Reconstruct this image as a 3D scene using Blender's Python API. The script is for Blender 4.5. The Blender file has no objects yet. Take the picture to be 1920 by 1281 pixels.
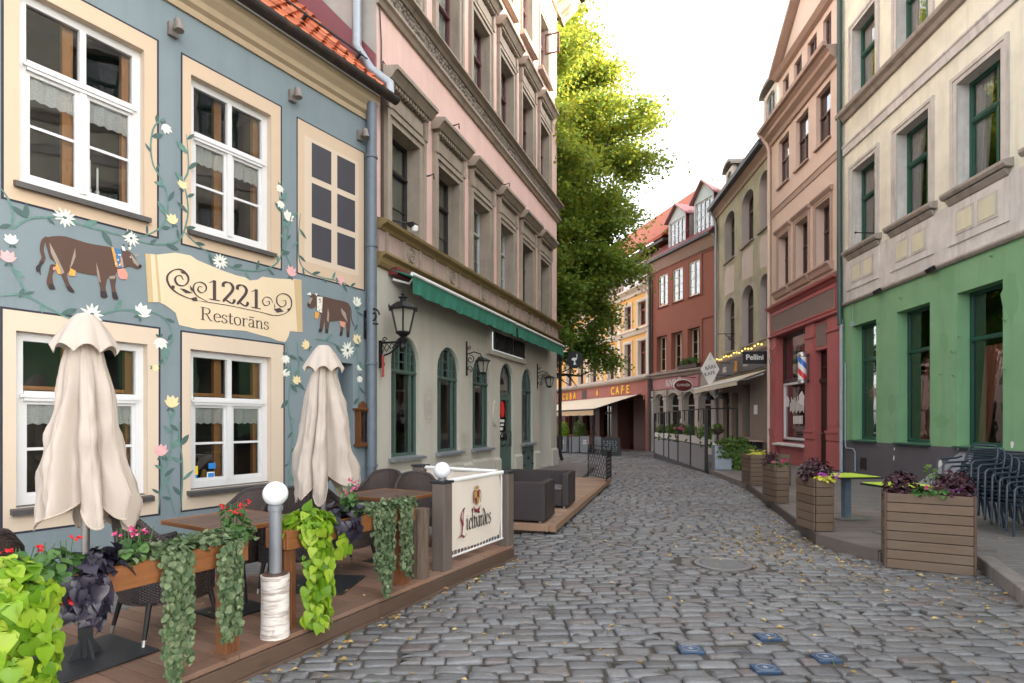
import bpy, bmesh, math, random
from mathutils import Vector, Matrix
R = math.radians
rng = random.Random(7)
scene = bpy.context.scene
COL = scene.collection

# ------------------------------------------------------------------ camera model (photo pixels -> rays)
FPX, CAMH, CX, HY = 1080.0, 1.65, 960.0, 790.0

def gz(y):                       # the lane falls gently away in the distance
    return -0.02 * max(0.0, y - 18.0)

def gpt(px, py, z=0.0):          # pixel -> point on a level plane of height z
    t = (CAMH - z) * FPX / (py - HY)
    return Vector(((px - CX) / FPX * t, t, z))

def ypt(px, py, y):              # pixel -> point at distance y
    return Vector(((px - CX) / FPX * y, y, CAMH - (py - HY) / FPX * y))

class Facade:
    """vertical plane: local x runs rightwards along the wall, local y points INTO the house, z up"""
    def __init__(s, ox, oy, ux, uy):
        l = math.hypot(ux, uy)
        s.o = Vector((ox, oy)); s.u = Vector((ux / l, uy / l)); s.n = Vector((-s.u.y, s.u.x))
        s.ang = math.atan2(s.u.y, s.u.x)
    def sz(s, px, py, off=0.0):
        r = Vector(((px - CX) / FPX, 1.0))
        t = (s.o.dot(s.n) - off) / r.dot(s.n)
        p = r * t
        return (p - s.o).dot(s.u), CAMH - t * (py - HY) / FPX
    def s(s, px, off=0.0):
        return s.sz(px, HY, off)[0]
    def P(s, a, y, z):
        p = s.o + s.u * a + s.n * y
        return Vector((p.x, p.y, z))

# ------------------------------------------------------------------ object helpers
def tag(o, label=None, cat=None, group=None, kind=None):
    if label: o['label'] = label
    if cat: o['category'] = cat
    if group: o['group'] = group
    if kind: o['kind'] = kind
    return o

def empty(name, loc=(0, 0, 0), rz=0.0, label=None, cat=None, group=None):
    o = bpy.data.objects.new(name, None); COL.objects.link(o)
    o.empty_display_size = 0.2
    o.location = loc; o.rotation_euler = (0, 0, rz)
    return tag(o, label, cat, group)

def copy_tree(o, parent=None):
    c = o.copy(); COL.objects.link(c)
    if parent is not None: c.parent = parent
    for ch in list(o.children): copy_tree(ch, c)
    return c

class MB:
    def __init__(s):
        s.v = []; s.f = []; s.m = []; s.r = []; s.uv = None
    def face(s, pts, m=0, r=None):
        i = len(s.v); s.v.extend([tuple(p) for p in pts])
        s.f.append(tuple(range(i, i + len(pts)))); s.m.append(m); s.r.append(rng.random() if r is None else r)
    def box(s, x0, x1, y0, y1, z0, z1, m=0, r=None):
        if r is None: r = rng.random()
        if x0 > x1: x0, x1 = x1, x0
        if y0 > y1: y0, y1 = y1, y0
        if z0 > z1: z0, z1 = z1, z0
        i = len(s.v)
        s.v += [(x0,y0,z0),(x1,y0,z0),(x1,y1,z0),(x0,y1,z0),(x0,y0,z1),(x1,y0,z1),(x1,y1,z1),(x0,y1,z1)]
        for q in ((0,3,2,1),(4,5,6,7),(0,1,5,4),(1,2,6,5),(2,3,7,6),(3,0,4,7)):
            s.f.append(tuple(i + k for k in q)); s.m.append(m); s.r.append(r)
        return s
    def hexa(s, b, t, m=0, r=None):
        """frustum from 4 bottom points to 4 top points"""
        if r is None: r = rng.random()
        i = len(s.v); s.v += [tuple(p) for p in b] + [tuple(p) for p in t]
        n = len(b)
        s.f.append(tuple(i + k for k in reversed(range(n)))); s.m.append(m); s.r.append(r)
        s.f.append(tuple(i + n + k for k in range(n))); s.m.append(m); s.r.append(r)
        for k in range(n):
            s.f.append((i + k, i + (k + 1) % n, i + n + (k + 1) % n, i + n + k)); s.m.append(m); s.r.append(r)
        return s
    def prism_x(s, x0, x1, prof, m=0, r=None):      # profile of (y,z) swept along x
        return s.hexa([(x0, y, z) for y, z in prof], [(x1, y, z) for y, z in prof], m, r)
    def prism_y(s, y0, y1, prof, m=0, r=None):      # profile of (x,z) swept along y
        return s.hexa([(x, y0, z) for x, z in prof], [(x, y1, z) for x, z in prof], m, r)
    def prism_z(s, z0, z1, prof, m=0, r=None):
        return s.hexa([(x, y, z0) for x, y in prof], [(x, y, z1) for x, y in prof], m, r)
    def tube(s, pts, rad, n=8, m=0, r=None, cap=True):
        if r is None: r = rng.random()
        pts = [Vector(p) for p in pts]; k = len(pts)
        rad = rad if isinstance(rad, (list, tuple)) else [rad] * k
        i0 = len(s.v); up = None
        for j, p in enumerate(pts):
            d = (pts[min(j + 1, k - 1)] - pts[max(j - 1, 0)])
            if d.length < 1e-9: d = Vector((0, 0, 1))
            d.normalize()
            if up is None:
                up = Vector((0, 0, 1)) if abs(d.z) < .9 else Vector((1, 0, 0))
            a = d.cross(up)
            if a.length < 1e-4: a = d.cross(Vector((0, 1, 0)))
            a.normalize(); b = a.cross(d).normalized(); up = b
            for q in range(n):
                t = 2 * math.pi * q / n
                s.v.append(tuple(p + (a * math.cos(t) + b * math.sin(t)) * rad[j]))
        for j in range(k - 1):
            for q in range(n):
                A = i0 + j * n + q; B = i0 + j * n + (q + 1) % n
                s.f.append((A, A + n, B + n, B)); s.m.append(m); s.r.append(r)
        if cap:
            s.f.append(tuple(i0 + q for q in range(n))); s.m.append(m); s.r.append(r)
            s.f.append(tuple(i0 + (k - 1) * n + q for q in reversed(range(n)))); s.m.append(m); s.r.append(r)
        return s
    def lathe(s, prof, c=(0, 0, 0), n=16, m=0, r=None, ph=0.0):
        if r is None: r = rng.random()
        i0 = len(s.v)
        for (rad, z) in prof:
            for q in range(n):
                t = 2 * math.pi * q / n + ph
                s.v.append((c[0] + rad * math.cos(t), c[1] + rad * math.sin(t), c[2] + z))
        for j in range(len(prof) - 1):
            for q in range(n):
                A = i0 + j * n + q; B = i0 + j * n + (q + 1) % n
                s.f.append((A, B, B + n, A + n)); s.m.append(m); s.r.append(r)
        s.f.append(tuple(i0 + q for q in reversed(range(n)))); s.m.append(m); s.r.append(r)
        k = len(prof) - 1
        s.f.append(tuple(i0 + k * n + q for q in range(n))); s.m.append(m); s.r.append(r)
        return s
    def build(s, name, mats, parent=None, smooth=False, bevel=0.0, loc=None, rz=0.0, sub=0):
        me = bpy.data.meshes.new(name)
        me.from_pydata(s.v, [], s.f)
        mats = mats if isinstance(mats, (list, tuple)) else [mats]
        for k in mats: me.materials.append(k)
        me.polygons.foreach_set('material_index', s.m)
        at = me.attributes.new('rnd', 'FLOAT', 'FACE'); at.data.foreach_set('value', s.r)
        if s.uv is not None:
            ul = me.uv_layers.new(name='UVMap')
            flat = []
            for fc in s.f:
                for vi in fc: flat.extend(s.uv[vi])
            ul.data.foreach_set('uv', flat)
        if smooth:
            me.polygons.foreach_set('use_smooth', [True] * len(me.polygons))
        me.update()
        o = bpy.data.objects.new(name, me); COL.objects.link(o)
        if parent is not None: o.parent = parent
        if loc is not None: o.location = loc
        if rz: o.rotation_euler = (0, 0, rz)
        if bevel:
            b = o.modifiers.new('bevel', 'BEVEL'); b.width = bevel; b.segments = 2; b.limit_method = 'ANGLE'; b.angle_limit = R(50)
        if sub:
            b = o.modifiers.new('sub', 'SUBSURF'); b.levels = sub; b.render_levels = sub
        return o

def smooth_by_angle(o, deg=35):
    me = o.data
    me.polygons.foreach_set('use_smooth', [True] * len(me.polygons))
    try: me.set_sharp_from_angle(angle=R(deg))
    except Exception: pass
    return o

def catmull(pts, sub=6, closed=False):
    pts = [Vector(p) for p in pts]; n = len(pts); out = []
    rngi = range(n) if closed else range(n - 1)
    for i in rngi:
        g = (lambda k: pts[k % n]) if closed else (lambda k: pts[max(0, min(n - 1, k))])
        p0, p1, p2, p3 = g(i - 1), g(i), g(i + 1), g(i + 2)
        for j in range(sub):
            t = j / sub
            out.append(0.5 * ((2 * p1) + (-p0 + p2) * t + (2 * p0 - 5 * p1 + 4 * p2 - p3) * t * t + (-p0 + 3 * p1 - 3 * p2 + p3) * t ** 3))
    if not closed: out.append(pts[-1])
    return out

def text_mesh(name, body, size, mat, parent=None, loc=(0, 0, 0), rz=0.0, extrude=0.004, align='CENTER', sx=1.0, bold=0.0, tilt=0.0):
    cu = bpy.data.curves.new(name, 'FONT'); cu.body = body; cu.size = size; cu.extrude = extrude
    cu.align_x = align; cu.align_y = 'CENTER'; cu.resolution_u = 3; cu.offset = bold
    tmp = bpy.data.objects.new(name + '_src', cu); COL.objects.link(tmp)
    dg = bpy.context.evaluated_depsgraph_get()
    me = bpy.data.meshes.new_from_object(tmp.evaluated_get(dg))
    bpy.data.objects.remove(tmp); bpy.data.curves.remove(cu)
    me.materials.clear(); me.materials.append(mat)
    me.transform(Matrix.Rotation(R(90), 4, 'X') @ Matrix.Rotation(tilt, 4, 'Z') @ Matrix.Diagonal((sx, 1, 1, 1)))
    o = bpy.data.objects.new(name, me); COL.objects.link(o)
    if parent is not None: o.parent = parent
    o.location = loc; o.rotation_euler = (0, 0, rz)
    return o

# ------------------------------------------------------------------ materials
def hexlin(r, g, b):
    f = lambda c: ((c / 255 + .055) / 1.055) ** 2.4 if c > 10 else c / 255 / 12.92
    return (f(r), f(g), f(b))

class NT:
    def __init__(s, name):
        s.mat = bpy.data.materials.new(name); s.mat.use_nodes = True
        s.t = s.mat.node_tree; s.t.nodes.clear()
        s.out = s.n('ShaderNodeOutputMaterial')
    def n(s, typ, **kw):
        nd = s.t.nodes.new(typ)
        for k, v in kw.items(): setattr(nd, k, v)
        return nd
    def l(s, a, b): s.t.links.new(a, b)
    def set(s, sock, v):
        if hasattr(v, 'is_output') or isinstance(v, bpy.types.NodeSocket): s.l(v, sock)
        else: sock.default_value = v
    def math(s, op, a, b=0.0, clamp=False):
        nd = s.n('ShaderNodeMath', operation=op, use_clamp=clamp); s.set(nd.inputs[0], a); s.set(nd.inputs[1], b); return nd.outputs[0]
    def ramp(s, fac, stops):
        nd = s.n('ShaderNodeValToRGB'); e = nd.color_ramp.elements
        while len(e) > 1: e.remove(e[-1])
        e[0].position = stops[0][0]; e[0].color = (*stops[0][1], 1)
        for p, c in stops[1:]:
            k = e.new(p); k.color = (*c, 1)
        s.l(fac, nd.inputs[0]); return nd.outputs[0]
    def mix(s, fac, a, b, mode='MIX'):
        nd = s.n('ShaderNodeMix', data_type='RGBA', blend_type=mode)
        s.set(nd.inputs[0], fac)
        for sk, v in ((nd.inputs[6], a), (nd.inputs[7], b)):
            if isinstance(v, tuple) and len(v) == 3: v = (*v, 1)
            s.set(sk, v)
        return nd.outputs[2]
    def coord(s, scale=(1, 1, 1), kind='Object'):
        tc = s.n('ShaderNodeTexCoord'); mp = s.n('ShaderNodeMapping'); mp.inputs['Scale'].default_value = scale
        s.l(tc.outputs[kind], mp.inputs[0]); return mp.outputs[0]
    def noise(s, vec, scale, detail=4, rough=.55, dist=0.0):
        nd = s.n('ShaderNodeTexNoise'); nd.inputs['Scale'].default_value = scale; nd.inputs['Detail'].default_value = detail
        nd.inputs['Roughness'].default_value = rough; nd.inputs['Distortion'].default_value = dist
        s.l(vec, nd.inputs['Vector']); return nd.outputs['Fac']
    def attr(s, name='rnd'):
        nd = s.n('ShaderNodeAttribute', attribute_name=name); return nd.outputs['Fac']
    def bump(s, h, strength=.3, dist=.02):
        nd = s.n('ShaderNodeBump'); nd.inputs['Strength'].default_value = strength; nd.inputs['Distance'].default_value = dist
        s.l(h, nd.inputs['Height']); return nd.outputs[0]
    def bsdf(s, col, rough=.7, metal=0.0, spec=.5, normal=None, **kw):
        b = s.n('ShaderNodeBsdfPrincipled')
        if isinstance(col, tuple): col = (*col[:3], 1)
        s.set(b.inputs['Base Color'], col); s.set(b.inputs['Roughness'], rough); s.set(b.inputs['Metallic'], metal)
        s.set(b.inputs['Specular IOR Level'], spec)
        if normal is not None: s.l(normal, b.inputs['Normal'])
        for k, v in kw.items(): s.set(b.inputs[k], v)
        return b.outputs[0]
    def done(s, sh):
        s.l(sh, s.out.inputs[0]); return s.mat

def scale3(c, k): return tuple(min(1, x * k) for x in c)

def m_plain(name, col, rough=.5, metal=0.0, spec=.5, var=.12, nscale=6.0):
    t = NT(name); v = t.coord(); n = t.noise(v, nscale)
    c = t.mix(n, scale3(col, 1 - var), scale3(col, 1 + var))
    return t.done(t.bsdf(c, rough, metal, spec, t.bump(n, .05, .005)))

def m_plaster(name, col, dirt=None, amt=.35, bump=.25, streak=.5, scale=1.2, patch=None, rough=.88):
    """painted render: soft mottling, vertical rain streaks, fine grain; optional flaked patches"""
    t = NT(name); v = t.coord(); vs = t.coord((2.6, 2.6, .22))
    big = t.noise(v, scale, 5, .6); fine = t.noise(v, 34, 4, .6); st = t.noise(vs, 1.6, 4, .6)
    dirt = dirt or scale3(col, .62)
    f1 = t.math('MULTIPLY', t.math('SUBTRACT', big, .42, True), amt * 4, True)
    c = t.mix(f1, col, dirt)
    f2 = t.math('MULTIPLY', t.math('SUBTRACT', st, .5, True), streak * 3, True)
    c = t.mix(f2, c, scale3(dirt, .85))
    c = t.mix(t.math('MULTIPLY', t.math('SUBTRACT', fine, .5), .35), c, scale3(col, 1.25))
    h = t.math('ADD', t.math('MULTIPLY', big, .5), t.math('MULTIPLY', fine, .35))
    if patch:
        pn = t.noise(v, .9, 6, .7, .4); pf = t.math('MULTIPLY', t.math('SUBTRACT', pn, .6, True), 22, True)
        c = t.mix(pf, c, patch); h = t.math('SUBTRACT', h, t.math('MULTIPLY', pf, .4))
    return t.done(t.bsdf(c, rough, 0, .25, t.bump(h, bump, .02)))

def m_stone(name, col, amt=.4, bump=.5, scale=2.2):
    t = NT(name); v = t.coord(); a = t.noise(v, scale, 6, .65); b = t.noise(v, 26, 4, .65)
    vs = t.coord((3, 3, .3)); st = t.noise(vs, 1.7, 4, .6)
    c = t.mix(t.math('MULTIPLY', t.math('SUBTRACT', a, .35, True), 2 * amt + .6, True), scale3(col, 1.12), scale3(col, 1 - amt))
    c = t.mix(t.math('MULTIPLY', t.math('SUBTRACT', st, .52, True), 3, True), c, scale3(col, .5))
    c = t.mix(t.math('MULTIPLY', b, .3), c, scale3(col, .7))
    return t.done(t.bsdf(c, .9, 0, .2, t.bump(t.math('ADD', a, t.math('MULTIPLY', b, .4)), bump, .015)))

def m_wood(name, col, axis='x', dark=.45, rough=.6, rvar=.5, grain=1.0, grey=None, knots=True):
    t = NT(name)
    sc = {'x': (1.2, 14, 14), 'y': (14, 1.2, 14), 'z': (14, 14, 1.2)}[axis]
    v = t.coord(sc); rnd = t.attr()
    off = t.n('ShaderNodeVectorMath', operation='ADD'); cb = t.n('ShaderNodeCombineXYZ')
    for i in range(3): t.l(t.math('MULTIPLY', rnd, 37.0), cb.inputs[i])
    t.l(v, off.inputs[0]); t.l(cb.outputs[0], off.inputs[1]); v2 = off.outputs[0]
    g = t.noise(v2, 2.2 * grain, 5, .65, .6); fine = t.noise(v2, 9 * grain, 3, .6)
    c = t.mix(g, scale3(col, 1.25), scale3(col, dark))
    if grey: c = t.mix(t.math('MULTIPLY', t.noise(t.coord(), 2.3, 4), .9), c, grey)
    if knots:
        sk = {'x': (2.2, 6, 6), 'y': (6, 2.2, 6), 'z': (6, 6, 2.2)}[axis]
        kv = t.n('ShaderNodeVectorMath', operation='ADD'); t.l(t.coord(sk), kv.inputs[0]); t.l(cb.outputs[0], kv.inputs[1])
        vo = t.n('ShaderNodeTexVoronoi'); vo.inputs['Scale'].default_value = 1.0; t.l(kv.outputs[0], vo.inputs['Vector'])
        kf = t.math('SUBTRACT', 1.0, t.math('MULTIPLY', vo.outputs['Distance'], 7.0), True)
        c = t.mix(t.math('MULTIPLY', kf, .75), c, scale3(col, .25))
    c = t.mix(t.math('MULTIPLY', fine, .35), c, scale3(col, .6))
    k = t.math('ADD', 1 - rvar / 2, t.math('MULTIPLY', rnd, rvar))
    c = t.mix(1.0, c, k, 'MULTIPLY')
    return t.done(t.bsdf(c, rough, 0, .3, t.bump(t.math('ADD', g, fine), .25, .006)))

def m_metal(name, col, rough=.45, metal=.0, spec=.5, rust=None):
    t = NT(name); v = t.coord(); n = t.noise(v, 9, 5, .6)
    c = t.mix(n, scale3(col, .75), scale3(col, 1.2))
    if rust:
        c = t.mix(t.math('MULTIPLY', t.math('SUBTRACT', n, .55, True), 6, True), c, rust)
    r = t.math('ADD', rough - .08, t.math('MULTIPLY', n, .16))
    return t.done(t.bsdf(c, r, metal, spec, t.bump(n, .08, .004)))

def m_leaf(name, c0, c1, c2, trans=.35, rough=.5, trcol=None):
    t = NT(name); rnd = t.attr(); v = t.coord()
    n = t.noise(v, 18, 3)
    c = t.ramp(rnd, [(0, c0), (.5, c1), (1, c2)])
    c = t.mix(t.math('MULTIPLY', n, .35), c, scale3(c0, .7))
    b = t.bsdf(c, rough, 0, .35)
    if not trans: return t.done(b)
    tr = t.n('ShaderNodeBsdfTranslucent')
    t.l(t.mix(.5, c, trcol or scale3(c1, 1.5)), tr.inputs[0])
    mx = t.n('ShaderNodeMixShader'); mx.inputs[0].default_value = trans
    t.l(b, mx.inputs[1]); t.l(tr.outputs[0], mx.inputs[2])
    return t.done(mx.outputs[0])

def m_glass(name, tint=(.92, .95, .94), boost=1.35, rough=.012, wob=.02):
    t = NT(name); v = t.coord()
    h = t.noise(v, 2.3, 2); bp = t.bump(h, wob, .05)
    fr = t.n('ShaderNodeFresnel'); fr.inputs[0].default_value = 1.55; t.l(bp, fr.inputs['Normal'])
    fac = t.math('ADD', t.math('MULTIPLY', fr.outputs[0], boost), .03, True)
    tr = t.n('ShaderNodeBsdfTransparent'); tr.inputs[0].default_value = (*tint, 1)
    gl = t.n('ShaderNodeBsdfGlossy'); gl.inputs['Roughness'].default_value = rough; t.l(bp, gl.inputs['Normal'])
    mx = t.n('ShaderNodeMixShader'); t.l(fac, mx.inputs[0]); t.l(tr.outputs[0], mx.inputs[1]); t.l(gl.outputs[0], mx.inputs[2])
    return t.done(mx.outputs[0])

def m_emit(name, col, strength, base=.2):
    t = NT(name)
    return t.done(t.bsdf(scale3(col, base), .5, 0, .3, None, **{'Emission Color': (*col, 1), 'Emission Strength': strength}))
# ------------------------------------------------------------------ material library
M = {}
M['blue'] = m_plaster('blue_render', (.198, .240, .256), (.145, .183, .203), .34, .16, .38)
M['beige'] = m_plaster('beige_border', (.57, .43, .305), (.45, .34, .25), .25, .12, .15)
M['beige2'] = m_plaster('pale_beige_border', (.61, .49, .375), (.5, .40, .31), .2, .1, .1)
M['navy'] = m_plain('navy_line_paint', (.022, .022, .036), .8)
M['darkpane'] = m_plain('painted_dark_pane', (.045, .042, .052), .7)
M['white'] = m_plain('white_window_paint', (.64, .63, .625), .45, var=.05)
M['innerwood'] = m_wood('orange_inner_wood', (.36, .165, .06), 'z', .7)
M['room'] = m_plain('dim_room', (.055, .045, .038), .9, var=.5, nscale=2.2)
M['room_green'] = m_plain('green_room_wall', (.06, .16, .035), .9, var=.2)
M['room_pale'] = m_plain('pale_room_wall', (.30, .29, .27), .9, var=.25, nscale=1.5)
M['glass'] = m_glass('window_glass')
M['glass_hi'] = m_glass('old_window_glass', boost=2.2, wob=.05)
M['zinc'] = m_metal('zinc_pipe', (.30, .32, .34), .45, .5)
M['bluepipe'] = m_metal('blue_grey_pipe', (.12, .145, .172), .5, .1)
M['gutter'] = m_metal('rusty_dark_gutter', (.045, .034, .03), .55, .3, rust=(.12, .055, .03))
M['sill'] = m_metal('dark_sill', (.085, .078, .075), .5, .3)
M['cornice_ochre'] = m_plaster('ochre_cornice', (.44, .335, .22), (.33, .25, .165), .35, .12, .3)
M['tile'] = None
M['maroon'] = m_metal('maroon_flashing', (.16, .026, .03), .45, .1)
M['pink'] = m_plaster('pink_render', (.68, .46, .40), (.51, .345, .30), .45, .25, .55)
M['pinkstone'] = m_stone('brown_sandstone', (.325, .268, .215), .42, .5)
M['pinkfrieze'] = m_stone('dark_frieze_stone', (.245, .205, .17), .45, .6, 5)
M['mustard'] = m_plaster('mustard_moulding', (.27, .19, .085), (.16, .11, .055), .5, .3, .6)
M['pinkgrey'] = m_plaster('pinkish_grey_band', (.40, .29, .255), (.29, .21, .19), .45, .25, .5)
M['greige'] = m_plaster('greige_render', (.51, .48, .41), (.40, .37, .32), .3, .2, .45)
M['gable'] = m_plaster('grey_gable_render', (.37, .345, .31), (.24, .21, .19), .5, .4, .5, patch=(.42, .26, .20))
M['darkframe'] = m_metal('black_brown_frame', (.022, .018, .018), .5)
M['redframe'] = m_metal('dark_red_frame', (.10, .03, .032), .5)
M['maroonframe'] = m_metal('maroon_joinery', (.20, .035, .035), .5)
M['taupe'] = m_plaster('taupe_render', (.235, .185, .15), (.18, .14, .115), .3, .15, .3)
M['spot'] = m_metal('brown_grey_lamp', (.20, .17, .15), .5)
M['greenframe'] = m_metal('grey_green_joinery', (.068, .115, .095), .5)
M['awn_green'] = m_plain('green_canvas', (.016, .135, .085), .85, var=.25, nscale=14)
M['awn_white'] = m_metal('white_awning_bar', (.72, .72, .70), .4)
M['iron'] = m_metal('black_wrought_iron', (.014, .013, .014), .5, .3)
M['frost'] = None
M['green'] = m_plaster('green_render', (.195, .365, .195), (.145, .285, .15), .45, .4, .5)
M['plinth'] = m_plaster('dark_grey_plinth', (.105, .098, .108), (.07, .066, .075), .35, .35, .2, patch=None)
M['cream'] = m_plaster('pale_yellow_render', (.70, .675, .54), (.52, .50, .42), .6, .35, .7)
M['weather'] = m_stone('weathered_grey_render', (.60, .57, .53), .48, .5, 1.6)
M['weather2'] = m_stone('grey_brown_moulding', (.33, .29, .25), .35, .5, 2.0)
M['surr'] = m_stone('pale_grey_surround', (.50, .465, .42), .35, .5, 2.4)
M['panelyel'] = m_plaster('yellow_panel', (.60, .57, .41), (.46, .43, .32), .5, .3, .4)
M['dgreen'] = m_metal('dark_green_joinery', (.013, .075, .05), .4)
M['dgreenpipe'] = m_metal('dark_green_pipe', (.03, .062, .055), .45)
M['greypipe'] = m_metal('pale_grey_pipe', (.30, .34, .37), .45)
M['tan'] = m_plaster('pink_tan_render', (.64, .49, .405), (.52, .40, .33), .25, .15, .3)
M['tanstone'] = m_plaster('tan_moulding', (.44, .32, .26), (.33, .24, .2), .3, .2, .4)
M['red'] = m_plaster('red_shopfront_paint', (.38, .105, .10), (.30, .08, .075), .3, .12, .3, rough=.6)
M['redpanel'] = m_plaster('brown_grey_panel', (.20, .15, .13), (.16, .12, .10), .2, .1, .2)
M['doorbrown'] = m_wood('dark_brown_door', (.05, .028, .022), 'z', .5, .5)
M['ochre'] = m_plaster('peeling_ochre_render', (.44, .395, .265), (.28, .25, .175), .7, .6, .7, 1.1, patch=(.40, .36, .28))
M['patchpale'] = m_plaster('pale_patch', (.58, .50, .44), (.52, .36, .26), .4, .4, .1)
M['jamb'] = m_plaster('pale_jamb', (.42, .37, .34), (.33, .29, .26), .3, .2, .2)
M['brown_frame'] = m_metal('brown_window_frame', (.105, .058, .05), .5)
M['slate'] = m_plain('dark_slate', (.06, .062, .07), .6, var=.3)
M['brick'] = m_plaster('brick_red_render', (.30, .115, .080), (.25, .09, .065), .2, .12, .2)
M['brickdk'] = m_plaster('deep_brick_red', (.20, .055, .04), None, .2, .1, .2)
M['creamframe'] = m_metal('cream_joinery', (.62, .55, .42), .5)
M['greywood'] = m_metal('pale_grey_joinery', (.42, .45, .44), .5)
M['redmetal'] = m_metal('red_metal_roof', (.22, .045, .045), .45, .1)
M['stonecol'] = m_stone('grey_beige_stone', (.44, .39, .34), .3, .4)
M['rosesign'] = m_plain('rose_signboard', (.42, .17, .165), .6)
M['signwhite'] = m_plain('sign_white', (.75, .73, .70), .6, var=.05)
M['signred'] = m_plain('sign_dark_red', (.14, .012, .014), .5)
M['signblack'] = m_plain('sign_black', (.012, .012, .014), .45)
M['signgrey'] = m_plain('charcoal_signboard', (.05, .047, .047), .6)
M['yellow'] = m_plaster('orange_yellow_render', (.80, .48, .16), (.68, .40, .14), .3, .15, .3)
M['yelwhite'] = m_plaster('offwhite_moulding', (.76, .70, .59), (.62, .56, .47), .3, .15, .3)
M['cubared'] = m_plaster('dull_red_fascia', (.36, .15, .125), (.28, .11, .095), .3, .15, .3)
M['cubabrown'] = m_wood('dark_red_panelling', (.13, .05, .038), 'z', .5, .5)
M['yletter'] = m_plain('yellow_letter', (.88, .50, .02), .5)
M['canvas'] = m_plain('cream_awning_canvas', (.66, .57, .43), .85, var=.1, nscale=5)
M['canvas_dk'] = m_plain('tan_valance_canvas', (.62, .46, .27), .85, var=.1)
M['bark'] = m_stone('tree_bark', (.085, .065, .05), .5, .8, 6)
M['umb'] = None
M['deck'] = m_wood('weathered_deck_board', (.235, .115, .065), 'x', .5, .65, .45, 1.0, (.23, .17, .14))
M['fascia'] = m_wood('dark_deck_fascia', (.10, .055, .036), 'x', .55, .65, .3, 1.0, (.12, .085, .065))
M['deck2'] = m_wood('light_deck_board', (.34, .20, .125), 'x', .6, .65, .35, 1.0, (.32, .22, .16))
M['decky'] = m_wood('light_deck_edge_beam', (.36, .205, .12), 'x', .6, .65, .3, 1.0, (.32, .22, .16))
M['deck3'] = m_wood('grey_deck_board', (.145, .115, .10), 'x', .65, .65, .3, 1.0, (.24, .21, .2))
M['boxwood'] = m_wood('orange_box_wood', (.30, .115, .04), 'x', .45, .5, .35)
M['postwood'] = m_wood('orange_post_wood', (.22, .085, .034), 'z', .45, .5, .3)
M['greypost'] = m_wood('grey_brown_post', (.16, .125, .105), 'z', .6, .65, .2)
M['planter'] = m_wood('grey_brown_slat', (.155, .093, .058), 'x', .5, .65, .3, 1.0, (.16, .125, .095))
M['tabletop'] = m_wood('brown_table_slat', (.13, .078, .058), 'x', .6, .4, .3)
M['tablesteel'] = m_metal('dark_table_steel', (.03, .03, .034), .4, .5)
M['steel'] = m_metal('brushed_steel', (.42, .41, .40), .35, .8)
M['plate'] = m_metal('dark_steel_plate', (.04, .042, .046), .5, .5)
M['greypole'] = m_metal('grey_lamp_pole', (.22, .23, .25), .42, .2)
M['lampglobe'] = None
M['wicker'] = None
M['rattan'] = None
M['soil'] = m_plain('potting_soil', (.035, .024, .018), .95, var=.5, nscale=30)
M['banner'] = m_plain('ivory_banner', (.72, .62, .53), .7, var=.04)
M['rope'] = m_plain('white_cord', (.7, .68, .65), .7)
M['wine'] = m_plain('wine_red_ink', (.19, .02, .022), .6)
M['gold'] = m_plain('gold_ink', (.40, .25, .07), .6)
M['ink'] = m_plain('black_ink', (.015, .013, .014), .6)
M['lime'] = m_plain('lime_table_top', (.43, .60, .04), .4, var=.15)
M['bluegrey'] = m_metal('blue_grey_post', (.11, .15, .19), .45, .2)
M['chairblue'] = m_plain('dark_blue_plastic', (.022, .034, .05), .38, var=.15)
M['fencegrey'] = m_metal('grey_fence_panel', (.26, .265, .28), .55, .1)
M['frosted'] = m_plain('white_fence_panel', (.70, .68, .66), .5, var=.05)
M['planterblue'] = m_metal('pale_grey_planter', (.33, .36, .41), .5, .1)
M['kerb'] = m_stone('granite_kerb', (.21, .185, .17), .35, .7, 8)
M['lace'] = None
M['castiron'] = m_metal('cast_iron_cover', (.24, .235, .235), .42, .5)
M['castpale'] = m_metal('worn_iron_rim', (.27, .26, .26), .38, .6)
M['blueplate'] = m_plain('blue_enamel_plate', (.028, .055, .105), .45, var=.5, nscale=22)
M['curtain'] = m_plain('salmon_curtain', (.60, .27, .19), .9, var=.2, nscale=9)
M['parch'] = m_plaster('painted_parchment', (.70, .56, .385), (.60, .45, .27), .3, .05, .1)
M['parchroll'] = m_plaster('painted_parchment_roll', (.55, .40, .22), (.42, .30, .16), .3, .05, .1)
M['script'] = m_plain('dark_violet_lettering', (.065, .042, .042), .8)
M['cowbrown'] = m_plaster('painted_cow_brown', (.105, .062, .048), (.075, .045, .037), .3, .05, .1)
M['cowpale'] = m_plaster('painted_cow_pale', (.33, .27, .22), (.22, .16, .13), .5, .05, .1)
M['cowdark'] = m_plain('painted_cow_hoof', (.03, .022, .022), .8)
M['cowpink'] = m_plain('painted_cow_pink', (.60, .26, .20), .8)
M['coworange'] = m_plain('painted_orange', (.70, .32, .06), .8)
M['cowblue'] = m_plain('painted_collar_blue', (.06, .16, .30), .8)
M['stem'] = m_plain('painted_stem_teal', (.11, .21, .18), .8, var=.45, nscale=14)
M['stemdk'] = m_plain('painted_leaf_dark', (.065, .115, .105), .8, var=.3, nscale=9)
M['petalw'] = m_plain('painted_petal_white', (.72, .71, .62), .8, var=.3, nscale=24)
M['petaly'] = m_plain('painted_petal_cream', (.75, .60, .33), .8, var=.15, nscale=20)
M['petalp'] = m_plain('painted_petal_pink', (.70, .38, .38), .8, var=.2, nscale=20)
M['stickg'] = m_plain('green_sticker', (.03, .33, .13), .4)
M['sticky'] = m_plain('yellow_sticker', (.85, .60, .03), .4)
M['stickb'] = m_plain('blue_sticker', (.03, .22, .60), .4)
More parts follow.
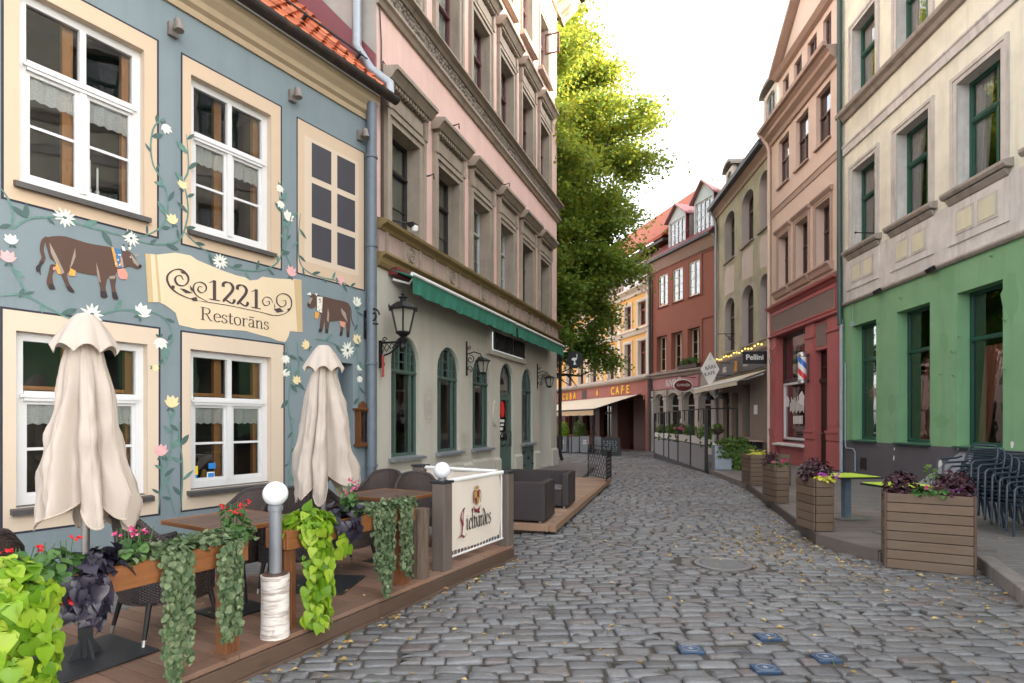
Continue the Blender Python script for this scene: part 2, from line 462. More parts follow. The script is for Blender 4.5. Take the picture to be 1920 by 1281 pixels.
M['redpaint'] = m_plain('bright_red_sticker', (.75, .02, .02), .4)
M['barberblue'] = m_plain('barber_blue', (.02, .15, .55), .3)
M['barberred'] = m_plain('barber_red', (.60, .03, .03), .3)
M['bulb'] = m_emit('warm_bulb', (1.0, .62, .12), .45)
M['ledwhite'] = m_emit('white_led', (.9, 1.0, .92), .14)
M['rededge'] = m_emit('red_open_sign', (1.0, .12, .05), 1.2)
M['dish'] = m_plain('white_dish', (.62, .60, .60), .5)
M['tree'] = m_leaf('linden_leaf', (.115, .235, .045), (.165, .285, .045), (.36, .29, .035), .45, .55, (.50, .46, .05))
M['limeleaf'] = m_leaf('lime_leaf', (.085, .20, .010), (.24, .40, .018), (.42, .54, .05), .35, .45)
M['purpleleaf'] = m_leaf('blackish_purple_leaf', (.012, .009, .018), (.022, .017, .031), (.045, .038, .060), .05, .38)
M['silverleaf'] = m_leaf('silver_green_leaf', (.055, .10, .04), (.115, .165, .075), (.23, .27, .145), .2, .6)
M['geraleaf'] = m_leaf('geranium_leaf', (.035, .09, .02), (.06, .14, .035), (.10, .19, .05), .25, .5)
M['burgleaf'] = m_leaf('burgundy_leaf', (.025, .006, .012), (.05, .012, .022), (.085, .03, .04), .1, .5)
M['bushleaf'] = m_leaf('bush_leaf', (.04, .09, .015), (.08, .15, .025), (.15, .22, .04), .3, .5)
M['redpetal'] = m_leaf('red_petal', (.45, .01, .012), (.62, .015, .02), (.75, .05, .06), .15, .5)
M['pinkpetal'] = m_leaf('magenta_petal', (.50, .02, .13), (.62, .05, .22), (.75, .30, .40), .15, .5)
M['purppetal'] = m_leaf('violet_petal', (.30, .02, .28), (.40, .05, .35), (.5, .15, .45), .15, .5)
M['whitepetal'] = m_leaf('white_petal', (.7, .62, .62), (.78, .7, .7), (.8, .78, .78), .15, .5)
M['yellowleaf'] = m_leaf('fallen_yellow_leaf', (.28, .15, .04), (.48, .32, .11), (.60, .48, .22), .15, .6)
M['paleyel'] = m_leaf('yellow_flower', (.45, .42, .04), (.58, .52, .06), (.65, .6, .12), .2, .5)

def _special():
    # frosted lantern glass
    t = NT('milky_lantern_glass'); b = t.bsdf((.40, .38, .31), .3, 0, .5); tr = t.n('ShaderNodeBsdfTransparent')
    mx = t.n('ShaderNodeMixShader'); mx.inputs[0].default_value = .45; t.l(b, mx.inputs[1]); t.l(tr.outputs[0], mx.inputs[2]); M['frost'] = t.done(mx.outputs[0])
    # opal globe
    t = NT('opal_globe'); M['lampglobe'] = t.done(t.bsdf((.80, .80, .83), .12, 0, .5, None, **{'Subsurface Weight': .3, 'Subsurface Radius': (.05, .05, .05)}))
    # parasol canvas
    t = NT('beige_parasol_canvas'); v = t.coord(); n = t.noise(v, 5, 4); w = t.noise(t.coord((1, 1, .15)), 9, 3); f = t.noise(v, 160, 2)
    c = t.mix(n, (.56, .48, .415), (.43, .36, .31)); c = t.mix(t.math('MULTIPLY', w, .4), c, (.62, .54, .47))
    b = t.bsdf(c, .9, 0, .15, t.bump(t.math('ADD', t.math('MULTIPLY', w, .7), t.math('MULTIPLY', f, .12)), .35, .012))
    tr = t.n('ShaderNodeBsdfTranslucent'); tr.inputs[0].default_value = (.55, .45, .36, 1)
    mx = t.n('ShaderNodeMixShader'); mx.inputs[0].default_value = .18; t.l(b, mx.inputs[1]); t.l(tr.outputs[0], mx.inputs[2]); M['umb'] = t.done(mx.outputs[0])
    # woven wicker (uses the shell's UV in metres) and boxy rattan
    def weave(name, c0, c1, sx, sz, kind):
        t = NT(name); tc = t.n('ShaderNodeTexCoord'); sp = t.n('ShaderNodeSeparateXYZ'); t.l(tc.outputs[kind], sp.inputs[0])
        a = sp.outputs[0]; b_ = sp.outputs[1] if kind == 'UV' else sp.outputs[2]
        if kind != 'UV': a = t.math('ADD', sp.outputs[0], sp.outputs[1])
        col = t.math('FLOOR', t.math('MULTIPLY', a, sx)); odd = t.math('MODULO', t.math('ABSOLUTE', col), 2)
        ph = t.math('ADD', t.math('MULTIPLY', b_, sz), t.math('MULTIPLY', odd, .5))
        fz = t.math('ABSOLUTE', t.math('SUBTRACT', t.math('FRACT', ph), .5))
        fx = t.math('ABSOLUTE', t.math('SUBTRACT', t.math('FRACT', t.math('MULTIPLY', a, sx)), .5))
        h = t.math('SUBTRACT', 1.0, t.math('ADD', t.math('MULTIPLY', t.math('POWER', t.math('MULTIPLY', fz, 2), 2), .7), t.math('MULTIPLY', t.math('POWER', t.math('MULTIPLY', fx, 2), 3), .5)), True)
        n = t.noise(t.coord(), 14, 3)
        c = t.mix(h, scale3(c0, .3), c1); c = t.mix(t.math('MULTIPLY', n, .5), c, c0)
        return t.done(t.bsdf(c, .45, 0, .5, t.bump(h, .8, .008)))
    M['wicker'] = weave('dark_brown_wicker', (.035, .022, .019), (.088, .058, .049), 45, 60, 'UV')
    M['rattan'] = weave('black_brown_rattan', (.026, .018, .018), (.052, .037, .036), 40, 55, 'Object')
    # lace
    t = NT('white_lace'); v = t.coord(); n = t.noise(v, 90, 2)
    b = t.bsdf((.85, .85, .83), .9); tr = t.n('ShaderNodeBsdfTransparent'); mx = t.n('ShaderNodeMixShader')
    t.l(t.math('SUBTRACT', .75, t.math('MULTIPLY', n, .5)), mx.inputs[0]); t.l(b, mx.inputs[1]); t.l(tr.outputs[0], mx.inputs[2]); M['lace'] = t.done(mx.outputs[0])
    # pantiles
    t = NT('orange_pantile'); rnd = t.attr(); v = t.coord(); n = t.noise(v, 4, 4)
    c = t.ramp(rnd, [(0, (.33, .075, .03)), (.5, (.46, .115, .045)), (1, (.52, .17, .08))])
    c = t.mix(t.math('MULTIPLY', t.math('SUBTRACT', n, .5, True), 2.2, True), c, (.18, .06, .035))
    M['tile'] = t.done(t.bsdf(c, .75, 0, .3, t.bump(t.noise(v, 40, 3), .2, .01)))
    # cobbles
    t = NT('granite_cobble'); rnd = t.attr(); v = t.coord(); n = t.noise(v, 22, 6, .7); n2 = t.noise(v, 2.1, 3); n3 = t.noise(v, 95, 3, .7)
    c = t.ramp(rnd, [(0, (.115, .115, .118)), (.25, (.17, .17, .173)), (.5, (.21, .21, .212)), (.74, (.25, .248, .248)), (.86, (.215, .20, .19)), (.95, (.195, .165, .155)), (1, (.155, .115, .105))])
    c = t.mix(t.math('MULTIPLY', n, .75), c, (.055, .055, .062))
    c = t.mix(t.math('MULTIPLY', t.math('SUBTRACT', n2, .42, True), 2.4, True), c, (.125, .112, .104))
    c = t.mix(t.math('MULTIPLY', t.math('SUBTRACT', t.noise(v, .45, 3), .5, True), 2.0, True), c, (.26, .258, .258))
    c = t.mix(t.math('MULTIPLY', t.math('SUBTRACT', n3, .55, True), 1.3, True), c, (.28, .275, .275))
    r = t.math('ADD', .24, t.math('MULTIPLY', n, .32))
    M['cobble'] = t.done(t.bsdf(c, r, 0, .5, t.bump(t.math('ADD', n, t.math('MULTIPLY', n3, .3)), .55, .012)))
    t = NT('joint_earth'); v = t.coord(); n = t.noise(v, 12, 5); n2 = t.noise(v, 1.3, 3)
    c = t.mix(n, (.042, .037, .032), (.11, .096, .082)); c = t.mix(t.math('MULTIPLY', t.math('SUBTRACT', n2, .6, True), 3, True), c, (.03, .045, .015))
    M['earth'] = t.done(t.bsdf(c, .95, 0, .2, t.bump(n, .6, .02)))
    # pavement setts / slabs
    t = NT('grey_paving'); v = t.coord(); br = t.n('ShaderNodeTexBrick'); t.l(v, br.inputs['Vector'])
    br.inputs['Scale'].default_value = 1.0; br.inputs['Brick Width'].default_value = .42; br.inputs['Row Height'].default_value = .105; br.inputs['Mortar Size'].default_value = .006
    br.inputs['Color1'].default_value = (.155, .145, .138, 1); br.inputs['Color2'].default_value = (.20, .19, .18, 1); br.inputs['Mortar'].default_value = (.045, .042, .04, 1)
    n = t.noise(v, 16, 5); n2 = t.noise(v, 1.4, 4)
    c = t.mix(t.math('MULTIPLY', n, .5), br.outputs['Color'], (.09, .085, .08)); c = t.mix(t.math('MULTIPLY', t.math('SUBTRACT', n2, .45, True), 1.5, True), c, (.11, .10, .095))
    h = t.math('SUBTRACT', t.math('MULTIPLY', n, .3), br.outputs['Fac'])
    M['paving'] = t.done(t.bsdf(c, .7, 0, .35, t.bump(h, .4, .008)))
    t = NT('smooth_asphalt_paving'); v = t.coord(); n = t.noise(v, 60, 5); n2 = t.noise(v, 1.1, 4)
    c = t.mix(n, (.13, .115, .11), (.21, .19, .18)); c = t.mix(t.math('MULTIPLY', t.math('SUBTRACT', n2, .45, True), 1.8, True), c, (.115, .105, .10))
    M['asphalt'] = t.done(t.bsdf(c, .8, 0, .3, t.bump(n, .3, .006)))
    # birch bark / rough bark
    t = NT('white_birch_bark'); v = t.coord((3, 3, 26)); n = t.noise(v, 1.6, 4, .7); n2 = t.noise(t.coord((6, 6, 3.0)), 1.2, 3)
    c = t.ramp(n, [(0, (.10, .07, .055)), (.40, (.40, .33, .29)), (.52, (.68, .62, .57)), (1, (.74, .69, .65))])
    c = t.mix(t.math('MULTIPLY', t.math('SUBTRACT', n2, .66, True), 14, True), c, (.10, .035, .022))
    M['birch'] = t.done(t.bsdf(c, .8, 0, .25, t.bump(n, .5, .008)))
    t = NT('rough_brown_bark'); v = t.coord((22, 22, 3)); n = t.noise(v, 1.2, 5, .7)
    c = t.ramp(n, [(0, (.02, .015, .012)), (.5, (.14, .10, .075)), (1, (.25, .19, .15))])
    M['roughbark'] = t.done(t.bsdf(c, .9, 0, .2, t.bump(n, .9, .02)))
    # carved frieze
    t = NT('carved_frieze'); v = t.coord(); vo = t.n('ShaderNodeTexVoronoi', feature='SMOOTH_F1'); vo.inputs['Scale'].default_value = 9; t.l(v, vo.inputs['Vector'])
    n = t.noise(v, 20, 4); d = t.math('MULTIPLY', vo.outputs['Distance'], 1.6, True)
    c = t.mix(d, (.34, .285, .235), (.045, .036, .03)); c = t.mix(t.math('MULTIPLY', n, .4), c, (.16, .13, .105))
    M['frieze'] = t.done(t.bsdf(c, .9, 0, .2, t.bump(t.math('SUBTRACT', 1, d), .9, .04)))
_special()
# ------------------------------------------------------------------ wall with openings, windows, mouldings
def arch_pts(s0, s1, zs, rise, n=14):
    c = (s0 + s1) / 2; h = (s1 - s0) / 2
    return [(c - h * math.cos(math.pi * i / n), zs + rise * math.sin(math.pi * i / n)) for i in range(n + 1)]

def op(s0, s1, z0, z1, rise=0.0, rec=.14, room=.9, wall_m=0, room_m=1, side_m=None):
    return dict(s0=s0, s1=s1, z0=z0, z1=z1, rise=rise, rec=rec, room=room, wm=wall_m, rm=room_m, sm=side_m)

def wall_face(mb, s0, s1, z0, z1, ops, m=0, y=0.0, bands=None):
    """front face with holes, reveals and a dim room behind each hole. bands: [(z, material)] colour changes with height"""
    xs = {s0, s1}; zs = {z0, z1}
    for o in ops:
        xs |= {max(s0, o['s0']), min(s1, o['s1'])}; zs |= {max(z0, o['z0']), min(z1, o['z1'])}
    for b in (bands or []): zs.add(b[0])
    xs = sorted(xs); zs = sorted(zs)
    for i in range(len(xs) - 1):
        for j in range(len(zs) - 1):
            cx = (xs[i] + xs[i + 1]) / 2; cz = (zs[j] + zs[j + 1]) / 2
            if any(o['s0'] < cx < o['s1'] and o['z0'] < cz < o['z1'] for o in ops): continue
            mm = m
            for b in (bands or []):
                if cz > b[0]: mm = b[1]
            mb.face([(xs[i], y, zs[j]), (xs[i + 1], y, zs[j]), (xs[i + 1], y, zs[j + 1]), (xs[i], y, zs[j + 1])], mm, .5)
    for o in ops:
        a, b, c, d = o['s0'], o['s1'], o['z0'], o['z1']; yr = y + o['rec'] + .10; wm = o['wm']; sm = wm if o['sm'] is None else o['sm']
        zs_ = d - o['rise']
        mb.face([(a, y, c), (a, yr, c), (a, yr, zs_), (a, y, zs_)], sm, .5)
        mb.face([(b, yr, c), (b, y, c), (b, y, zs_), (b, yr, zs_)], sm, .5)
        mb.face([(a, yr, c), (a, y, c), (b, y, c), (b, yr, c)], wm, .5)
        if o['rise'] > 0:
            ap = arch_pts(a, b, zs_, o['rise'])
            for k in range(len(ap) - 1):
                p, q = ap[k], ap[k + 1]
                mb.face([(p[0], y, p[1]), (q[0], y, q[1]), (q[0], y, d), (p[0], y, d)], wm, .5)
                mb.face([(p[0], y, p[1]), (p[0], yr, p[1]), (q[0], yr, q[1]), (q[0], y, q[1])], wm, .5)
        else:
            mb.face([(a, y, d), (a, yr, d), (b, yr, d), (b, y, d)], sm, .5)
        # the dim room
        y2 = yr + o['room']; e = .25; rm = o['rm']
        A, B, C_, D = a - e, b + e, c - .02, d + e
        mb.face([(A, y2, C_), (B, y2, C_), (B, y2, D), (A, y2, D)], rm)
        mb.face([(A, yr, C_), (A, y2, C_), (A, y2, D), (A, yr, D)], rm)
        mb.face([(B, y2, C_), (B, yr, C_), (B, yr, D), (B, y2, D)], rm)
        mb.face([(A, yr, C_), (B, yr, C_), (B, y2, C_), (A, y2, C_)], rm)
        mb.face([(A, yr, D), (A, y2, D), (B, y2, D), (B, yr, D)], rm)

def wall_shell(mb, s0, s1, z0, z1, depth, m=0, y=0.0, sides=(True, True)):
    """side, back and top of the block behind a wall face"""
    if sides[0]: mb.face([(s0, depth, z0), (s0, y, z0), (s0, y, z1), (s0, depth, z1)], m, .5)
    if sides[1]: mb.face([(s1, y, z0), (s1, depth, z0), (s1, depth, z1), (s1, y, z1)], m, .5)
    mb.face([(s1, depth, z0), (s0, depth, z0), (s0, depth, z1), (s1, depth, z1)], m, .5)
    mb.face([(s0, y, z1), (s1, y, z1), (s1, depth, z1), (s0, depth, z1)], m, .5)

def add_window(root, o, frame, glass=None, fw=.07, cols=(.5,), transom=None, rows=(), top_cols=None, top_rows=(), sash=0.0,
               sill=None, sillmat=None, curtain=None, surround=None, y=0.0, muntin=.022, name='window', lace=None, side=None):
    """window frame (part) with pane, sill, surround, curtain as its sub-parts"""
    a, b, c, d = o['s0'], o['s1'], o['z0'], o['z1']; r = y + o['rec']; rise = o['rise']; zs_ = d - rise
    W = b - a; mb = MB()
    mb.box(a, a + fw, r, r + .07, c, zs_, 0); mb.box(b - fw, b, r, r + .07, c, zs_, 0)
    mb.box(a + fw, b - fw, r + .002, r + .068, c, c + fw * 1.15, 0)
    if rise > 0:
        out = arch_pts(a, b, zs_, rise); inn = arch_pts(a + fw, b - fw, zs_, max(.02, rise - fw))
        for k in range(len(out) - 1):
            q = [out[k], out[k + 1], inn[k + 1], inn[k]]
            mb.prism_y(r, r + .07, q)
    else:
        mb.box(a + fw, b - fw, r + .002, r + .068, d - fw, d, 0)
    zt = None
    if transom is not None:
        zt = c + (d - c) * transom
        mb.box(a + fw, b - fw, r - .022, r + .062, zt - fw * .6, zt + fw * .6, 0)
        mb.box(a + fw * .6, b - fw * .6, r - .035, r - .022, zt - .016, zt + .014, 0)
    lo_top = (zt - fw * .6) if zt else (d - fw if rise == 0 else zs_ + rise * .6)
    for cf in cols:
        x = a + W * cf; mb.box(x - fw * .42, x + fw * .42, r - .012, r + .058, c + fw, lo_top, 0)
    edges = [a + fw] + [a + W * f for f in cols] + [b - fw]
    if sash:
        for k in range(len(edges) - 1):
            e0 = edges[k] + (fw * .42 if k else 0); e1 = edges[k + 1] - (fw * .42 if k < len(edges) - 2 else 0)
            z0_, z1_ = c + fw * 1.15, lo_top
            mb.box(e0, e0 + sash, r + .012, r + .055, z0_, z1_); mb.box(e1 - sash, e1, r + .012, r + .055, z0_, z1_)
            mb.box(e0 + sash, e1 - sash, r + .014, r + .053, z0_, z0_ + sash); mb.box(e0 + sash, e1 - sash, r + .014, r + .053, z1_ - sash, z1_)
    for rf in rows:
        z = (c + fw) + (lo_top - c - fw) * rf
        mb.box(a + fw, b - fw, r + .02, r + .048, z - muntin / 2, z + muntin / 2, 0)
    if zt:
        for cf in (top_cols if top_cols is not None else cols):
            x = a + W * cf
            hh = rise * math.sqrt(max(0, 1 - ((x - (a + b) / 2) / (W / 2)) ** 2)) if rise else 0
            zt2 = (zs_ + hh - fw * .7) if rise else d - fw
            mb.box(x - fw * .36, x + fw * .36, r - .006, r + .056, zt + fw * .6, zt2, 0)
        for rf in top_rows:
            z = zt + (d - zt) * rf
            hw = W / 2 * math.sqrt(max(0, 1 - ((z - zs_) / rise) ** 2)) if (rise and z > zs_) else W / 2
            cc = (a + b) / 2
            mb.box(cc - hw + fw * .8, cc + hw - fw * .8, r + .02, r + .046, z - muntin / 2, z + muntin / 2, 0)
    w = mb.build(name, frame, root, bevel=0)
    g = MB(); yg = r + .038
    if rise:
        pts = [(a, yg, c), (b, yg, c)] + [(p[0], yg, p[1]) for p in reversed(arch_pts(a, b, zs_, rise))]
        g.face(pts)
    else: g.face([(a, yg, c), (b, yg, c), (b, yg, d), (a, yg, d)])
    g.build('pane', glass or M['glass'], w)
    if sill:
        dep, hh, ov = sill; s_ = MB()
        s_.prism_x(a - ov, b + ov, [(y - dep, c - hh), (y + o['rec'] - .003, c - hh * .55), (y + o['rec'] - .003, c + .012), (y - dep, c - hh * .25)])
        s_.build('sill', sillmat or M['sill'], w)
    if lace:
        l = MB(); z1_, z0_, = lace; yl = r + .058; k = 22
        for i in range(k):
            x0 = a + fw + (W - 2 * fw) * i / k; x1 = a + fw + (W - 2 * fw) * (i + 1) / k
            w0 = .012 * math.sin(i * 1.9); w1 = .012 * math.sin((i + 1) * 1.9); dz = .02 * (i % 2)
            l.face([(x0, yl + w0, z0_ - dz), (x1, yl + w1, z0_ - .02 + dz), (x1, yl + w1, z1_), (x0, yl + w0, z1_)])
        l.build('lace_curtain', M['lace'], w)
    if curtain:
        cm, parts = curtain; q = MB()
        for (f0, f1, g0, g1, zt_, zb_) in parts:       # top span, bottom span (as fractions), z fractions
            k = 16; yl = r + .10
            for i in range(k):
                t0, t1 = i / k, (i + 1) / k
                P = lambda t, lo: (a + W * ((g0 + (g1 - g0) * t) if lo else (f0 + (f1 - f0) * t)), yl + .022 * math.sin(t * 26), c + (d - c) * (zb_ if lo else zt_))
                q.face([P(t0, 1), P(t1, 1), P(t1, 0), P(t0, 0)])
        q.build('curtain', cm, w, smooth=True)
    if surround:
        sm, wd, pr, kind = surround; q = MB()
        zb = c - .02
        def bar(w0, w1, pro, zc0, zc1):
            q.box(a - w1, a - w0, y - pro, y + .01, zc0, zc1); q.box(b + w0, b + w1, y - pro, y + .01, zc0, zc1)
        bar(0.0, wd * .55, pr * .6, zb, d + wd * .55); bar(wd * .55, wd, pr, zb, d + wd)
        q.box(a, b, y - pr * .58, y + .01, d, d + wd * .55); q.box(a - wd * .55, b + wd * .55, y - pr * .98, y + .01, d + wd * .55, d + wd)
        if kind == 'hood':
            q.box(a - wd, b + wd, y - pr * .5, y + .01, d + wd, d + wd + .38)             # plain lintel panel
            q.box(a - wd + .12, b + wd - .12, y - pr * .8, y - pr * .5, d + wd + .07, d + wd + .31)
            q.box(a - wd * 1.1, a - wd * .5, y - pr * 1.3, y - pr * .5, d + wd + .0, d + wd + .38); q.box(b + wd * .5, b + wd * 1.1, y - pr * 1.3, y - pr * .5, d + wd + .0, d + wd + .38)
            z = d + wd + .38
            x = a - wd * .7
            while x < b + wd * .7:                                                        # dentils
                q.box(x, x + .05, y - pr - .07, y, z, z + .075); x += .10
            q.prism_x(a - wd - .06, b + wd + .06, [(y + .01, z + .075), (y - pr - .10, z + .075), (y - pr - .20, z + .19), (y - pr - .24, z + .20), (y - pr - .24, z + .27), (y + .01, z + .33)])
        if kind == 'sillbox':
            q.box(a - wd - .04, b + wd + .04, y - pr - .10, y + .01, c - .16, c - .03)
        q.build('surround', sm, w)
    return w

def mould(root, name, mat, s0, s1, prof, smooth=False):
    mb = MB(); mb.prism_x(s0, s1, prof); return mb.build(name, mat, root)

def downpipe(root, mat, pts, rad=.055, collars=(), cm=None):
    mb = MB(); mb.tube(pts, rad, 12)
    p = mb.build('downpipe', mat, root); smooth_by_angle(p)
    if collars:
        c = MB()
        for z in collars:
            x, y = pts[-1][0], pts[-1][1]
            for q in pts:
                if abs(q[2] - z) < 9: pass
            c.lathe([(rad + .002, -.03), (rad + .012, -.02), (rad + .012, .02), (rad + .002, .03)], (x, y, z), 12)
        c.build('collar', cm or mat, p)
    return p

# ---- strokes of a broad pen, for painted lettering and ornament (flat paint on a wall or cloth)
class Pen:
    def __init__(s, y=-.008): s.mb = MB(); s.y = y; s.k = 0
    def stroke(s, pts, w, thin=.25, ang=0.0, sub=7, taper=True, const=False):
        P = catmull([(p[0], p[1], 0) for p in pts], sub) if len(pts) > 2 else [Vector((p[0], p[1], 0)) for p in pts]
        n = len(P); L = []; Rr = []
        for i, p in enumerate(P):
            d = (P[min(i + 1, n - 1)] - P[max(i - 1, 0)]); d = d.normalized() if d.length > 1e-9 else Vector((1, 0, 0))
            nn = Vector((-d.y, d.x, 0))
            if const: ww = w
            else:
                rel = abs(math.sin(math.atan2(d.y, d.x) - ang)); ww = w * (thin + (1 - thin) * rel)
            if taper and n > 6: ww *= min(1, .35 + 3.5 * min(i, n - 1 - i) / n)
            L.append(p + nn * ww / 2); Rr.append(p - nn * ww / 2)
        for i in range(n - 1):
            s.k += 1; yy = s.y - (s.k % 40) * .00006
            s.mb.face([(Rr[i].x, yy, Rr[i].y), (Rr[i + 1].x, yy, Rr[i + 1].y), (L[i + 1].x, yy, L[i + 1].y), (L[i].x, yy, L[i].y)], 0)
    def poly(s, pts, m=0, dy=0.0, r=None):
        s.k += 1; yy = s.y - dy - (s.k % 40) * .00006
        s.mb.face([(p[0], yy, p[1]) for p in pts], m, r)

GLYPH = {   # broad-pen serif glyphs: list of (weight, points); x in x-height-ish em units, cap height 1
 '1': (.52, [(1, [(.28, 1.0), (.28, .03)]), (.35, [(.04, .83), (.14, .88), (.27, .99)]), (.3, [(.06, .015), (.50, .015)])]),
 '2': (.62, [(.9, [(.06, .74), (.07, .90), (.22, 1.0), (.40, .97), (.50, .82), (.46, .62), (.30, .38), (.08, .08)]), (.8, [(.04, .04), (.16, .12), (.30, .07), (.44, .02), (.54, .10), (.57, .24)])]),
 'R': (.78, [(1, [(.16, .98), (.16, .03)]), (.3, [(.02, .985), (.34, .985)]), (.3, [(.03, .015), (.30, .015)]), (.85, [(.20, .97), (.46, .96), (.58, .78), (.48, .56), (.20, .50)]), (.8, [(.34, .50), (.46, .34), (.58, .10), (.72, .02)])]),
 'e': (.50, [(.85, [(.07, .38), (.42, .40), (.40, .58), (.25, .66), (.09, .54), (.06, .32), (.12, .10), (.26, .01), (.42, .12)])]),
 's': (.42, [(.8, [(.34, .52), (.30, .62), (.18, .66), (.07, .56), (.10, .42), (.24, .34), (.35, .20), (.30, .06), (.17, .0), (.05, .08), (.05, .18)])]),
 't': (.36, [(.9, [(.15, .86), (.14, .50), (.14, .14), (.20, .02), (.33, .08)]), (.35, [(.01, .63), (.32, .64)])]),
 'o': (.54, [(.85, [(.25, .66), (.08, .54), (.06, .32), (.13, .08), (.27, .0), (.42, .12), (.46, .35), (.40, .58), (.25, .66)])]),
 'r': (.42, [(.9, [(.12, .65), (.12, .03)]), (.3, [(.01, .64), (.12, .64)]), (.3, [(.02, .015), (.24, .015)]), (.6, [(.13, .48), (.22, .62), (.34, .66), (.38, .58)])]),
 'a': (.50, [(.9, [(.08, .54), (.16, .65), (.30, .64), (.36, .50), (.36, .16), (.40, .02), (.48, .06)]), (.7, [(.35, .38), (.18, .34), (.06, .20), (.10, .04), (.22, .01), (.35, .14)])]),
 'n': (.58, [(.9, [(.12, .65), (.12, .03)]), (.3, [(.01, .64), (.12, .64)]), (.3, [(.02, .015), (.23, .015)]), (.85, [(.13, .48), (.26, .64), (.38, .62), (.43, .46), (.43, .03)]), (.3, [(.34, .015), (.54, .015)])]),
 '-': (.0, []),
}
def draw_serif(pen, body, s0, z0, size, pw, width=None, ang=0.0, macron=()):
    tot = sum(GLYPH[c][0] for c in body) * size; k = (width / tot) if width else 1.0
    x = s0
    for i, ch in enumerate(body):
        w, strokes = GLYPH[ch]
        for wt, pts in strokes:
            pen.stroke([(x + p[0] * size * k, z0 + p[1] * size) for p in pts], pw * wt, .30, ang, taper=False, const=len(pts) == 2)
        if i in macron:
            pen.stroke([(x + .08 * size * k, z0 + .84 * size), (x + .42 * size * k, z0 + .84 * size)], pw * .5, const=True, taper=False)
        x += w * size * k
# ------------------------------------------------------------------ blue painted restaurant house (left)
B = Facade(-7.09, 2.35, .62, 1.0)
blue = empty('restaurant_house', (B.o.x, B.o.y, 0), B.ang, 'blue painted restaurant house with cow mural, cream framed windows and orange tiled roof', 'house')
def bx(px0, py0, px1, py1, off=0.0):
    (a, z1), (b, z0) = B.sz(px0, py0, off), B.sz(px1, py1, off)
    return a, b, z0, z1
BL = 9.0
# openings: border outer rectangles measured on the wall, window openings inside
s_w1r = B.s(294); s_w1l = B.s(7); s_w2l, s_w2r = B.s(342), B.s(526); s_w3l, s_w3r = B.s(558), B.s(682)
zU0 = B.sz(294, 444)[1]; zU1 = B.sz(525, 203)[1]
zL0 = B.sz(150, 982)[1]; zL1 = B.sz(297, 617)[1]
s_w5l, s_w5r = B.s(341), B.s(531); s_w4l, s_w4r = B.s(5), B.s(297)
def inner(l, r, z0, z1, px_l, px_r, dz0, dz1): return (B.s(px_l), B.s(px_r), z0 + dz0, z1 - dz1)
wins = []
bd = .30
rects = {   # border outer and opening
 'W1': ((s_w1l, s_w1r, zU0, zU1 + .02), (B.s(36), B.s(270), zU0 + .20, zU1 - .17)),
 'W2': ((s_w2l, s_w2r, zU0, zU1 + .02), (B.s(358), B.s(508), zU0 + .20, zU1 - .17)),
 'W4': ((s_w4l, s_w4r, zL0, zL1), (B.s(30), B.s(276), zL0 + .24, zL1 - .20)),
 'W5': ((s_w5l, s_w5r, zL0, zL1), (B.s(357), B.s(508), zL0 + .24, zL1 - .20)),
}
ops = []
for k, (bo, io) in rects.items():
    ops.append(op(io[0], io[1], io[2], io[3], rec=.09, room=1.0, wall_m=2, room_m=1, side_m=2))
door = op(B.s(634), B.s(662), .10, B.sz(660, 682)[1], rec=.22, room=.5, wall_m=0, room_m=1)
w0 = MB()
wall_face(w0, 0, BL, 0, 7.0, ops + [door], 0)
wall_shell(w0, 0, BL, 0, 7.0, 6.0, 0)
w0.build('wall', [M['blue'], M['room'], M['beige2']], blue)
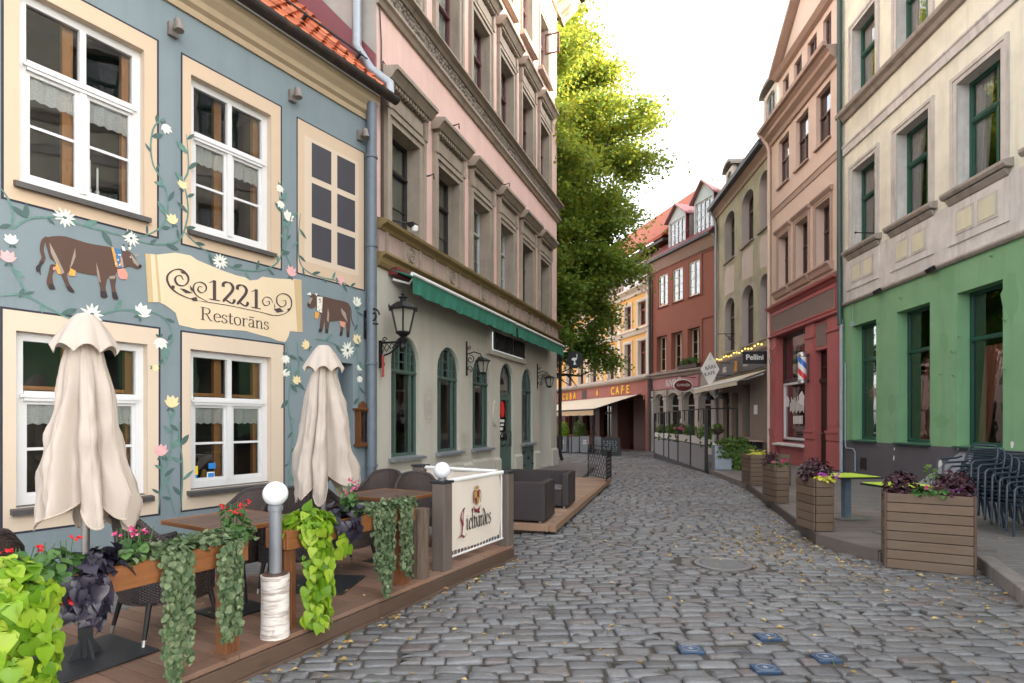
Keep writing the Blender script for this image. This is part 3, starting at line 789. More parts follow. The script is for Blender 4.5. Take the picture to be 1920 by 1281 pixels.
# painted borders (flat paint)
for k, (bo, io) in rects.items():
    q = MB(); y = -.004; a, b, c, d = bo; A, Bq, C_, D = io
    mi = 0 if k in ('W1', 'W2') else 1
    for (x0, x1, z0, z1) in ((a, A, c, d), (Bq, b, c, d), (A, Bq, c, C_), (A, Bq, D, d)):
        q.face([(x0, y, z0), (x1, y, z0), (x1, y, z1), (x0, y, z1)], mi, .5)
    t = .022
    for (x0, x1, z0, z1) in ((a - t, a, c - t, d + t), (b, b + t, c - t, d + t), (a, b, c - t, c), (a, b, d, d + t)):
        q.face([(x0, y, z0), (x1, y, z0), (x1, y, z1), (x0, y, z1)], 2, .5)
    q.build('painted_border', [M['beige'], M['beige2'], M['navy']], blue)
lc = {'W1': .50, 'W2': .50, 'W4': .5, 'W5': .5}
for (k, (bo, io)), o in zip(rects.items(), ops):
    up = k in ('W1', 'W2')
    zt = o['z0'] + (o['z1'] - o['z0']) * .635
    ln = (zt - .06, zt - (.30 if up else .28))
    w = add_window(blue, o, M['white'], M['glass'], fw=.085, cols=(.5,), transom=.635, rows=(.5,), sash=.035, sill=(.075, .075, .05), sillmat=M['sill'], lace=ln, muntin=.03)
    q = MB()      # orange wooden inner window seen through the glass
    a, b, c, d = o['s0'], o['s1'], o['z0'], o['z1']
    for xx in (a + .5 * (b - a), b):
        q.box(xx - .15, xx - .05, o['rec'] + .11, o['rec'] + .17, c, d)
    q.box(a + .02, b - .151, o['rec'] + .115, o['rec'] + .165, zt - .02, zt + .06)
    if not up: q.box(a + .02, b - .151, o['rec'] + .12, o['rec'] + .16, zt + .07, zt + .11)
    q.build('inner_frame', M['innerwood'], w)
    if k == 'W1':
        q = MB()
        for i, (fx, h) in enumerate(((.60, .42), (.665, .36))):
            x = a + (b - a) * fx
            q.lathe([(.016, 0), (.02, .02), (.012, .06), (.02, .10), (.011, .12), (.011, h), (.003, h + .02)], (x, o['rec'] + .125, c + .1), 8)
        q.build('candle', M['signwhite'], w)
    if k == 'W5':
        q = MB(); yy = o['rec'] + .030
        def st(px0, py0, px1, py1, m, dz=0):
            a0, b0, c0, d0 = bx(px0, py0, px1, py1, o['rec'] + .03); q.face([(a0, yy - dz, c0), (b0, yy - dz, c0), (b0, yy - dz, d0), (a0, yy - dz, d0)], m)
        st(369, 861, 384, 876, 0); st(378, 876, 391, 892, 1); st(378, 893, 390, 911, 2, .0004); st(369, 878, 377, 912, 3, .0002)
        st(408, 887, 422, 907, 3, .0003); st(410, 889, 421, 905, 2, .0006); st(411, 870, 424, 880, 2, .0002)
        q.build('stickers', [M['stickg'], M['sticky'], M['stickb'], M['signwhite']], w)
        q = MB()
        for (px, py, rr, mi) in ((466, 893, .06, 0), (440, 900, .05, 1), (478, 903, .045, 1)):
            a0, z0_ = B.sz(px, py, .3); q.lathe([(rr * .5, 0), (rr, .05), (rr * .8, .12), (rr * .3, .16)], (a0, o['rec'] + .3, z0_ - .05), 10, mi)
        q.build('ornament', [M['redpaint'], M['gold']], w)
# blind painted window
a, b = s_w3l, s_w3r; d = B.sz(558, 222)[1]; c = B.sz(558, 511)[1]
q = MB(); y = -.004
def fq(x0, x1, z0, z1, m, dy=0.0): q.face([(x0, y - dy, z0), (x1, y - dy, z0), (x1, y - dy, z1), (x0, y - dy, z1)], m, .5)
fq(a, b, c, d, 0); t = .02
for r_ in ((a - t, a, c - t, d + t), (b, b + t, c - t, d + t), (a, b, c - t, c), (a, b, d, d + t)): fq(*r_, 2)
e = .12; fq(a + e, b - e, c + .20, d - .20, 1, .0015)
W = b - a; H_ = d - c
for i in range(2):
    for j in range(3):
        x0 = a + W * (.19 + .375 * i) ; x1 = x0 + W * .285
        z0_ = c + H_ * (.125 + .268 * j); z1_ = z0_ + H_ * .228
        fq(x0, x1, z0_, z1_, 3, .003)
q.build('painted_blind_window', [M['beige'], M['beige2'], M['navy'], M['darkpane']], blue)
# door leaf in its niche
q = MB(); q.box(door['s0'], door['s1'], .24, .29, .10, door['z1']); q.box(door['s0'] + .06, door['s1'] - .06, .225, .24, .3, 1.0); q.box(door['s0'] + .06, door['s1'] - .06, .225, .24, 1.15, door['z1'] - .15)
dl = q.build('door', M['bluegrey'], blue); q = MB(); q.tube([(door['s0'] + .08, .235, 1.1), (door['s0'] + .08, .18, 1.1), (door['s0'] + .16, .18, 1.1)], .012, 8); q.build('handle', M['steel'], dl)
# cornice, gutter, roof
zc = B.sz(695, 232)[1]
cor = [(.0, zc), (-.03, zc), (-.04, zc + .08), (-.09, zc + .12), (-.10, zc + .20), (-.16, zc + .27), (-.17, zc + .33), (-.21, zc + .37), (-.21, zc + .40), (.0, zc + .40)]
mould(blue, 'cornice', M['cornice_ochre'], 0, BL - .12, cor)
ze = zc + .40
gp = [(-.21 - .10 + .10 * math.cos(R(t)), ze + .07 + .10 * math.sin(R(t))) for t in range(180, 361, 20)]
gp2 = [((-.31) + (p[0] + .31) * .86, ze + .07 + (p[1] - ze - .07) * .86) for p in reversed(gp)]
q = MB(); q.prism_x(0, BL + .16, gp + gp2); q.lathe([(.02, 0), (.02, .01)], (BL, -.31, ze), 6)
gt = q.build('gutter', M['gutter'], blue); 
# roof of pantiles: slope 47 degrees
sl = R(47); tw = .215; th = .315
q = MB(); n_c = 17
for cidx in range(n_c):
    for ti in range(int(BL / tw) + 1):
        x0 = ti * tw; rr = rng.random(); seg = 5
        d0 = cidx * th; d1 = d0 + th + .06
        jl = rng.uniform(-.008, .008)
        prev = None
        for k in range(seg + 1):
            f = k / seg; hh = .038 * math.sin(math.pi * 2 * f) + .004
            x = x0 + f * tw * 1.02
            lo = Vector((x, -.25 + d0 * math.cos(sl), ze + .12 + d0 * math.sin(sl))) + Vector((0, -math.sin(sl), math.cos(sl))) * (hh + .045 + jl)
            hi = Vector((x, -.25 + d1 * math.cos(sl), ze + .12 + d1 * math.sin(sl))) + Vector((0, -math.sin(sl), math.cos(sl))) * (hh + jl)
            lb = lo - Vector((0, -math.sin(sl), math.cos(sl))) * .022
            if prev:
                q.face([prev[0], lo, hi, prev[1]], 0, rr); q.face([prev[2], lb, lo, prev[0]], 0, rr)
            prev = (lo, hi, lb)
rf = q.build('roof', M['tile'], blue)
D = n_c * th
q = MB(); q.face([(0, -.25, ze + .10), (BL, -.25, ze + .10), (BL, -.25 + D * math.cos(sl), ze + .10 + D * math.sin(sl)), (0, -.25 + D * math.cos(sl), ze + .10 + D * math.sin(sl))])
q.build('underlay', M['gutter'], rf)
q = MB()   # snow rail on the roof
for dd in (.62, .70):
    q.tube([(0.2, -.25 + dd * math.cos(sl) - .12, ze + .12 + dd * math.sin(sl) + .14), (BL - .15, -.25 + dd * math.cos(sl) - .12, ze + .12 + dd * math.sin(sl) + .14)], .012, 6)
for x in [1.0 + i * 1.1 for i in range(8)]:
    b0 = Vector((x, -.25 + .66 * math.cos(sl), ze + .14 + .66 * math.sin(sl)))
    q.hexa([b0 + Vector((-.02, .05, .02)), b0 + Vector((.02, .05, .02)), b0 + Vector((.02, -.12, .10)), b0 + Vector((-.02, -.12, .10))],
           [b0 + Vector((-.02, .06, .06)), b0 + Vector((.02, .06, .06)), b0 + Vector((.02, -.12, .16)), b0 + Vector((-.02, -.12, .16))])
q.build('snow_guard', M['plate'], rf)
# little roof hatch with a vent (top of picture)
hx = B.s(478); q = MB()
hb = Vector((hx, -.25 + 1.15 * math.cos(sl), ze + .15 + 1.15 * math.sin(sl)))
q.box(hb.x - .30, hb.x + .30, hb.y - .10, hb.y + .7, hb.z, hb.z + .50, 0); q.box(hb.x - .38, hb.x + .38, hb.y - .2, hb.y + .7, hb.z + .50, hb.z + .56, 1)
q.tube([(hb.x + .42, hb.y - .25, hb.z - .05), (hb.x + .42, hb.y - .25, hb.z + .35)], .06, 10, 1); q.tube([(hb.x + .42, hb.y - .25, hb.z + .35), (hb.x + .30, hb.y - .32, hb.z + .47)], .06, 10, 1)
q.build('roof_hatch', [M['maroon'], M['steel']], rf)
# downpipe at the corner
px_ = B.s(697, .14)
q = MB(); q.tube([(px_, -.14, zc + .25), (px_, -.14, .14)], .085, 14)
dp = q.build('downpipe', M['bluepipe'], blue); smooth_by_angle(dp)
for z in (.9, 2.62, 4.6, 6.1): q = MB(); q.lathe([(.088, -.02), (.10, -.02), (.10, .02), (.088, .02)], (px_, -.14, z), 14); q.build('pipe_collar', M['bluepipe'], dp)

# ---- the mural: cows, parchment, lettering, flowers. all flat paint in the wall plane
def zp(x, y, sc, ox, oy): return B.sz(x / sc + ox, y / sc + oy)
def mural_poly(pen, pts, sc, ox, oy, m, dy=0.0): pen.poly([zp(x, y, sc, ox, oy) for x, y in pts], m, dy, .5)
cowm = [M['cowbrown'], M['cowpale'], M['cowdark'], M['cowpink'], M['coworange'], M['cowblue'], M['petalw']]
def smoothp(pts, sub=4): return [(v.x, v.y) for v in catmull([(x, y, 0) for x, y in pts], sub, True)]
def hoof(pen, pts, S): mural_poly(pen, pts, *S, 2, .0032)
S1 = (5.3333, 0, 380)
pen = Pen(-.0065)
for leg in ([(505,620),(565,640),(525,720),(528,800),(545,860),(490,862),(462,795),(482,700)], [(1095,745),(1158,745),(1150,850),(1178,962),(1128,960),(1110,860)]):
    mural_poly(pen, smoothp(leg), *S1, 0)
mural_poly(pen, smoothp([(440,362),(520,338),(640,338),(760,372),(900,412),(1110,448),(1190,490),(1225,640),(1160,700),(1150,748),(1090,762),(1055,748),(975,732),(860,715),(760,692),(690,680),(640,660),(600,690),(545,600),(500,560),(470,470),(452,400)]), *S1, 0, .001)
for leg in ([(560,560),(720,590),(690,680),(665,720),(690,810),(742,895),(690,890),(655,830),(610,720)], [(962,640),(1070,700),(1052,850),(1070,945),(1005,945),(1000,850)]):
    mural_poly(pen, smoothp(leg), *S1, 0, .002)
mural_poly(pen, smoothp([(1170,470),(1250,475),(1290,490),(1325,520),(1350,560),(1385,610),(1412,628),(1405,655),(1360,664),(1320,645),(1270,640),(1225,655),(1190,560)]), *S1, 0, .002)
for pp, m_ in (([(490,400),(530,470),(575,560),(640,700),(612,720),(545,590),(505,500)],1), ([(748,455),(752,540),(722,620),(690,670),(718,560)],1), ([(958,600),(985,690),(1004,800),(985,790),(965,700)],1),
    ([(1085,740),(1150,730),(1145,762),(1095,765)],1), ([(1298,508),(1325,540),(1392,625),(1375,640),(1330,600)],1), ([(1335,515),(1392,520),(1352,552)],1), ([(1380,622),(1412,625),(1408,650),(1382,655)],2),
    ([(560,600),(590,650),(605,715),(575,715),(550,650)],4), ([(700,655),(755,685),(745,738),(680,728)],4), ([(525,650),(550,640),(552,672),(530,680)],3),
    ([(1165,668),(1240,658),(1275,715),(1268,770),(1205,766),(1180,740)],3), ([(1130,452),(1205,470),(1240,648),(1180,656)],5), ([(1108,448),(1132,450),(1178,652),(1152,640)],4), ([(1198,530),(1216,560),(1228,650),(1214,640)],4),
    ([(1210,432),(1240,445),(1252,486),(1222,482)],6), ([(1278,448),(1310,444),(1302,476),(1284,474)],6), ([(1218,414),(1245,430),(1232,440)],2), ([(1270,424),(1298,436),(1282,446)],2), ([(1292,538),(1310,545),(1300,556)],6)):
    mural_poly(pen, pp, *S1, m_, .003)
for h in ([(485,815),(520,815),(552,868),(492,866)], [(655,835),(700,840),(746,898),(690,892)], [(1000,885),(1055,890),(1074,950),(1004,944)], [(1112,895),(1160,900),(1182,968),(1126,962)]): hoof(pen, h, S1)
for i in range(9):
    x, y = rng.uniform(1150, 1210), rng.uniform(480, 640); mural_poly(pen, [(x-9,y),(x,y-10),(x+9,y),(x,y+10)], *S1, (4 if i % 2 else 6), .0036)
tail = [zp(x, y, *S1) for x, y in ((475,352),(432,385),(415,470),(432,555),(400,615))]
pen.stroke(tail, .035, const=True, taper=False)
mural_poly(pen, smoothp([(412,590),(432,600),(405,650),(402,730),(385,690),(368,700),(355,650),(385,615)]), *S1, 2, .001)
cow1 = pen.mb.build('painted_cow', cowm, blue)
S2 = (4.364, 260, 440)
pen = Pen(-.0065)
for leg in ([(1490,660),(1522,680),(1502,790),(1475,795)], [(1655,700),(1682,715),(1665,820),(1645,822)]): mural_poly(pen, leg, *S2, 0)
mural_poly(pen, smoothp([(1450,500),(1500,505),(1600,530),(1700,555),(1725,600),(1720,680),(1690,720),(1640,705),(1560,712),(1510,690),(1480,640),(1450,600)]), *S2, 0, .001)
for leg in ([(1518,660),(1562,690),(1547,800),(1525,802)], [(1690,660),(1727,640),(1729,740),(1720,836),(1700,836)]): mural_poly(pen, leg, *S2, 0, .002)
mural_poly(pen, smoothp([(1395,490),(1450,498),(1458,570),(1420,602),(1385,592),(1378,562),(1405,530)]), *S2, 0, .002)
for pp, m_ in (([(1400,515),(1420,520),(1400,570),(1385,560)],1), ([(1378,565),(1395,570),(1392,592),(1378,585)],2), ([(1545,600),(1556,650),(1550,720),(1536,700)],1), ([(1650,600),(1690,640),(1706,720),(1692,700),(1660,650)],1),
    ([(1455,508),(1502,510),(1496,642),(1456,622)],6), ([(1440,628),(1476,640),(1462,692),(1436,682)],4), ([(1640,705),(1692,718),(1680,765),(1645,745)],3), ([(1368,490),(1402,470),(1410,498)],6), ([(1440,480),(1462,485),(1450,505)],6)):
    mural_poly(pen, pp, *S2, m_, .003)
for h in ([(1474,770),(1496,770),(1494,800),(1468,798)], [(1526,775),(1548,775),(1546,808),(1522,806)], [(1645,795),(1666,795),(1662,828),(1640,826)], [(1702,800),(1722,800),(1720,840),(1698,838)]): hoof(pen, h, S2)
for i in range(10):
    x, y = rng.uniform(1462, 1492), rng.uniform(520, 625); mural_poly(pen, [(x-6,y),(x,y-7),(x+6,y),(x,y+7)], *S2, rng.choice((2, 4, 5)), .0036)
pen.stroke([zp(x, y, *S2) for x, y in ((1708,560),(1732,610),(1738,690),(1762,748))], .02, const=True, taper=False)
pen.mb.build('painted_cow', cowm, blue)
pen = Pen(-.005)
scr = [(52,155),(145,165),(300,148),(420,170),(480,210),(600,260),(700,300),(800,335),(870,350),(910,375),(970,370),(1010,345),(1130,360),(1260,365),(1330,370),(1340,800),(1235,790),(1225,830),(1200,880),(1140,870),(1080,845),(980,820),(880,790),(760,780),(620,775),(480,775),(330,740),(300,640),(220,580),(160,550),(75,555)]
mural_poly(pen, scr, *S2, 0)
mural_poly(pen, [(52,155),(148,165),(182,552),(75,555)], *S2, 1, .0012); mural_poly(pen, [(1268,372),(1330,370),(1340,800),(1296,795)], *S2, 1, .0012)
mural_poly(pen, [(95,160),(128,163),(160,552),(118,554)], *S2, 0, .002)
par = pen.mb.build('painted_parchment', [M['parch'], M['parchroll']], blue)
pen = Pen(-.0085)
for ch, (x0, yb), (x1, yt) in (('1', (565, 528), (662, 366)), ('2', (678, 552), (790, 385)), ('2', (795, 575), (898, 408)), ('1', (910, 596), (1000, 440))):
    a0, z0_ = zp(x0, yb, *S2); a1, z1_ = zp(x1, yt, *S2); zb = zp((x0 + x1) / 2, yb + (x1 - x0) * .085, *S2)[1]
    zt_ = zp((x0 + x1) / 2, yt + 8, *S2)[1]
    h = zt_ - zb; draw_serif(pen, ch, a0, zb, h, h * .175, width=(a1 - a0))
a0, zb = zp(500, 695, *S2); a1, _ = zp(1066, 782, *S2); zcap = zp(500, 590, *S2)[1]
draw_serif(pen, 'Restorans', a0, zb, (zcap - zb), (zcap - zb) * .135, width=a1 - a0, macron=(6,))
def orn(pts, w): pen.stroke([zp(x, y, *S2) for x, y in pts], w, .4, .5)
orn([(470,540),(390,515),(300,470),(242,405),(232,340),(280,293),(345,288),(395,335),(402,382),(370,417),(320,412),(295,372),(310,340),(345,340),(362,372)], .028)
orn([(560,548),(480,505),(445,455),(455,405),(500,390),(545,415),(547,455),(512,477),(482,455),(492,425),(518,432)], .022)
orn([(470,540),(700,575),(900,615),(1100,660)], .014)
orn([(1095,560),(1075,522),(1035,512),(1010,545),(1030,580),(1065,572),(1062,545),(1040,550)], .018)
orn([(1000,635),(1100,662),(1180,652),(1235,612),(1248,550),(1222,500),(1170,484),(1130,510),(1130,560),(1165,592),(1200,572),(1196,540),(1172,545)], .024)
for pp in ([(425,520),(470,510),(480,545),(440,545)], [(330,440),(370,445),(440,480),(380,480)], [(415,410),(435,440),(440,470),(420,450)], [(1100,610),(1150,600),(1185,630),(1130,640)], [(1105,560),(1115,590),(1105,610)], [(335,300),(370,305),(378,325),(350,318)], [(265,415),(292,420),(290,445),(270,440)], [(1210,610),(1236,600),(1222,632)]):
    mural_poly(pen, pp, *S2, 0)
pen.mb.build('lettering', M['script'], par)
# vines and flowers
pen = Pen(-.0062)
def leaf(s_, z_, L, an, m, w=.30):
    pts = []
    for t, k in ((0, 0), (.25, .75), (.5, 1), (.75, .7), (1, 0)): pts.append((t * L, k * w * L * .5))
    pts += [(t * L, -k * w * L * .5) for t, k in ((.75, .7), (.5, 1), (.25, .75))]
    ca, sa = math.cos(an), math.sin(an)
    pen.poly([(s_ + x * ca - y * sa, z_ + x * sa + y * ca) for x, y in pts], m, .0012)
def vine(pp, w=.021, leafs=True, L=.16):
    P = [B.sz(x, y) for x, y in pp]
    pen.stroke(P, w, const=True, sub=6)
    Q = catmull([(p[0], p[1], 0) for p in P], 6)
    if leafs:
        acc = 0; side = 1
        for i in range(1, len(Q) - 1):
            acc += (Q[i] - Q[i - 1]).length
            if acc > .17:
                acc = 0; d = Q[i + 1] - Q[i - 1]; an = math.atan2(d.y, d.x) + side * rng.uniform(.5, 1.1); side = -side
                leaf(Q[i].x, Q[i].y, L * rng.uniform(.6, 1.2), an, rng.choice((0, 1, 1)), rng.uniform(.24, .42))
for v_ in ([(0,352),(14,372),(24,400),(22,428),(48,412),(80,407),(121,408)], [(121,408),(150,421),(190,432),(245,446)], [(245,446),(275,441),(300,427),(312,405),(314,372),(303,338),(287,310),(282,275),(287,242),(300,226),(310,222)],
           [(245,447),(280,457),(315,457),(335,450),(345,432),(352,400),(350,370),(344,342),(352,322),(352,290),(349,252)], [(343,433),(365,455),(395,478),(412,490)], [(412,490),(440,503),(475,508),(505,502),(524,486),(531,450),(529,400),(522,360)],
           [(0,556),(30,552),(60,560),(95,580),(130,597),(155,599)], [(8,470),(22,500),(45,540),(62,562)], [(185,592),(215,582),(240,581),(265,582)], [(280,585),(302,592),(318,612),(322,640),(303,660),(308,684)],
           [(296,962),(303,905),(318,850),(322,800),(315,772)], [(327,965),(316,920),(304,885),(301,850)], [(337,965),(341,910),(341,860),(334,815),(338,785)], [(545,500),(535,470),(540,430),(548,395)],
           [(563,400),(559,445),(562,492),(580,512),(605,521),(640,529),(668,545)], [(535,640),(545,700),(540,760),(548,820),(541,880),(545,960)], [(556,640),(560,700),(552,740)], [(590,636),(615,640),(640,652)], [(666,560),(670,600),(668,650),(672,690)], [(674,700),(672,740),(674,770)]):
    vine(v_)
def daisy(px, py, rp, m=2):
    s_, z_ = B.sz(px, py); s2, _ = B.sz(px + rp, py); r_ = (s2 - s_) * .88
    n = 12
    for i in range(n):
        leaf(s_, z_, r_ * rng.uniform(.85, 1.15), 2 * math.pi * i / n + rng.uniform(-.1, .1), m, .26)
    pen.poly([(s_ + r_ * .18 * math.cos(t), z_ + r_ * .18 * math.sin(t)) for t in [2 * math.pi * k / 8 for k in range(8)]], 1, .003)
def tulip(px, py, rp, m, rot=90):
    s_, z_ = B.sz(px, py); s2, _ = B.sz(px + rp, py); r_ = (s2 - s_) * .76; an = R(rot)
    bx_, bz_ = s_ - math.cos(an) * r_, z_ - math.sin(an) * r_
    for da, L, w in ((0, 1.9, .55), (.42, 1.95, .38), (-.42, 1.95, .38), (.85, 1.5, .30), (-.85, 1.5, .30)): leaf(bx_, bz_, r_ * L, an + da, m, w)
    leaf(bx_, bz_, r_ * .8, an + 2.4, 1, .5); leaf(bx_, bz_, r_ * .8, an - 2.4, 1, .5)
for d_ in ((121,408,24), (245,447,18), (172,590,25), (412,490,17), (651,657,15)): daisy(*d_)
for t_ in ((20,448,17,2,100), (14,480,20,4,95), (322,410,14,3,110), (342,345,12,3,80), (312,243,13,2,-60), (268,582,19,2,60), (301,645,16,2,-80), (322,752,17,3,80), (301,843,17,4,90), (292,690,9,3,0), (541,405,12,2,60), (546,508,12,4,80), (524,355,9,2,-90), (526,385,9,2,-90), (640,526,9,4,10), (669,565,10,2,90), (669,635,10,3,90), (572,646,10,3,150), (535,675,10,2,-80), (536,700,9,2,-80), (556,712,10,3,90), (674,690,7,2,-90), (674,712,7,2,-90)): tulip(*t_)
pen.mb.build('painted_flower_garland', [M['stem'], M['stemdk'], M['petalw'], M['petaly'], M['petalp']], blue)
# ------------------------------------------------------------------ tall pink stone-trimmed house with the pub
P_ = Facade(-2.35, 10.0, .361, 1.0)
pink = empty('townhouse', (P_.o.x, P_.o.y, 0), P_.ang, 'tall pink townhouse with brown stone window hoods, carved frieze and a pale arched pub front', 'house')
PL = 11.72; PZ = 17.6
sp = 1.83
def k6(f): return [f(k) for k in range(6)]
f2 = k6(lambda k: op(.42 + sp * k, 1.45 + sp * k, 5.16, 7.02, rec=.24, room=.8, wall_m=2, room_m=1))
f3 = k6(lambda k: op(.42 + sp * k, 1.45 + sp * k, 9.56, 11.55, rec=.20, room=.8, wall_m=2, room_m=1))
f4 = k6(lambda k: op(.46 + sp * k, 1.42 + sp * k, 13.32, 15.2, rec=.18, room=.8, wall_m=2, room_m=1))
arch = [op(.47, 1.50, .98, 3.27, .52, rec=.07, room=1.2, wall_m=3, room_m=1), op(2.28, 3.38, .98, 3.27, .55, rec=.07, room=1.2, wall_m=3, room_m=1),
        op(4.12, 5.22, .98, 3.27, .55, rec=.07, room=1.2, wall_m=3, room_m=1), op(5.96, 7.04, .16, 3.27, .54, rec=.07, room=1.2, wall_m=3, room_m=1),
        op(7.78, 8.86, .98, 3.27, .54, rec=.07, room=1.2, wall_m=3, room_m=1)]
pas = op(9.62, 10.95, .12, 3.30, .5, rec=.9, room=1.5, wall_m=3, room_m=3)
w0 = MB()
wall_face(w0, 0, PL, 0, 4.45, arch + [pas], 3)
wall_face(w0, 0, PL, 4.45, PZ, f2 + f3 + f4, 0)
# far corner side (towards the little square), gable over the blue roof, back
w0.face([(PL, 0, 0), (PL, 8, 0), (PL, 8, 4.45), (PL, 0, 4.45)], 3, .5); w0.face([(PL, 0, 4.45), (PL, 8, 4.45), (PL, 8, PZ), (PL, 0, PZ)], 0, .5)
w0.face([(0, 8, 0), (0, 0, 0), (0, 0, PZ), (0, 8, PZ)], 4, .5)
w0.face([(0, 8, 0), (PL, 8, 0), (PL, 8, PZ), (0, 8, PZ)], 0, .5); w0.face([(0, 0, PZ), (PL, 0, PZ), (PL, 8, PZ), (0, 8, PZ)], 0, .5)
w0.build('wall', [M['pink'], M['room_pale'], M['pinkstone'], M['greige'], M['gable']], pink)
M['pinkglass'] = m_glass('pale_reflecting_glass', boost=1.8, wob=.03)
for k, o in enumerate(f2):
    pale = k in (2, 3)
    add_window(pink, o, M['greywood'] if pale else M['darkframe'], M['pinkglass'], fw=.055, cols=(.42,), transom=.66, rows=(.45,), muntin=.02, surround=(M['pinkstone'], .20, .09, 'hood'), curtain=(M['jamb'] if pale else M['lace'], [(0, 1, 0, 1, .98, .02)]))
for k, o in enumerate(f3):
    w = add_window(pink, o, M['redframe'], M['pinkglass'], fw=.055, cols=(.42,), transom=.62, surround=(M['pinkstone'], .20, .09, 'hood'), curtain=(M['lace'], [(0, 1, 0, 1, .98, .05)]))
for k, o in enumerate(f4):
    add_window(pink, o, M['redframe'], M['pinkglass'], fw=.055, cols=(.5,), transom=.62, surround=(M['pinkstone'], .16, .07, 'sillbox'), curtain=(M['lace'], [(0, 1, 0, 1, .98, .05)]))
# an open casement on the top floor
q = MB(); o = f4[5]; x = o['s1']; q.box(x - .02, x + .02, -.42, .10, 14.35, 14.40); q.box(x - .02, x + .02, -.42, .10, 15.0, 15.05); q.box(x - .02, x + .02, -.42, -.37, 14.40, 15.0); q.box(x - .02, x + .02, .05, .10, 14.40, 15.0)
q.build('open_casement', M['redframe'], pink)
for i, o in enumerate(arch):
    if i == 3: continue
    add_window(pink, o, M['greenframe'], M['glass'], fw=.06, cols=(.22, .78), transom=.70, top_cols=(.22, .36, .64, .78), top_rows=(.28, .55), surround=None, sill=(.12, .07, .10), sillmat=M['zinc'],
               curtain=(M['jamb'], [(.0, .35, .0, .3, .68, .0), (.7, 1, .75, 1, .68, .0)]))
# door under the fourth arch
o = arch[3]
dr = add_window(pink, dict(o, z0=2.36), M['greenframe'], M['glass'], fw=.06, cols=(), transom=None, top_cols=None, name='fanlight')
q = MB(); a, b = o['s0'], o['s1']; yy = o['rec']
q.box(a, a + .07, yy, yy + .08, .16, 2.36); q.box(b - .07, b, yy, yy + .08, .16, 2.36); q.box(a + .07, b - .07, yy + .01, yy + .07, .16, .26)
q.box(a + .07, b - .07, yy + .035, yy + .055, .26, .98); q.box(a + .07, b - .07, yy + .012, yy + .07, .98, 1.10); q.box(a + .07, b - .07, yy + .012, yy + .07, 2.24, 2.36)
q.box(a + .07, a + .17, yy + .012, yy + .07, .26, 2.24); q.box(b - .17, b - .07, yy + .012, yy + .07, .26, 2.24)
d_ = q.build('door', M['greenframe'], pink)
g = MB(); g.face([(a + .17, yy + .05, 1.10), (b - .17, yy + .05, 1.10), (b - .17, yy + .05, 2.24), (a + .17, yy + .05, 2.24)]); g.build('pane', M['glass'], d_)
q = MB(); q.prism_y(yy + .040, yy + .047, [(a + .28 + .20 + .17 * math.cos(t), 1.98 + .24 * math.sin(t)) for t in [2 * math.pi * k / 9 for k in range(9)]]); q.build('red_sticker', M['redpaint'], d_)
q = MB()
for (z0_, z1_, x0, x1) in ((1.62, 1.70, .25, .62), (1.52, 1.58, .32, .58), (1.40, 1.48, .30, .50), (1.22, 1.34, .32, .48)): q.box(a + x0, a + x1, yy + .036, yy + .044, z0_, z1_)
q.build('notice', M['signwhite'], d_)
q = MB(); q.tube([(b - .2, yy, .95), (b - .2, yy - .07, .95), (b - .2, yy - .07, 1.35), (b - .2, yy, 1.35)], .013, 8)
for k in range(6): q.tube([(a + .22 + .10 * k, yy + .03, 1.02), (a + .22 + .10 * k, yy + .03, 1.32 - .03 * abs(k - 2.5))], .009, 6)
q.tube([(a + .5 + .24 * math.cos(t), yy + .02, 1.15 + .20 * math.sin(t)) for t in [2 * math.pi * i / 16 for i in range(17)]], .013, 6)
q.build('handle', M['iron'], d_)
# inner gate in the passage
# small cellar doors under the fifth window
q = MB(); q.box(7.78, 8.30, -.03, -.003, .14, .86); q.box(8.32, 8.84, -.03, -.003, .14, .86)
cd = q.build('cellar_door', M['greenframe'], pink); q = MB()
for z in (.30, .70): q.box(7.80, 8.02, -.045, -.031, z, z + .04); q.box(8.60, 8.82, -.045, -.031, z, z + .04)
q.box(8.24, 8.38, -.06, -.031, .48, .56); q.build('hinge', M['iron'], cd)
# plinth with raised panels
for (a, b, y, z0, z1) in ((0, .30, .07, 0, .62), (1.62, 2.15, .07, 0, .62), (3.5, 4.0, .07, 0, .62), (5.34, 5.9, .07, 0, .62), (7.1, 7.7, .07, 0, .62), (8.95, 9.55, .07, 0, .62), (11.0, PL, .07, 0, .62), (.42, 1.55, .05, .36, .66), (2.25, 3.42, .05, .36, .66), (4.08, 5.26, .05, .36, .66)):
    q = MB(); q.prism_x(a, b, [(-.002, z0), (-y, z0), (-y, z1), (-.002, z1 + .07)]); q.build('plinth', M['greige'], pink)
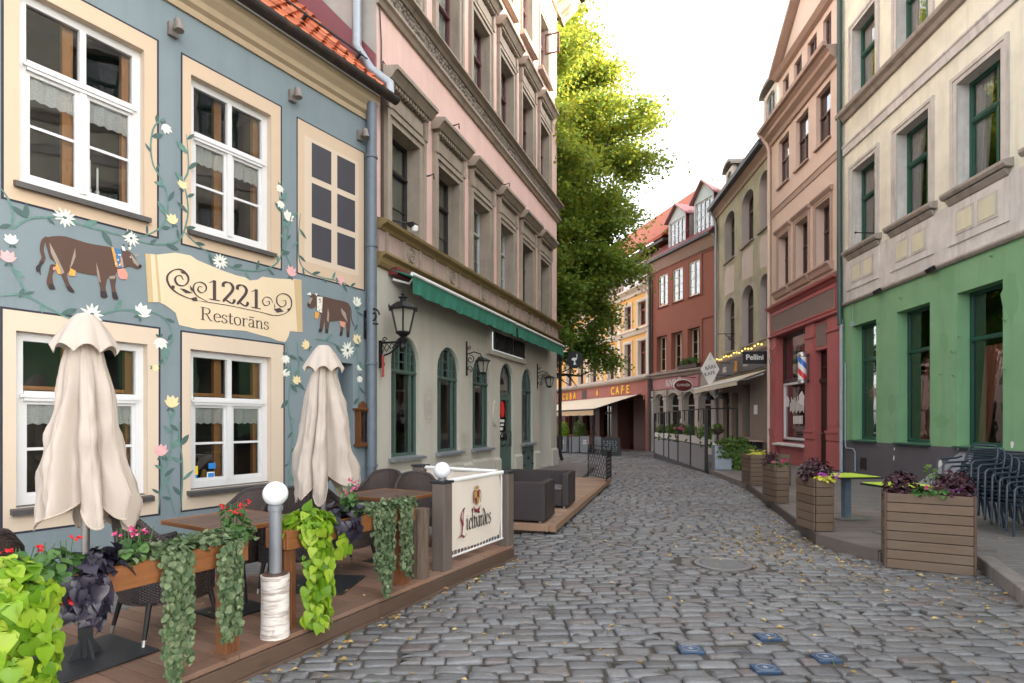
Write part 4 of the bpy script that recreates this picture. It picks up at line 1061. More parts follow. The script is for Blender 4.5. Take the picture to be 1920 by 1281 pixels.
# bands: lower and upper mouldings with rosette panels between
mould(pink, 'lower_moulding', M['mustard'], -.02, PL + .12, [(.0, 4.34), (-.06, 4.36), (-.10, 4.42), (-.12, 4.50), (-.20, 4.54), (-.20, 4.58), (.0, 4.60)])
q = MB(); q.box(0, PL + .05, -.05, -.002, 4.60, 4.99, 0)
x = .22
while x < PL - .2:
    q.box(x - .035, x + .035, -.09, -.05, 4.60, 4.99, 1); x += .6
fb = q.build('rosette_band', [M['pinkgrey'], M['pinkstone']], pink)
for k in range(6):
    q = MB(); cx = .52 + .6 + k * 1.8
    for rr, dy in ((.155, .0), (.10, .012)):
        pts = [(cx + rr * math.cos(t), 4.795 + rr * math.sin(t)) for t in [2 * math.pi * i / 20 for i in range(21)]]
        q.tube([(p[0], -.055 - dy, p[1]) for p in pts], .016, 6)
    for i in range(8):
        t = math.pi * i / 4; q.tube([(cx + .02 * math.cos(t), -.06, 4.795 + .02 * math.sin(t)), (cx + .09 * math.cos(t), -.06, 4.795 + .09 * math.sin(t))], [.012, .020], 6)
    q.build('rosette', M['pinkstone'], fb)
mould(pink, 'upper_moulding', M['mustard'], -.02, PL + .14, [(.0, 4.99), (-.08, 4.99), (-.12, 5.04), (-.22, 5.08), (-.24, 5.13), (-.16, 5.16), (.0, 5.20)])
# carved frieze and string course
q = MB(); q.box(0, PL + .05, -.07, -.002, 9.06, 9.40, 0); fr = q.build('carved_frieze', M['frieze'], pink)
q = MB(); x = .1
while x < PL:
    for j in range(3):
        cx = x + rng.uniform(-.03, .03); cz = 9.13 + .10 * j + rng.uniform(-.02, .02); rr = rng.uniform(.03, .055)
        q.lathe([(.001, -.012), (rr, 0), (.001, .02)], (0, 0, 0), 6); i0 = len(q.v) - 18
        for i in range(i0, len(q.v)):
            vx, vy, vz = q.v[i]; q.v[i] = (cx + vx, -.075 - vz * 1.6, cz + vy)
    x += .105
q.build('carving', M['pinkfrieze'], fr)
mould(pink, 'string_course', M['pinkstone'], -.02, PL + .15, [(.0, 8.90), (-.05, 8.90), (-.09, 8.97), (-.14, 9.0), (-.14, 9.05), (.0, 9.06)])
mould(pink, 'sill_course', M['pinkstone'], -.02, PL + .18, [(.0, 9.40), (-.10, 9.40), (-.14, 9.46), (-.24, 9.49), (-.24, 9.53), (.0, 9.56)])
# crowning cornice with brackets
mould(pink, 'crown_cornice', M['cornice_ochre'], -.02, PL + .75, [(.0, 16.5), (-.10, 16.5), (-.12, 16.62), (-.55, 16.95), (-.62, 17.02), (-.62, 17.16), (-.72, 17.24), (-.72, 17.35), (.0, 17.5)])
q = MB(); x = .3
while x < PL + .3:
    q.prism_x(x, x + .16, [(-.003, 16.52), (-.12, 16.5), (-.20, 16.6), (-.42, 16.72), (-.52, 16.90), (-.003, 16.95)]); x += .58
q.build('cornice_bracket', M['cornice_ochre'], pink)
q = MB(); q.prism_x(-.02, PL + .78, [(-.73, 17.25), (-.88, 17.28), (-.90, 17.42), (-.73, 17.40)]); q.build('gutter', M['gutter'], pink)
q = MB(); q.tube([(PL + .70, -.6, 17.2), (PL + .40, -.2, 16.7), (PL + .10, .5, 16.2), (PL + .10, .5, 4)], .06, 8); smooth_by_angle(q.build('downpipe', M['gutter'], pink))
q = MB(); q.tube([(PL + .10, -.10, 4.4), (PL + .10, -.10, .5), (PL + .16, -.16, .22)], .065, 10); q.lathe([(.07, 0), (.10, .02), (.10, .5), (.07, .52)], (PL + .10, -.10, .6), 10); smooth_by_angle(q.build('downpipe', M['iron'], pink))
# left-hand edge: rusty drain above the blue roof, flashing, drain elbow, cable
q = MB(); q.tube([(-.12, .32, 17), (-.12, .32, ze + 1.0), (-.10, .05, ze + .55), (.0, -.26, ze + .30), (.0, -.26, ze + .05)], .085, 12); smooth_by_angle(q.build('downpipe', M['zinc'], pink))
q = MB(); q.hexa([(-.06, .0, ze + .30), (-.012, .0, ze + .30), (-.012, 5, ze + 5.7), (-.06, 5, ze + 5.7)], [(-.06, .0, ze + .86), (-.012, .0, ze + .86), (-.012, 5, ze + 6.25), (-.06, 5, ze + 6.25)])
q.build('flashing', M['maroon'], pink)
q = MB(); q.tube([(.12, -.02, 5.2), (.12, -.02, 8.3), (.06, -.02, 8.9)], .012, 6); q.tube([(.17, -.02, 5.2), (.17, -.02, 8.0), (.34, -.03, 7.95)], .012, 6); q.build('cable', M['gutter'], pink)
q = MB()
for (sx, z) in ((2.95, 8.2), (6.2, 8.15), (1.75, 6.6)): q.tube([(sx, 0, z), (sx, -.10, z), (sx + .06, -.16, z + .05), (sx + .12, -.14, z - .03)], .014, 6)
q.build('wall_hook', M['iron'], pink)
# painted decorations on the pub wall
pen = Pen(-.004)
def ringp(cx, cz, ax, az, w):
    pen.stroke([(cx + ax * math.cos(t), cz + az * math.sin(t)) for t in [2 * math.pi * i / 24 for i in range(25)]], w, const=True, taper=False, sub=2)
ringp(1.90, 1.98, .13, .30, .035); ringp(1.90, 1.98, .19, .37, .02)
pen.poly([(1.90 + .09 * math.cos(t), 1.93 + .17 * math.sin(t)) for t in [2 * math.pi * i / 14 for i in range(14)]], 0)
pen.stroke([(1.80, 2.18), (2.0, 2.18)], .02, const=True); pen.stroke([(1.90, 1.80), (1.90, 2.1)], .05, const=True)
for k in range(4): pen.stroke([(3.52 + .12 * k, 1.30), (3.52 + .12 * k, .85)], .014, const=True)
for z in (.86, 1.0, 1.18, 1.30): pen.stroke([(3.48, z), (3.95, z)], .016, const=True)
for k in range(3): pen.stroke([(3.5 + .15 * k, 1.3), (3.56 + .15 * k, 1.40), (3.62 + .15 * k, 1.3), (3.58 + .15 * k, 1.22)], .014, const=True)
for k in range(9): pen.stroke([(2.75 + .13 * k, .74 + .03 * (k % 2)), (2.86 + .13 * k, .74 + .03 * (k % 2))], .014, const=True)
pen.mb.build('painted_emblem', M['stonecol'], pink)
q = MB(); pts = [(5.58 + .17 * math.cos(t), 1.86 + .34 * math.sin(t)) for t in [2 * math.pi * i / 28 for i in range(28)]]
q.prism_y(-.045, -.002, pts); q.build('oval_plaque', M['greige'], pink)
# ---- sign board with black raised letters, lit from behind
sg = empty('pub_sign', P_.P(4.98, -.05, 3.4), P_.ang, 'long pub sign board with tall black letters edged in white light, under the awning', 'sign')
SW = 2.95
q = MB(); q.box(0, SW, -.02, .04, .0, .66, 0); q.box(-.03, 0, -.05, .045, -.03, .69, 1); q.box(SW, SW + .03, -.05, .045, -.03, .69, 1); q.box(0, SW, -.05, .045, .66, .69, 1); q.box(0, SW, -.05, .045, -.03, 0, 1)
q.build('board', [M['greige'], M['stonecol']], sg)
lt = MB(); x = .22; kinds = [0, 1, 2, 3, 4, 5, 1, 0, 6, 5, 0, 1, 3, 4, 5, 1]
i = 0
while x < SW - .3:
    w = .135; kd = kinds[i % len(kinds)]; z0_, z1_ = .11, .55; y0, y1 = -.12, -.07; t = .042
    if i == 9: x += .05
    lt.box(x, x + t, y0, y1, z0_, z1_)
    if kd in (0, 1, 2, 3): lt.box(x + w - t, x + w, y0, y1, z0_, z1_)
    if kd in (0,): lt.box(x + t, x + w - t, y0 + .001, y1, .30, .36)
    if kd in (1, 5): lt.box(x + t, x + w - t, y0 + .001, y1, z0_, z0_ + .05)
    if kd in (2, 4): lt.box(x + t, x + w - t, y0 + .001, y1, z1_ - .05, z1_)
    if kd == 3: lt.prism_y(y0 + .001, y1, [(x + t, z1_), (x + w - t, z0_), (x + w - t, z0_ + .1), (x + t, z1_ - .1)][::-1])
    x += w + .028; i += 1
lt.build('letters', M['signblack'], sg)
q = MB(); q.box(.172, .185, -.066, -.05, .11, .55)
for k in range(14): q.box(.2 + k * .175, .28 + k * .175, -.066, -.05, .09, .105)
q.build('light_strip', M['ledwhite'], sg)
# ---- awnings
def awning(s0, s1, label):
    e = empty('awning', P_.P(s0, 0, 4.1), P_.ang, label, 'awning', 'green awnings over the pub front')
    L = s1 - s0; n = max(12, int(L / .12)); q = MB()
    q.hexa([(0, -.50, .10), (L, -.50, .10), (L, -.10, .24), (0, -.10, .24)], [(0, -.50, .13), (L, -.50, .13), (L, -.10, .27), (0, -.10, .27)], 0)
    for i in range(n):
        x0, x1 = L * i / n, L * (i + 1) / n; w = lambda x: -.50 + .018 * math.sin(x * 17 + s0) - .012 * math.sin(x * 5.3)
        d = lambda x: -.20 + .012 * math.sin(x * 9)
        q.face([(x0, w(x0) - .02, d(x0)), (x1, w(x1) - .02, d(x1)), (x1, -.505, .11), (x0, -.505, .11)], 0)
    q.build('canopy', M['awn_green'], e)
    q = MB(); q.tube([(-.02, -.51, .145), (L + .02, -.51, .145)], .035, 10); smooth_by_angle(q.build('front_bar', M['awn_white'], e))
    q = MB(); q.box(.0, L, -.20, -.02, .17, .30); q.build('cassette', M['maroon'], e)
    q = MB(); q.tube([(.05, -.08, .1), (.25, -.30, .05), (.08, -.50, .12)], .022, 8); q.tube([(L - .05, -.08, .1), (L - .25, -.30, .05), (L - .08, -.50, .12)], .022, 8); q.build('arm', M['awn_white'], e)
awning(.35, 5.85, 'long green pub awning rolled in, nearer the blue house'); awning(5.95, 10.75, 'green pub awning rolled in above the black lettered sign')
# ---- lanterns
def lantern_head(parent, c, hgt, n=6, kind='big'):
    q = MB(); r1 = hgt * .30; r0 = hgt * .17
    b0 = c[2]; zt = b0 + hgt * .52
    ph = math.pi / 6
    for k in range(n):
        t = 2 * math.pi * k / n + ph
        q.tube([(c[0] + r0 * math.cos(t), c[1] + r0 * math.sin(t), b0), (c[0] + r1 * math.cos(t), c[1] + r1 * math.sin(t), zt)], hgt * .022, 5)
    q.lathe([(r0 * .4, -hgt * .10), (r0 * 1.1, -.02 * hgt), (r0 * 1.15, 0), (r0 * 1.1, .02 * hgt)], (c[0], c[1], b0), n, ph=ph)
    if kind == 'big':
        q.lathe([(r1 * 1.22, 0), (r1 * 1.25, hgt * .03), (r1 * .95, hgt * .09), (r1 * .55, hgt * .17), (r1 * .28, hgt * .20), (r1 * .26, hgt * .27), (r1 * .42, hgt * .29), (r1 * .10, hgt * .33), (r1 * .18, hgt * .37), (r1 * .05, hgt * .41), (.003, hgt * .5)], (c[0], c[1], zt), n, ph=ph)
        for k in range(n):
            t = 2 * math.pi * k / n + ph; q.lathe([(.015, 0), (.02, .02), (.004, .07)], (c[0] + r1 * 1.2 * math.cos(t), c[1] + r1 * 1.2 * math.sin(t), zt + .01), 6)
    else:
        q.lathe([(r1 * 1.3, 0), (r1 * 1.35, hgt * .03), (r1 * .6, hgt * .14), (r1 * .15, hgt * .17), (.004, hgt * .22)], (c[0], c[1], zt), n, ph=ph)
    h = q.build('lantern_frame', M['iron'], parent)
    g = MB(); g.lathe([(r0 * .93, .01), (r1 * .93, hgt * .515)], (c[0], c[1], b0), n, ph=ph); g.build('lantern_glass', M['frost'], h)
def scroll(q, cx, y, cz, r, a0, turns, w, flip=1):
    pts = []
    for i in range(26):
        f = i / 25; t = a0 + flip * turns * 2 * math.pi * f; rr = r * (1 - .82 * f)
        pts.append((0, y - (r if False else 0) + 0, 0)); pts[-1] = (cx, y + rr * math.cos(t), cz + rr * math.sin(t))
    q.tube(pts, w, 6)
e = empty('bracket_lantern', P_.P(.09, 0, 3.0), P_.ang, 'large black six sided lantern on a pierced iron bracket beside the blue downpipe', 'lantern', 'black lanterns on the pub wall')
q = MB(); q.box(-.03, .03, -.04, .0, -.42, .06); q.tube([(0, -.03, .02), (0, -.50, .02)], .018, 8); q.tube([(0, -.03, -.22), (0, -.20, -.17), (0, -.36, -.07), (0, -.48, .0)], .016, 8)
for k in range(4):
    y0 = -.05 - .10 * k; q.tube([(0, y0, .0), (0, y0 - .09, -.14 + .04 * k)], .008, 5); q.tube([(0, y0, -.17 + .045 * k), (0, y0 - .09, 0)], .008, 5)
scroll(q, 0, -.06, -.36, .06, 0, 1.2, .010); scroll(q, 0, -.10, .07, .05, 3.1, 1.1, .010, -1)
q.lathe([(.03, -.10), (.06, -.06), (.045, .0), (.09, .08), (.03, .12), (.02, .2)], (0, -.47, -.02), 8); q.build('bracket', M['iron'], e)
lantern_head(e, (0, -.47, .18), .74)
for (s_, lab) in ((3.75, 'smaller black lantern on a scrolled bracket between two arched windows'), (9.32, 'small black lantern on a scrolled bracket by the pub corner passage')):
    e = empty('bracket_lantern', P_.P(s_, 0, 3.1), P_.ang, lab, 'lantern', 'black lanterns on the pub wall')
    q = MB(); q.box(-.02, .02, -.03, 0, -.38, .42)
    q.tube([(0, -.02, .12), (0, -.20, .17), (0, -.36, .12), (0, -.42, .0)], .014, 8); scroll(q, 0, -.11, .0, .10, 1.57, 1.3, .011); scroll(q, 0, -.09, -.22, .08, -1.57, 1.3, .010, -1); scroll(q, 0, -.07, .27, .05, 1.5, 1.2, .009)
    q.build('bracket', M['iron'], e); lantern_head(e, (0, -.42, -.32), .50, 6, 'small')
# hanging round sign with a bird, at the corner
e = empty('hanging_sign', P_.P(PL, -.02, 3.93), P_.ang, 'round black hanging sign with a white ostrich, at the pub corner', 'sign')
q = MB(); q.tube([(0, 0, .0), (0, -.72, .0)], .014, 8); q.tube([(0, 0, -.3), (0, -.30, -.02)], .012, 6); scroll(q, 0, -.14, -.13, .09, 1, 1.2, .010); scroll(q, 0, -.16, .07, .06, 3, 1.1, .009, -1); q.box(-.015, .015, -.03, 0, -.45, .2); q.build('bracket', M['iron'], e)
q = MB(); cyl = [(-.66 + .31 * math.cos(t) * (1 - .05 * abs(math.sin(t * 2)) ** 12), -.06 + .31 * math.sin(t)) for t in [2 * math.pi * i / 40 for i in range(40)]]
q.prism_x(-.025, .025, cyl); q.build('disc', M['signblack'], e)
def facing(parent, pts, x, m, name):     # flat emblem facing the camera side (-x)
    q = MB()
    for p in pts: q.face([(x, y, z) for y, z in p], 0)
    return q.build(name, m, parent)
cx, cz = -.66, -.06
body = [(cx + .02 + .10 * math.cos(t), cz + .02 + .055 * math.sin(t)) for t in [2 * math.pi * i / 14 for i in range(14)]]
neck = [(cx - .06, cz + .03), (cx - .075, cz + .12), (cx - .05, cz + .19), (cx - .10, cz + .185), (cx - .105, cz + .165), (cx - .075, cz + .165), (cx - .10, cz + .11), (cx - .08, cz + .02)]
legs = [(cx - .02, cz - .02), (cx + .03, cz - .02), (cx + .02, cz - .10), (cx + .05, cz - .18), (cx - .06, cz - .18), (cx - .02, cz - .10)]
facing(e, [body], -.0265, M['signwhite'], 'emblem'); facing(e, [neck], -.0270, M['signwhite'], 'emblem'); facing(e, [legs], -.0275, M['signwhite'], 'emblem')
# camera, ornate wall bracket on the blue house, menu case, red plate, spotlights
e = empty('security_camera', P_.P(.8, -.02, 5.26), P_.ang, 'white dome camera on an arm above the pink house moulding', 'camera')
q = MB(); q.tube([(-.35, 0, .03), (0, -.22, .03)], .016, 6); q.box(-.10, .10, -.30, -.18, -.02, .05); q.build('arm', M['iron'], e)
q = MB(); q.lathe([(.06, .0), (.065, -.05), (.05, -.10), (.02, -.12)], (.0, -.28, .0), 10); smooth_by_angle(q.build('dome', M['signwhite'], e))
e = empty('sign_bracket', B.P(B.s(683), -.02, B.sz(683, 600)[1]), B.ang, 'ornate black wrought iron scroll bracket on the blue wall beside the painted cow', 'bracket')
q = MB(); q.box(-.03, .03, -.03, 0, -.32, .15); scroll(q, 0, -.20, .05, .13, 3.14, 1.5, .016, -1); scroll(q, 0, -.08, .12, .06, 0, 1.2, .013); scroll(q, 0, -.04, -.26, .05, 1, 1.2, .012); q.tube([(0, -.10, -.06), (0, -.30, -.10)], .014, 6); q.lathe([(.03, -.1), (.05, -.05), (.02, .0), (.045, .06), (.02, .12)], (0, -.04, -.1), 8); q.build('scrollwork', M['iron'], e)
a, b, c, d = bx(665, 769, 687, 832)
e = empty('menu_case', B.P((a + b) / 2, 0, c), B.ang, 'wooden menu display case with carved top on the blue wall', 'display case')
w = (b - a) / 2; h = d - c; q = MB()
q.box(-w, w, -.02, -.002, 0, h); q.box(-w, -w + .03, -.12, -.02, 0, h); q.box(w - .03, w, -.12, -.02, 0, h); q.box(-w + .03, w - .03, -.12, -.02, 0, .03); q.box(-w + .03, w - .03, -.12, -.02, h - .03, h)
q.box(-w - .05, w + .05, -.16, 0, h, h + .03); q.prism_y(-.08, -.02, [(-w * .6, h + .03), (w * .6, h + .03), (w * .45, h + .10), (0, h + .15), (-w * .45, h + .10)]); q.box(-w - .03, w + .03, -.14, 0, -.04, 0)
q.build('case', m_wood('menu_case_wood', (.16, .062, .022), 'z', .5), e); q = MB(); q.face([(-w + .03, -.10, .03), (w - .03, -.10, .03), (w - .03, -.10, h - .03), (-w + .03, -.10, h - .03)]); q.build('pane', M['glass'], e)
e = tag(MB().box(-.03, .03, -.012, 0, 0, .38).build('wall_plaque', m_plain('faded_red_plate', (.40, .07, .07)), None, loc=P_.P(.05, -.09, 2.42), rz=P_.ang), 'narrow faded red plate at the edge of the pub wall', 'plaque')
for i, (px, py, lab) in enumerate(((322, 58, 'grey wall spotlight above the large upper window'), (546, 182, 'grey wall spotlight above the blind painted window'), (673, 256, 'grey wall spotlight next to the corner downpipe'))):
    s_, z_ = B.sz(px, py)
    e = empty('wall_spotlight', B.P(s_, 0, z_), B.ang, lab, 'spotlight', 'spotlights on the blue house')
    q = MB(); q.box(-.055, .055, -.05, 0, -.08, .08); q.tube([(0, -.05, 0), (.0, -.14, .03)], .018, 6); q.build('wall_plate', M['spot'], e)
    q = MB(); q.tube([(.0, -.14, .08), (.0, -.17, -.06)], [.045, .055], 12); smooth_by_angle(q.build('lamp_head', M['spot'], e))
# ------------------------------------------------------------------ right-hand row of houses. local x runs towards the camera
u = (-.068, -1.0)
def front(px, name, label): pass
def yplane(Y): return Facade(8.83 + .068 * Y, Y, *u)
# ---- green / pale yellow house
G = yplane(17.45); GL = 21.0
green = empty('corner_house', (G.o.x, G.o.y, 0), G.ang, 'pale yellow house with weathered grey trim, green ground floor and dark green windows', 'house')
k_ = math.sqrt(1 + .068 ** 2)
def gs(Y): return (17.45 - Y) * k_
gw = [(16.87, 15.65), (14.72, 13.43), (12.53, 11.26)]
bays = [(gs(a), gs(b)) for a, b in gw] + [(gs(10.36), gs(9.1)), (gs(8.2), gs(6.94)), (gs(4.8), gs(3.5)), (gs(1.5), gs(.2))]
g1 = [op(a, b, 1.12, 4.43, rec=.26, room=1.4, wall_m=0, room_m=(4 if i in (1, 2) else 1)) for i, (a, b) in enumerate(bays)]
g2 = [op(a + .02, b - .02, 6.70, 8.97, rec=.24, room=.9, wall_m=3, room_m=1) for a, b in bays]
g3 = [op(a + .02, b - .02, 10.92, 13.1, rec=.22, room=.9, wall_m=3, room_m=1) for a, b in bays]
w0 = MB()
wall_face(w0, 0, GL, 0, 1.08, [], 5, y=-.012)
w0.face([(0, -.012, 1.08), (GL, -.012, 1.08), (GL, 0, 1.08), (0, 0, 1.08)], 5, .5)
wall_face(w0, 0, GL, 1.08, 5.17, g1, 0)
wall_face(w0, 0, GL, 5.17, 16.0, g2 + g3, 2, bands=[(6.35, 2)])
wall_shell(w0, 0, GL, 0, 16.0, 7, 2)
w0.build('wall', [M['green'], M['room'], M['cream'], M['weather'], M['room_green'], M['plinth']], green)
for i, o in enumerate(g1):
    cur = [None, (M['curtain'], [(.45, 1.0, .25, .55, .62, .02)]), (M['curtain'], [(.25, .62, .08, .30, .64, .02), (.62, 1.0, .72, 1.0, .64, .02)])]
    add_window(green, o, M['dgreen'], M['glass_hi'], fw=.075, cols=(), transom=.69, sill=(.10, .05, .03), sillmat=M['dgreen'], curtain=(cur[i] if i < 3 else None))
for o in g2 + g3:
    add_window(green, o, M['dgreen'], M['glass_hi'], fw=.085, cols=(.66,), transom=.62, top_cols=(.66,), sash=.03, surround=(M['surr'], .19, .05, ''), curtain=(M['lace'], [(.0, .45, .0, .3, .98, .02)]))
# weathered apron band and panels under the first-floor windows
q = MB(); q.box(0, GL, -.03, -.002, 5.22, 6.42, 0)
ap = q.build('apron_band', M['weather'], green)
for (a, b) in bays:
    q = MB(); q.prism_x(a - .28, b + .28, [(-.003, 6.52), (-.16, 6.54), (-.20, 6.60), (-.20, 6.66), (-.003, 6.70)]); q.prism_x(a - .2, b + .2, [(-.031, 6.38), (-.06, 6.40), (-.12, 6.50), (-.12, 6.52), (-.003, 6.52)]); q.build('sill', M['weather2'], green)
    q = MB(); q.box(a - .22, b + .22, -.055, -.031, 5.50, 6.36, 0); w = (b - a)
    for f in (.04, .54): q.box(a + w * f, a + w * (f + .42), -.068, -.056, 5.68, 6.2, 1); q.box(a + w * f + .05, a + w * (f + .42) - .05, -.074, -.069, 5.74, 6.14, 2)
    q.build('apron_panel', [M['weather'], M['surr'], M['panelyel']], green)
mould(green, 'band_moulding', M['weather2'], 0, GL, [(.0, 5.10), (-.05, 5.10), (-.09, 5.15), (-.09, 5.18), (-.05, 5.22), (.0, 5.24)])
mould(green, 'string_course', M['weather'], 0, GL, [(.0, 9.62), (-.05, 9.62), (-.07, 9.80), (-.10, 9.84), (-.10, 9.88), (.0, 9.90)])
mould(green, 'sill_course', M['weather2'], 0, GL, [(.0, 10.60), (-.07, 10.62), (-.13, 10.72), (-.22, 10.78), (-.24, 10.84), (-.24, 10.88), (.0, 10.92)])
mould(green, 'crown_cornice', M['weather2'], 0, GL, [(.0, 15.3), (-.15, 15.35), (-.35, 15.8), (-.35, 16.0), (.0, 16.05)])
q = MB(); q.tube([(.06, -.12, 16), (.06, -.12, 4.9), (.12, -.13, 4.55)], .075, 12); smooth_by_angle(q.build('downpipe', M['dgreenpipe'], green))
q = MB(); q.tube([(.12, -.10, 4.7), (.12, -.10, .12)], .05, 12); q.lathe([(.07, 0), (.055, .10)], (.12, -.10, 4.5), 10); smooth_by_angle(q.build('drain_pipe', M['greypipe'], green))
q = MB(); q.tube([(.22, -.03, 3.4), (.22, -.03, .95), (.30, -.04, .85), (.7, -.04, .85), (.8, -.04, .75), (.8, -.04, .2)], .018, 8); q.build('conduit', M['greypipe'], green)
q = MB(); q.tube([(.62, -.02, 5.1), (.62, -.02, 4.55)], .010, 6); q.box(.57, .67, -.06, 0, 4.42, 4.55); q.build('junction_box', M['greypipe'], green)
q = MB(); q.box(1.05, 1.35, -.03, -.013, .30, .62); q.build('cellar_vent', M['iron'], green)
q = MB()
for (px, py) in ((1648, 606), (1764, 500), (1800, 630), (1860, 480), (1790, 704), (1886, 600), (1690, 560), (1788, 660), (1885, 692), (1765, 702)):
    s_, z_ = G.sz(px, py); q.tube([(s_, 0, z_), (s_, -.05, z_), (s_ + .02, -.07, z_ + .03)], .012, 5); q.box(s_ - .03, s_ + .03, -.012, -.002, z_ - .03, z_ + .03)
q.build('wall_hook', M['green'], green)
for (px, py, w, h) in ((1677, 859, .03, .07), (1678, 842, .02, .04), (1764, 870, .06, .13), (1797, 840, .04, .05), (1898, 834, .045, .07), (1874, 912, .05, .04)):
    q = MB(); s_, z_ = G.sz(px, py); q.face([(s_ + w * (math.cos(t) + rng.uniform(-.25, .25)), -.0135 if z_ < 1.08 else -.003, z_ + h * math.sin(t)) for t in [2 * math.pi * i / 9 for i in range(9)]], 0); q.build('paint_chip', M['signwhite'], green)
M['greenfix'] = m_plaster('repainted_green', (.165, .33, .165), (.13, .27, .135), .3, .5, .2)
for (px, py, w, h) in ((1780, 520, .22, .5), (1672, 760, .16, .3), (1770, 640, .14, .26), (1895, 560, .2, .5), (1600, 590, .15, .4), (1765, 790, .25, .2)):
    q = MB(); s_, z_ = G.sz(px, py); q.face([(s_ + w * (math.cos(t) + rng.uniform(-.3, .3)), -.002, z_ + h * math.sin(t) * rng.uniform(.7, 1.1)) for t in [2 * math.pi * i / 11 for i in range(11)]], 0, .5); q.build('repair_patch', M['greenfix'], green)
for i, (px, py, lab) in enumerate(((1656, 546, 'small black floodlight under the moulding near the green downpipe'), (1758, 505, 'small black floodlight above the middle green window'))):
    s_, z_ = G.sz(px, py); e = empty('floodlight', G.P(s_, 0, z_), G.ang, lab, 'floodlight', 'floodlights on the green wall')
    q = MB(); q.tube([(0, 0, .05), (0, -.10, .06)], .015, 6); q.build('arm', M['iron'], e); q = MB(); q.hexa([(-.08, -.20, -.08), (.08, -.20, -.08), (.08, -.08, .0), (-.08, -.08, .0)], [(-.08, -.24, .0), (.08, -.24, .0), (.08, -.12, .08), (-.08, -.12, .08)]); q.build('lamp_head', M['iron'], e)
s_, z_ = G.sz(1640, 437); e = empty('flag_holder', G.P(s_, 0, z_), G.ang, 'thin iron rod sticking out below the pale yellow upper wall', 'bracket'); q = MB(); q.tube([(0, 0, 0), (0, -.5, .02)], .014, 6); q.lathe([(.03, -.02), (.03, .02)], (0, -.5, .02), 8); q.build('rod', M['iron'], e)
# dried wreath hung in the leftmost green window
s_, z_ = G.sz(1634, 733); q = MB()
for i in range(260):
    t = rng.uniform(0, 2 * math.pi); r_ = abs(rng.gauss(.12, .06)); c = Vector((s_ + r_ * math.cos(t) * 1.5, .12 + rng.uniform(-.04, .04), z_ + r_ * math.sin(t) - .03))
    d = Vector((rng.uniform(-1, 1), rng.uniform(-.5, .5), rng.uniform(-1, .6))).normalized() * .09; q.tube([c, c + d], [.006, .002], 3)
tag(q.build('dried_wreath', m_plain('dried_twigs', (.22, .14, .09)), None, loc=(G.o.x, G.o.y, 0), rz=G.ang), 'dry brown twig wreath hanging at the narrow green ground floor window', 'wreath')
# ---- sloping cellar hatch against the plinth
s0_, s1_ = G.s(1802), G.s(1802) + 2.6
q = MB(); q.prism_x(s0_, s1_, [(-.013, .10), (-1.05, .10), (-1.05, .20), (-.013, 1.0)])
hq = q.build('cellar_hatch', m_metal('worn_grey_hatch', (.20, .20, .22), .5, .2), None, loc=(G.o.x, G.o.y, 0), rz=G.ang, bevel=.015)
tag(hq, 'sloping grey metal cellar hatch against the dark plinth behind the stacked chairs', 'hatch')
# ---- pinkish tan house with the red barber shop front
T = yplane(23.05)
tan = empty('townhouse', (T.o.x, T.o.y, 0), T.ang, 'pinkish tan house with a red barber shop front and a gabled attic', 'house')
def ts(Y): return (23.05 - Y) * k_
TL = ts(17.45); TZ = 13.2
cols3 = [(22.38, 21.4), (20.8, 19.78), (19.2, 18.21)]
t2 = [op(ts(a), ts(b), 6.70, 8.75, rec=.26, room=.6, wall_m=0, room_m=1) for a, b in cols3]
t3 = [op(ts(a), ts(b), 10.68, 12.45, rec=.14, room=.6, wall_m=0, room_m=1) for a, b in cols3]
shop = op(ts(22.46), ts(19.85), .86, 4.93, rec=.20, room=1.6, wall_m=2, room_m=1)
door2 = op(ts(19.17), ts(18.25), .20, 3.98, rec=.14, room=.3, wall_m=2, room_m=1)
w0 = MB()
wall_face(w0, 0, TL, 0, 6.0, [shop, door2], 2)
wall_face(w0, 0, TL, 6.0, TZ, t2 + t3, 0)
wall_shell(w0, 0, TL, 0, TZ, 7, 0)
w0.build('wall', [M['tan'], M['room'], M['red']], tan)
for o in t3: add_window(tan, o, M['brown_frame'], M['glass_hi'], fw=.06, cols=(.5,), transom=.55, top_cols=(), sill=(.09, .07, .06), sillmat=M['tanstone'])
for o in t2: add_window(tan, o, M['brown_frame'], M['glass'], fw=.06, cols=(.5,), transom=.58, top_cols=(), surround=(M['tanstone'], .14, .05, ''))
for o in t2:
    q = MB(); q.prism_x(o['s0'] - .2, o['s1'] + .2, [(-.003, 8.90), (-.06, 8.90), (-.14, 9.0), (-.14, 9.05), (-.003, 9.08)]); q.build('window_hood', M['tanstone'], tan)
    q = MB(); q.prism_x(o['s0'] - .22, o['s1'] + .22, [(-.003, 6.40), (-.10, 6.42), (-.16, 6.56), (-.22, 6.62), (-.22, 6.68), (-.003, 6.70)]); q.build('window_ledge', M['tanstone'], tan)
mould(tan, 'string_course', M['tanstone'], 0, TL, [(.0, 9.75), (-.03, 9.76), (-.05, 9.92), (-.08, 9.96), (.0, 10.0)])
mould(tan, 'ledge', M['tanstone'], 0, TL - .02, [(.0, 6.16), (-.10, 6.18), (-.14, 6.24), (.0, 6.30)])
mould(tan, 'eaves_cornice', M['tanstone'], 0, TL - .16, [(.0, 12.62), (-.08, 12.64), (-.12, 12.78), (-.30, 12.90), (-.32, 13.02), (-.42, 13.10), (-.42, 13.2), (.0, 13.2)])
q = MB(); q.prism_x(-.1, TL - .1, [(-.42, 13.12), (-.54, 13.14), (-.56, 13.26), (-.42, 13.24)]); q.build('gutter', M['tanstone'], tan)
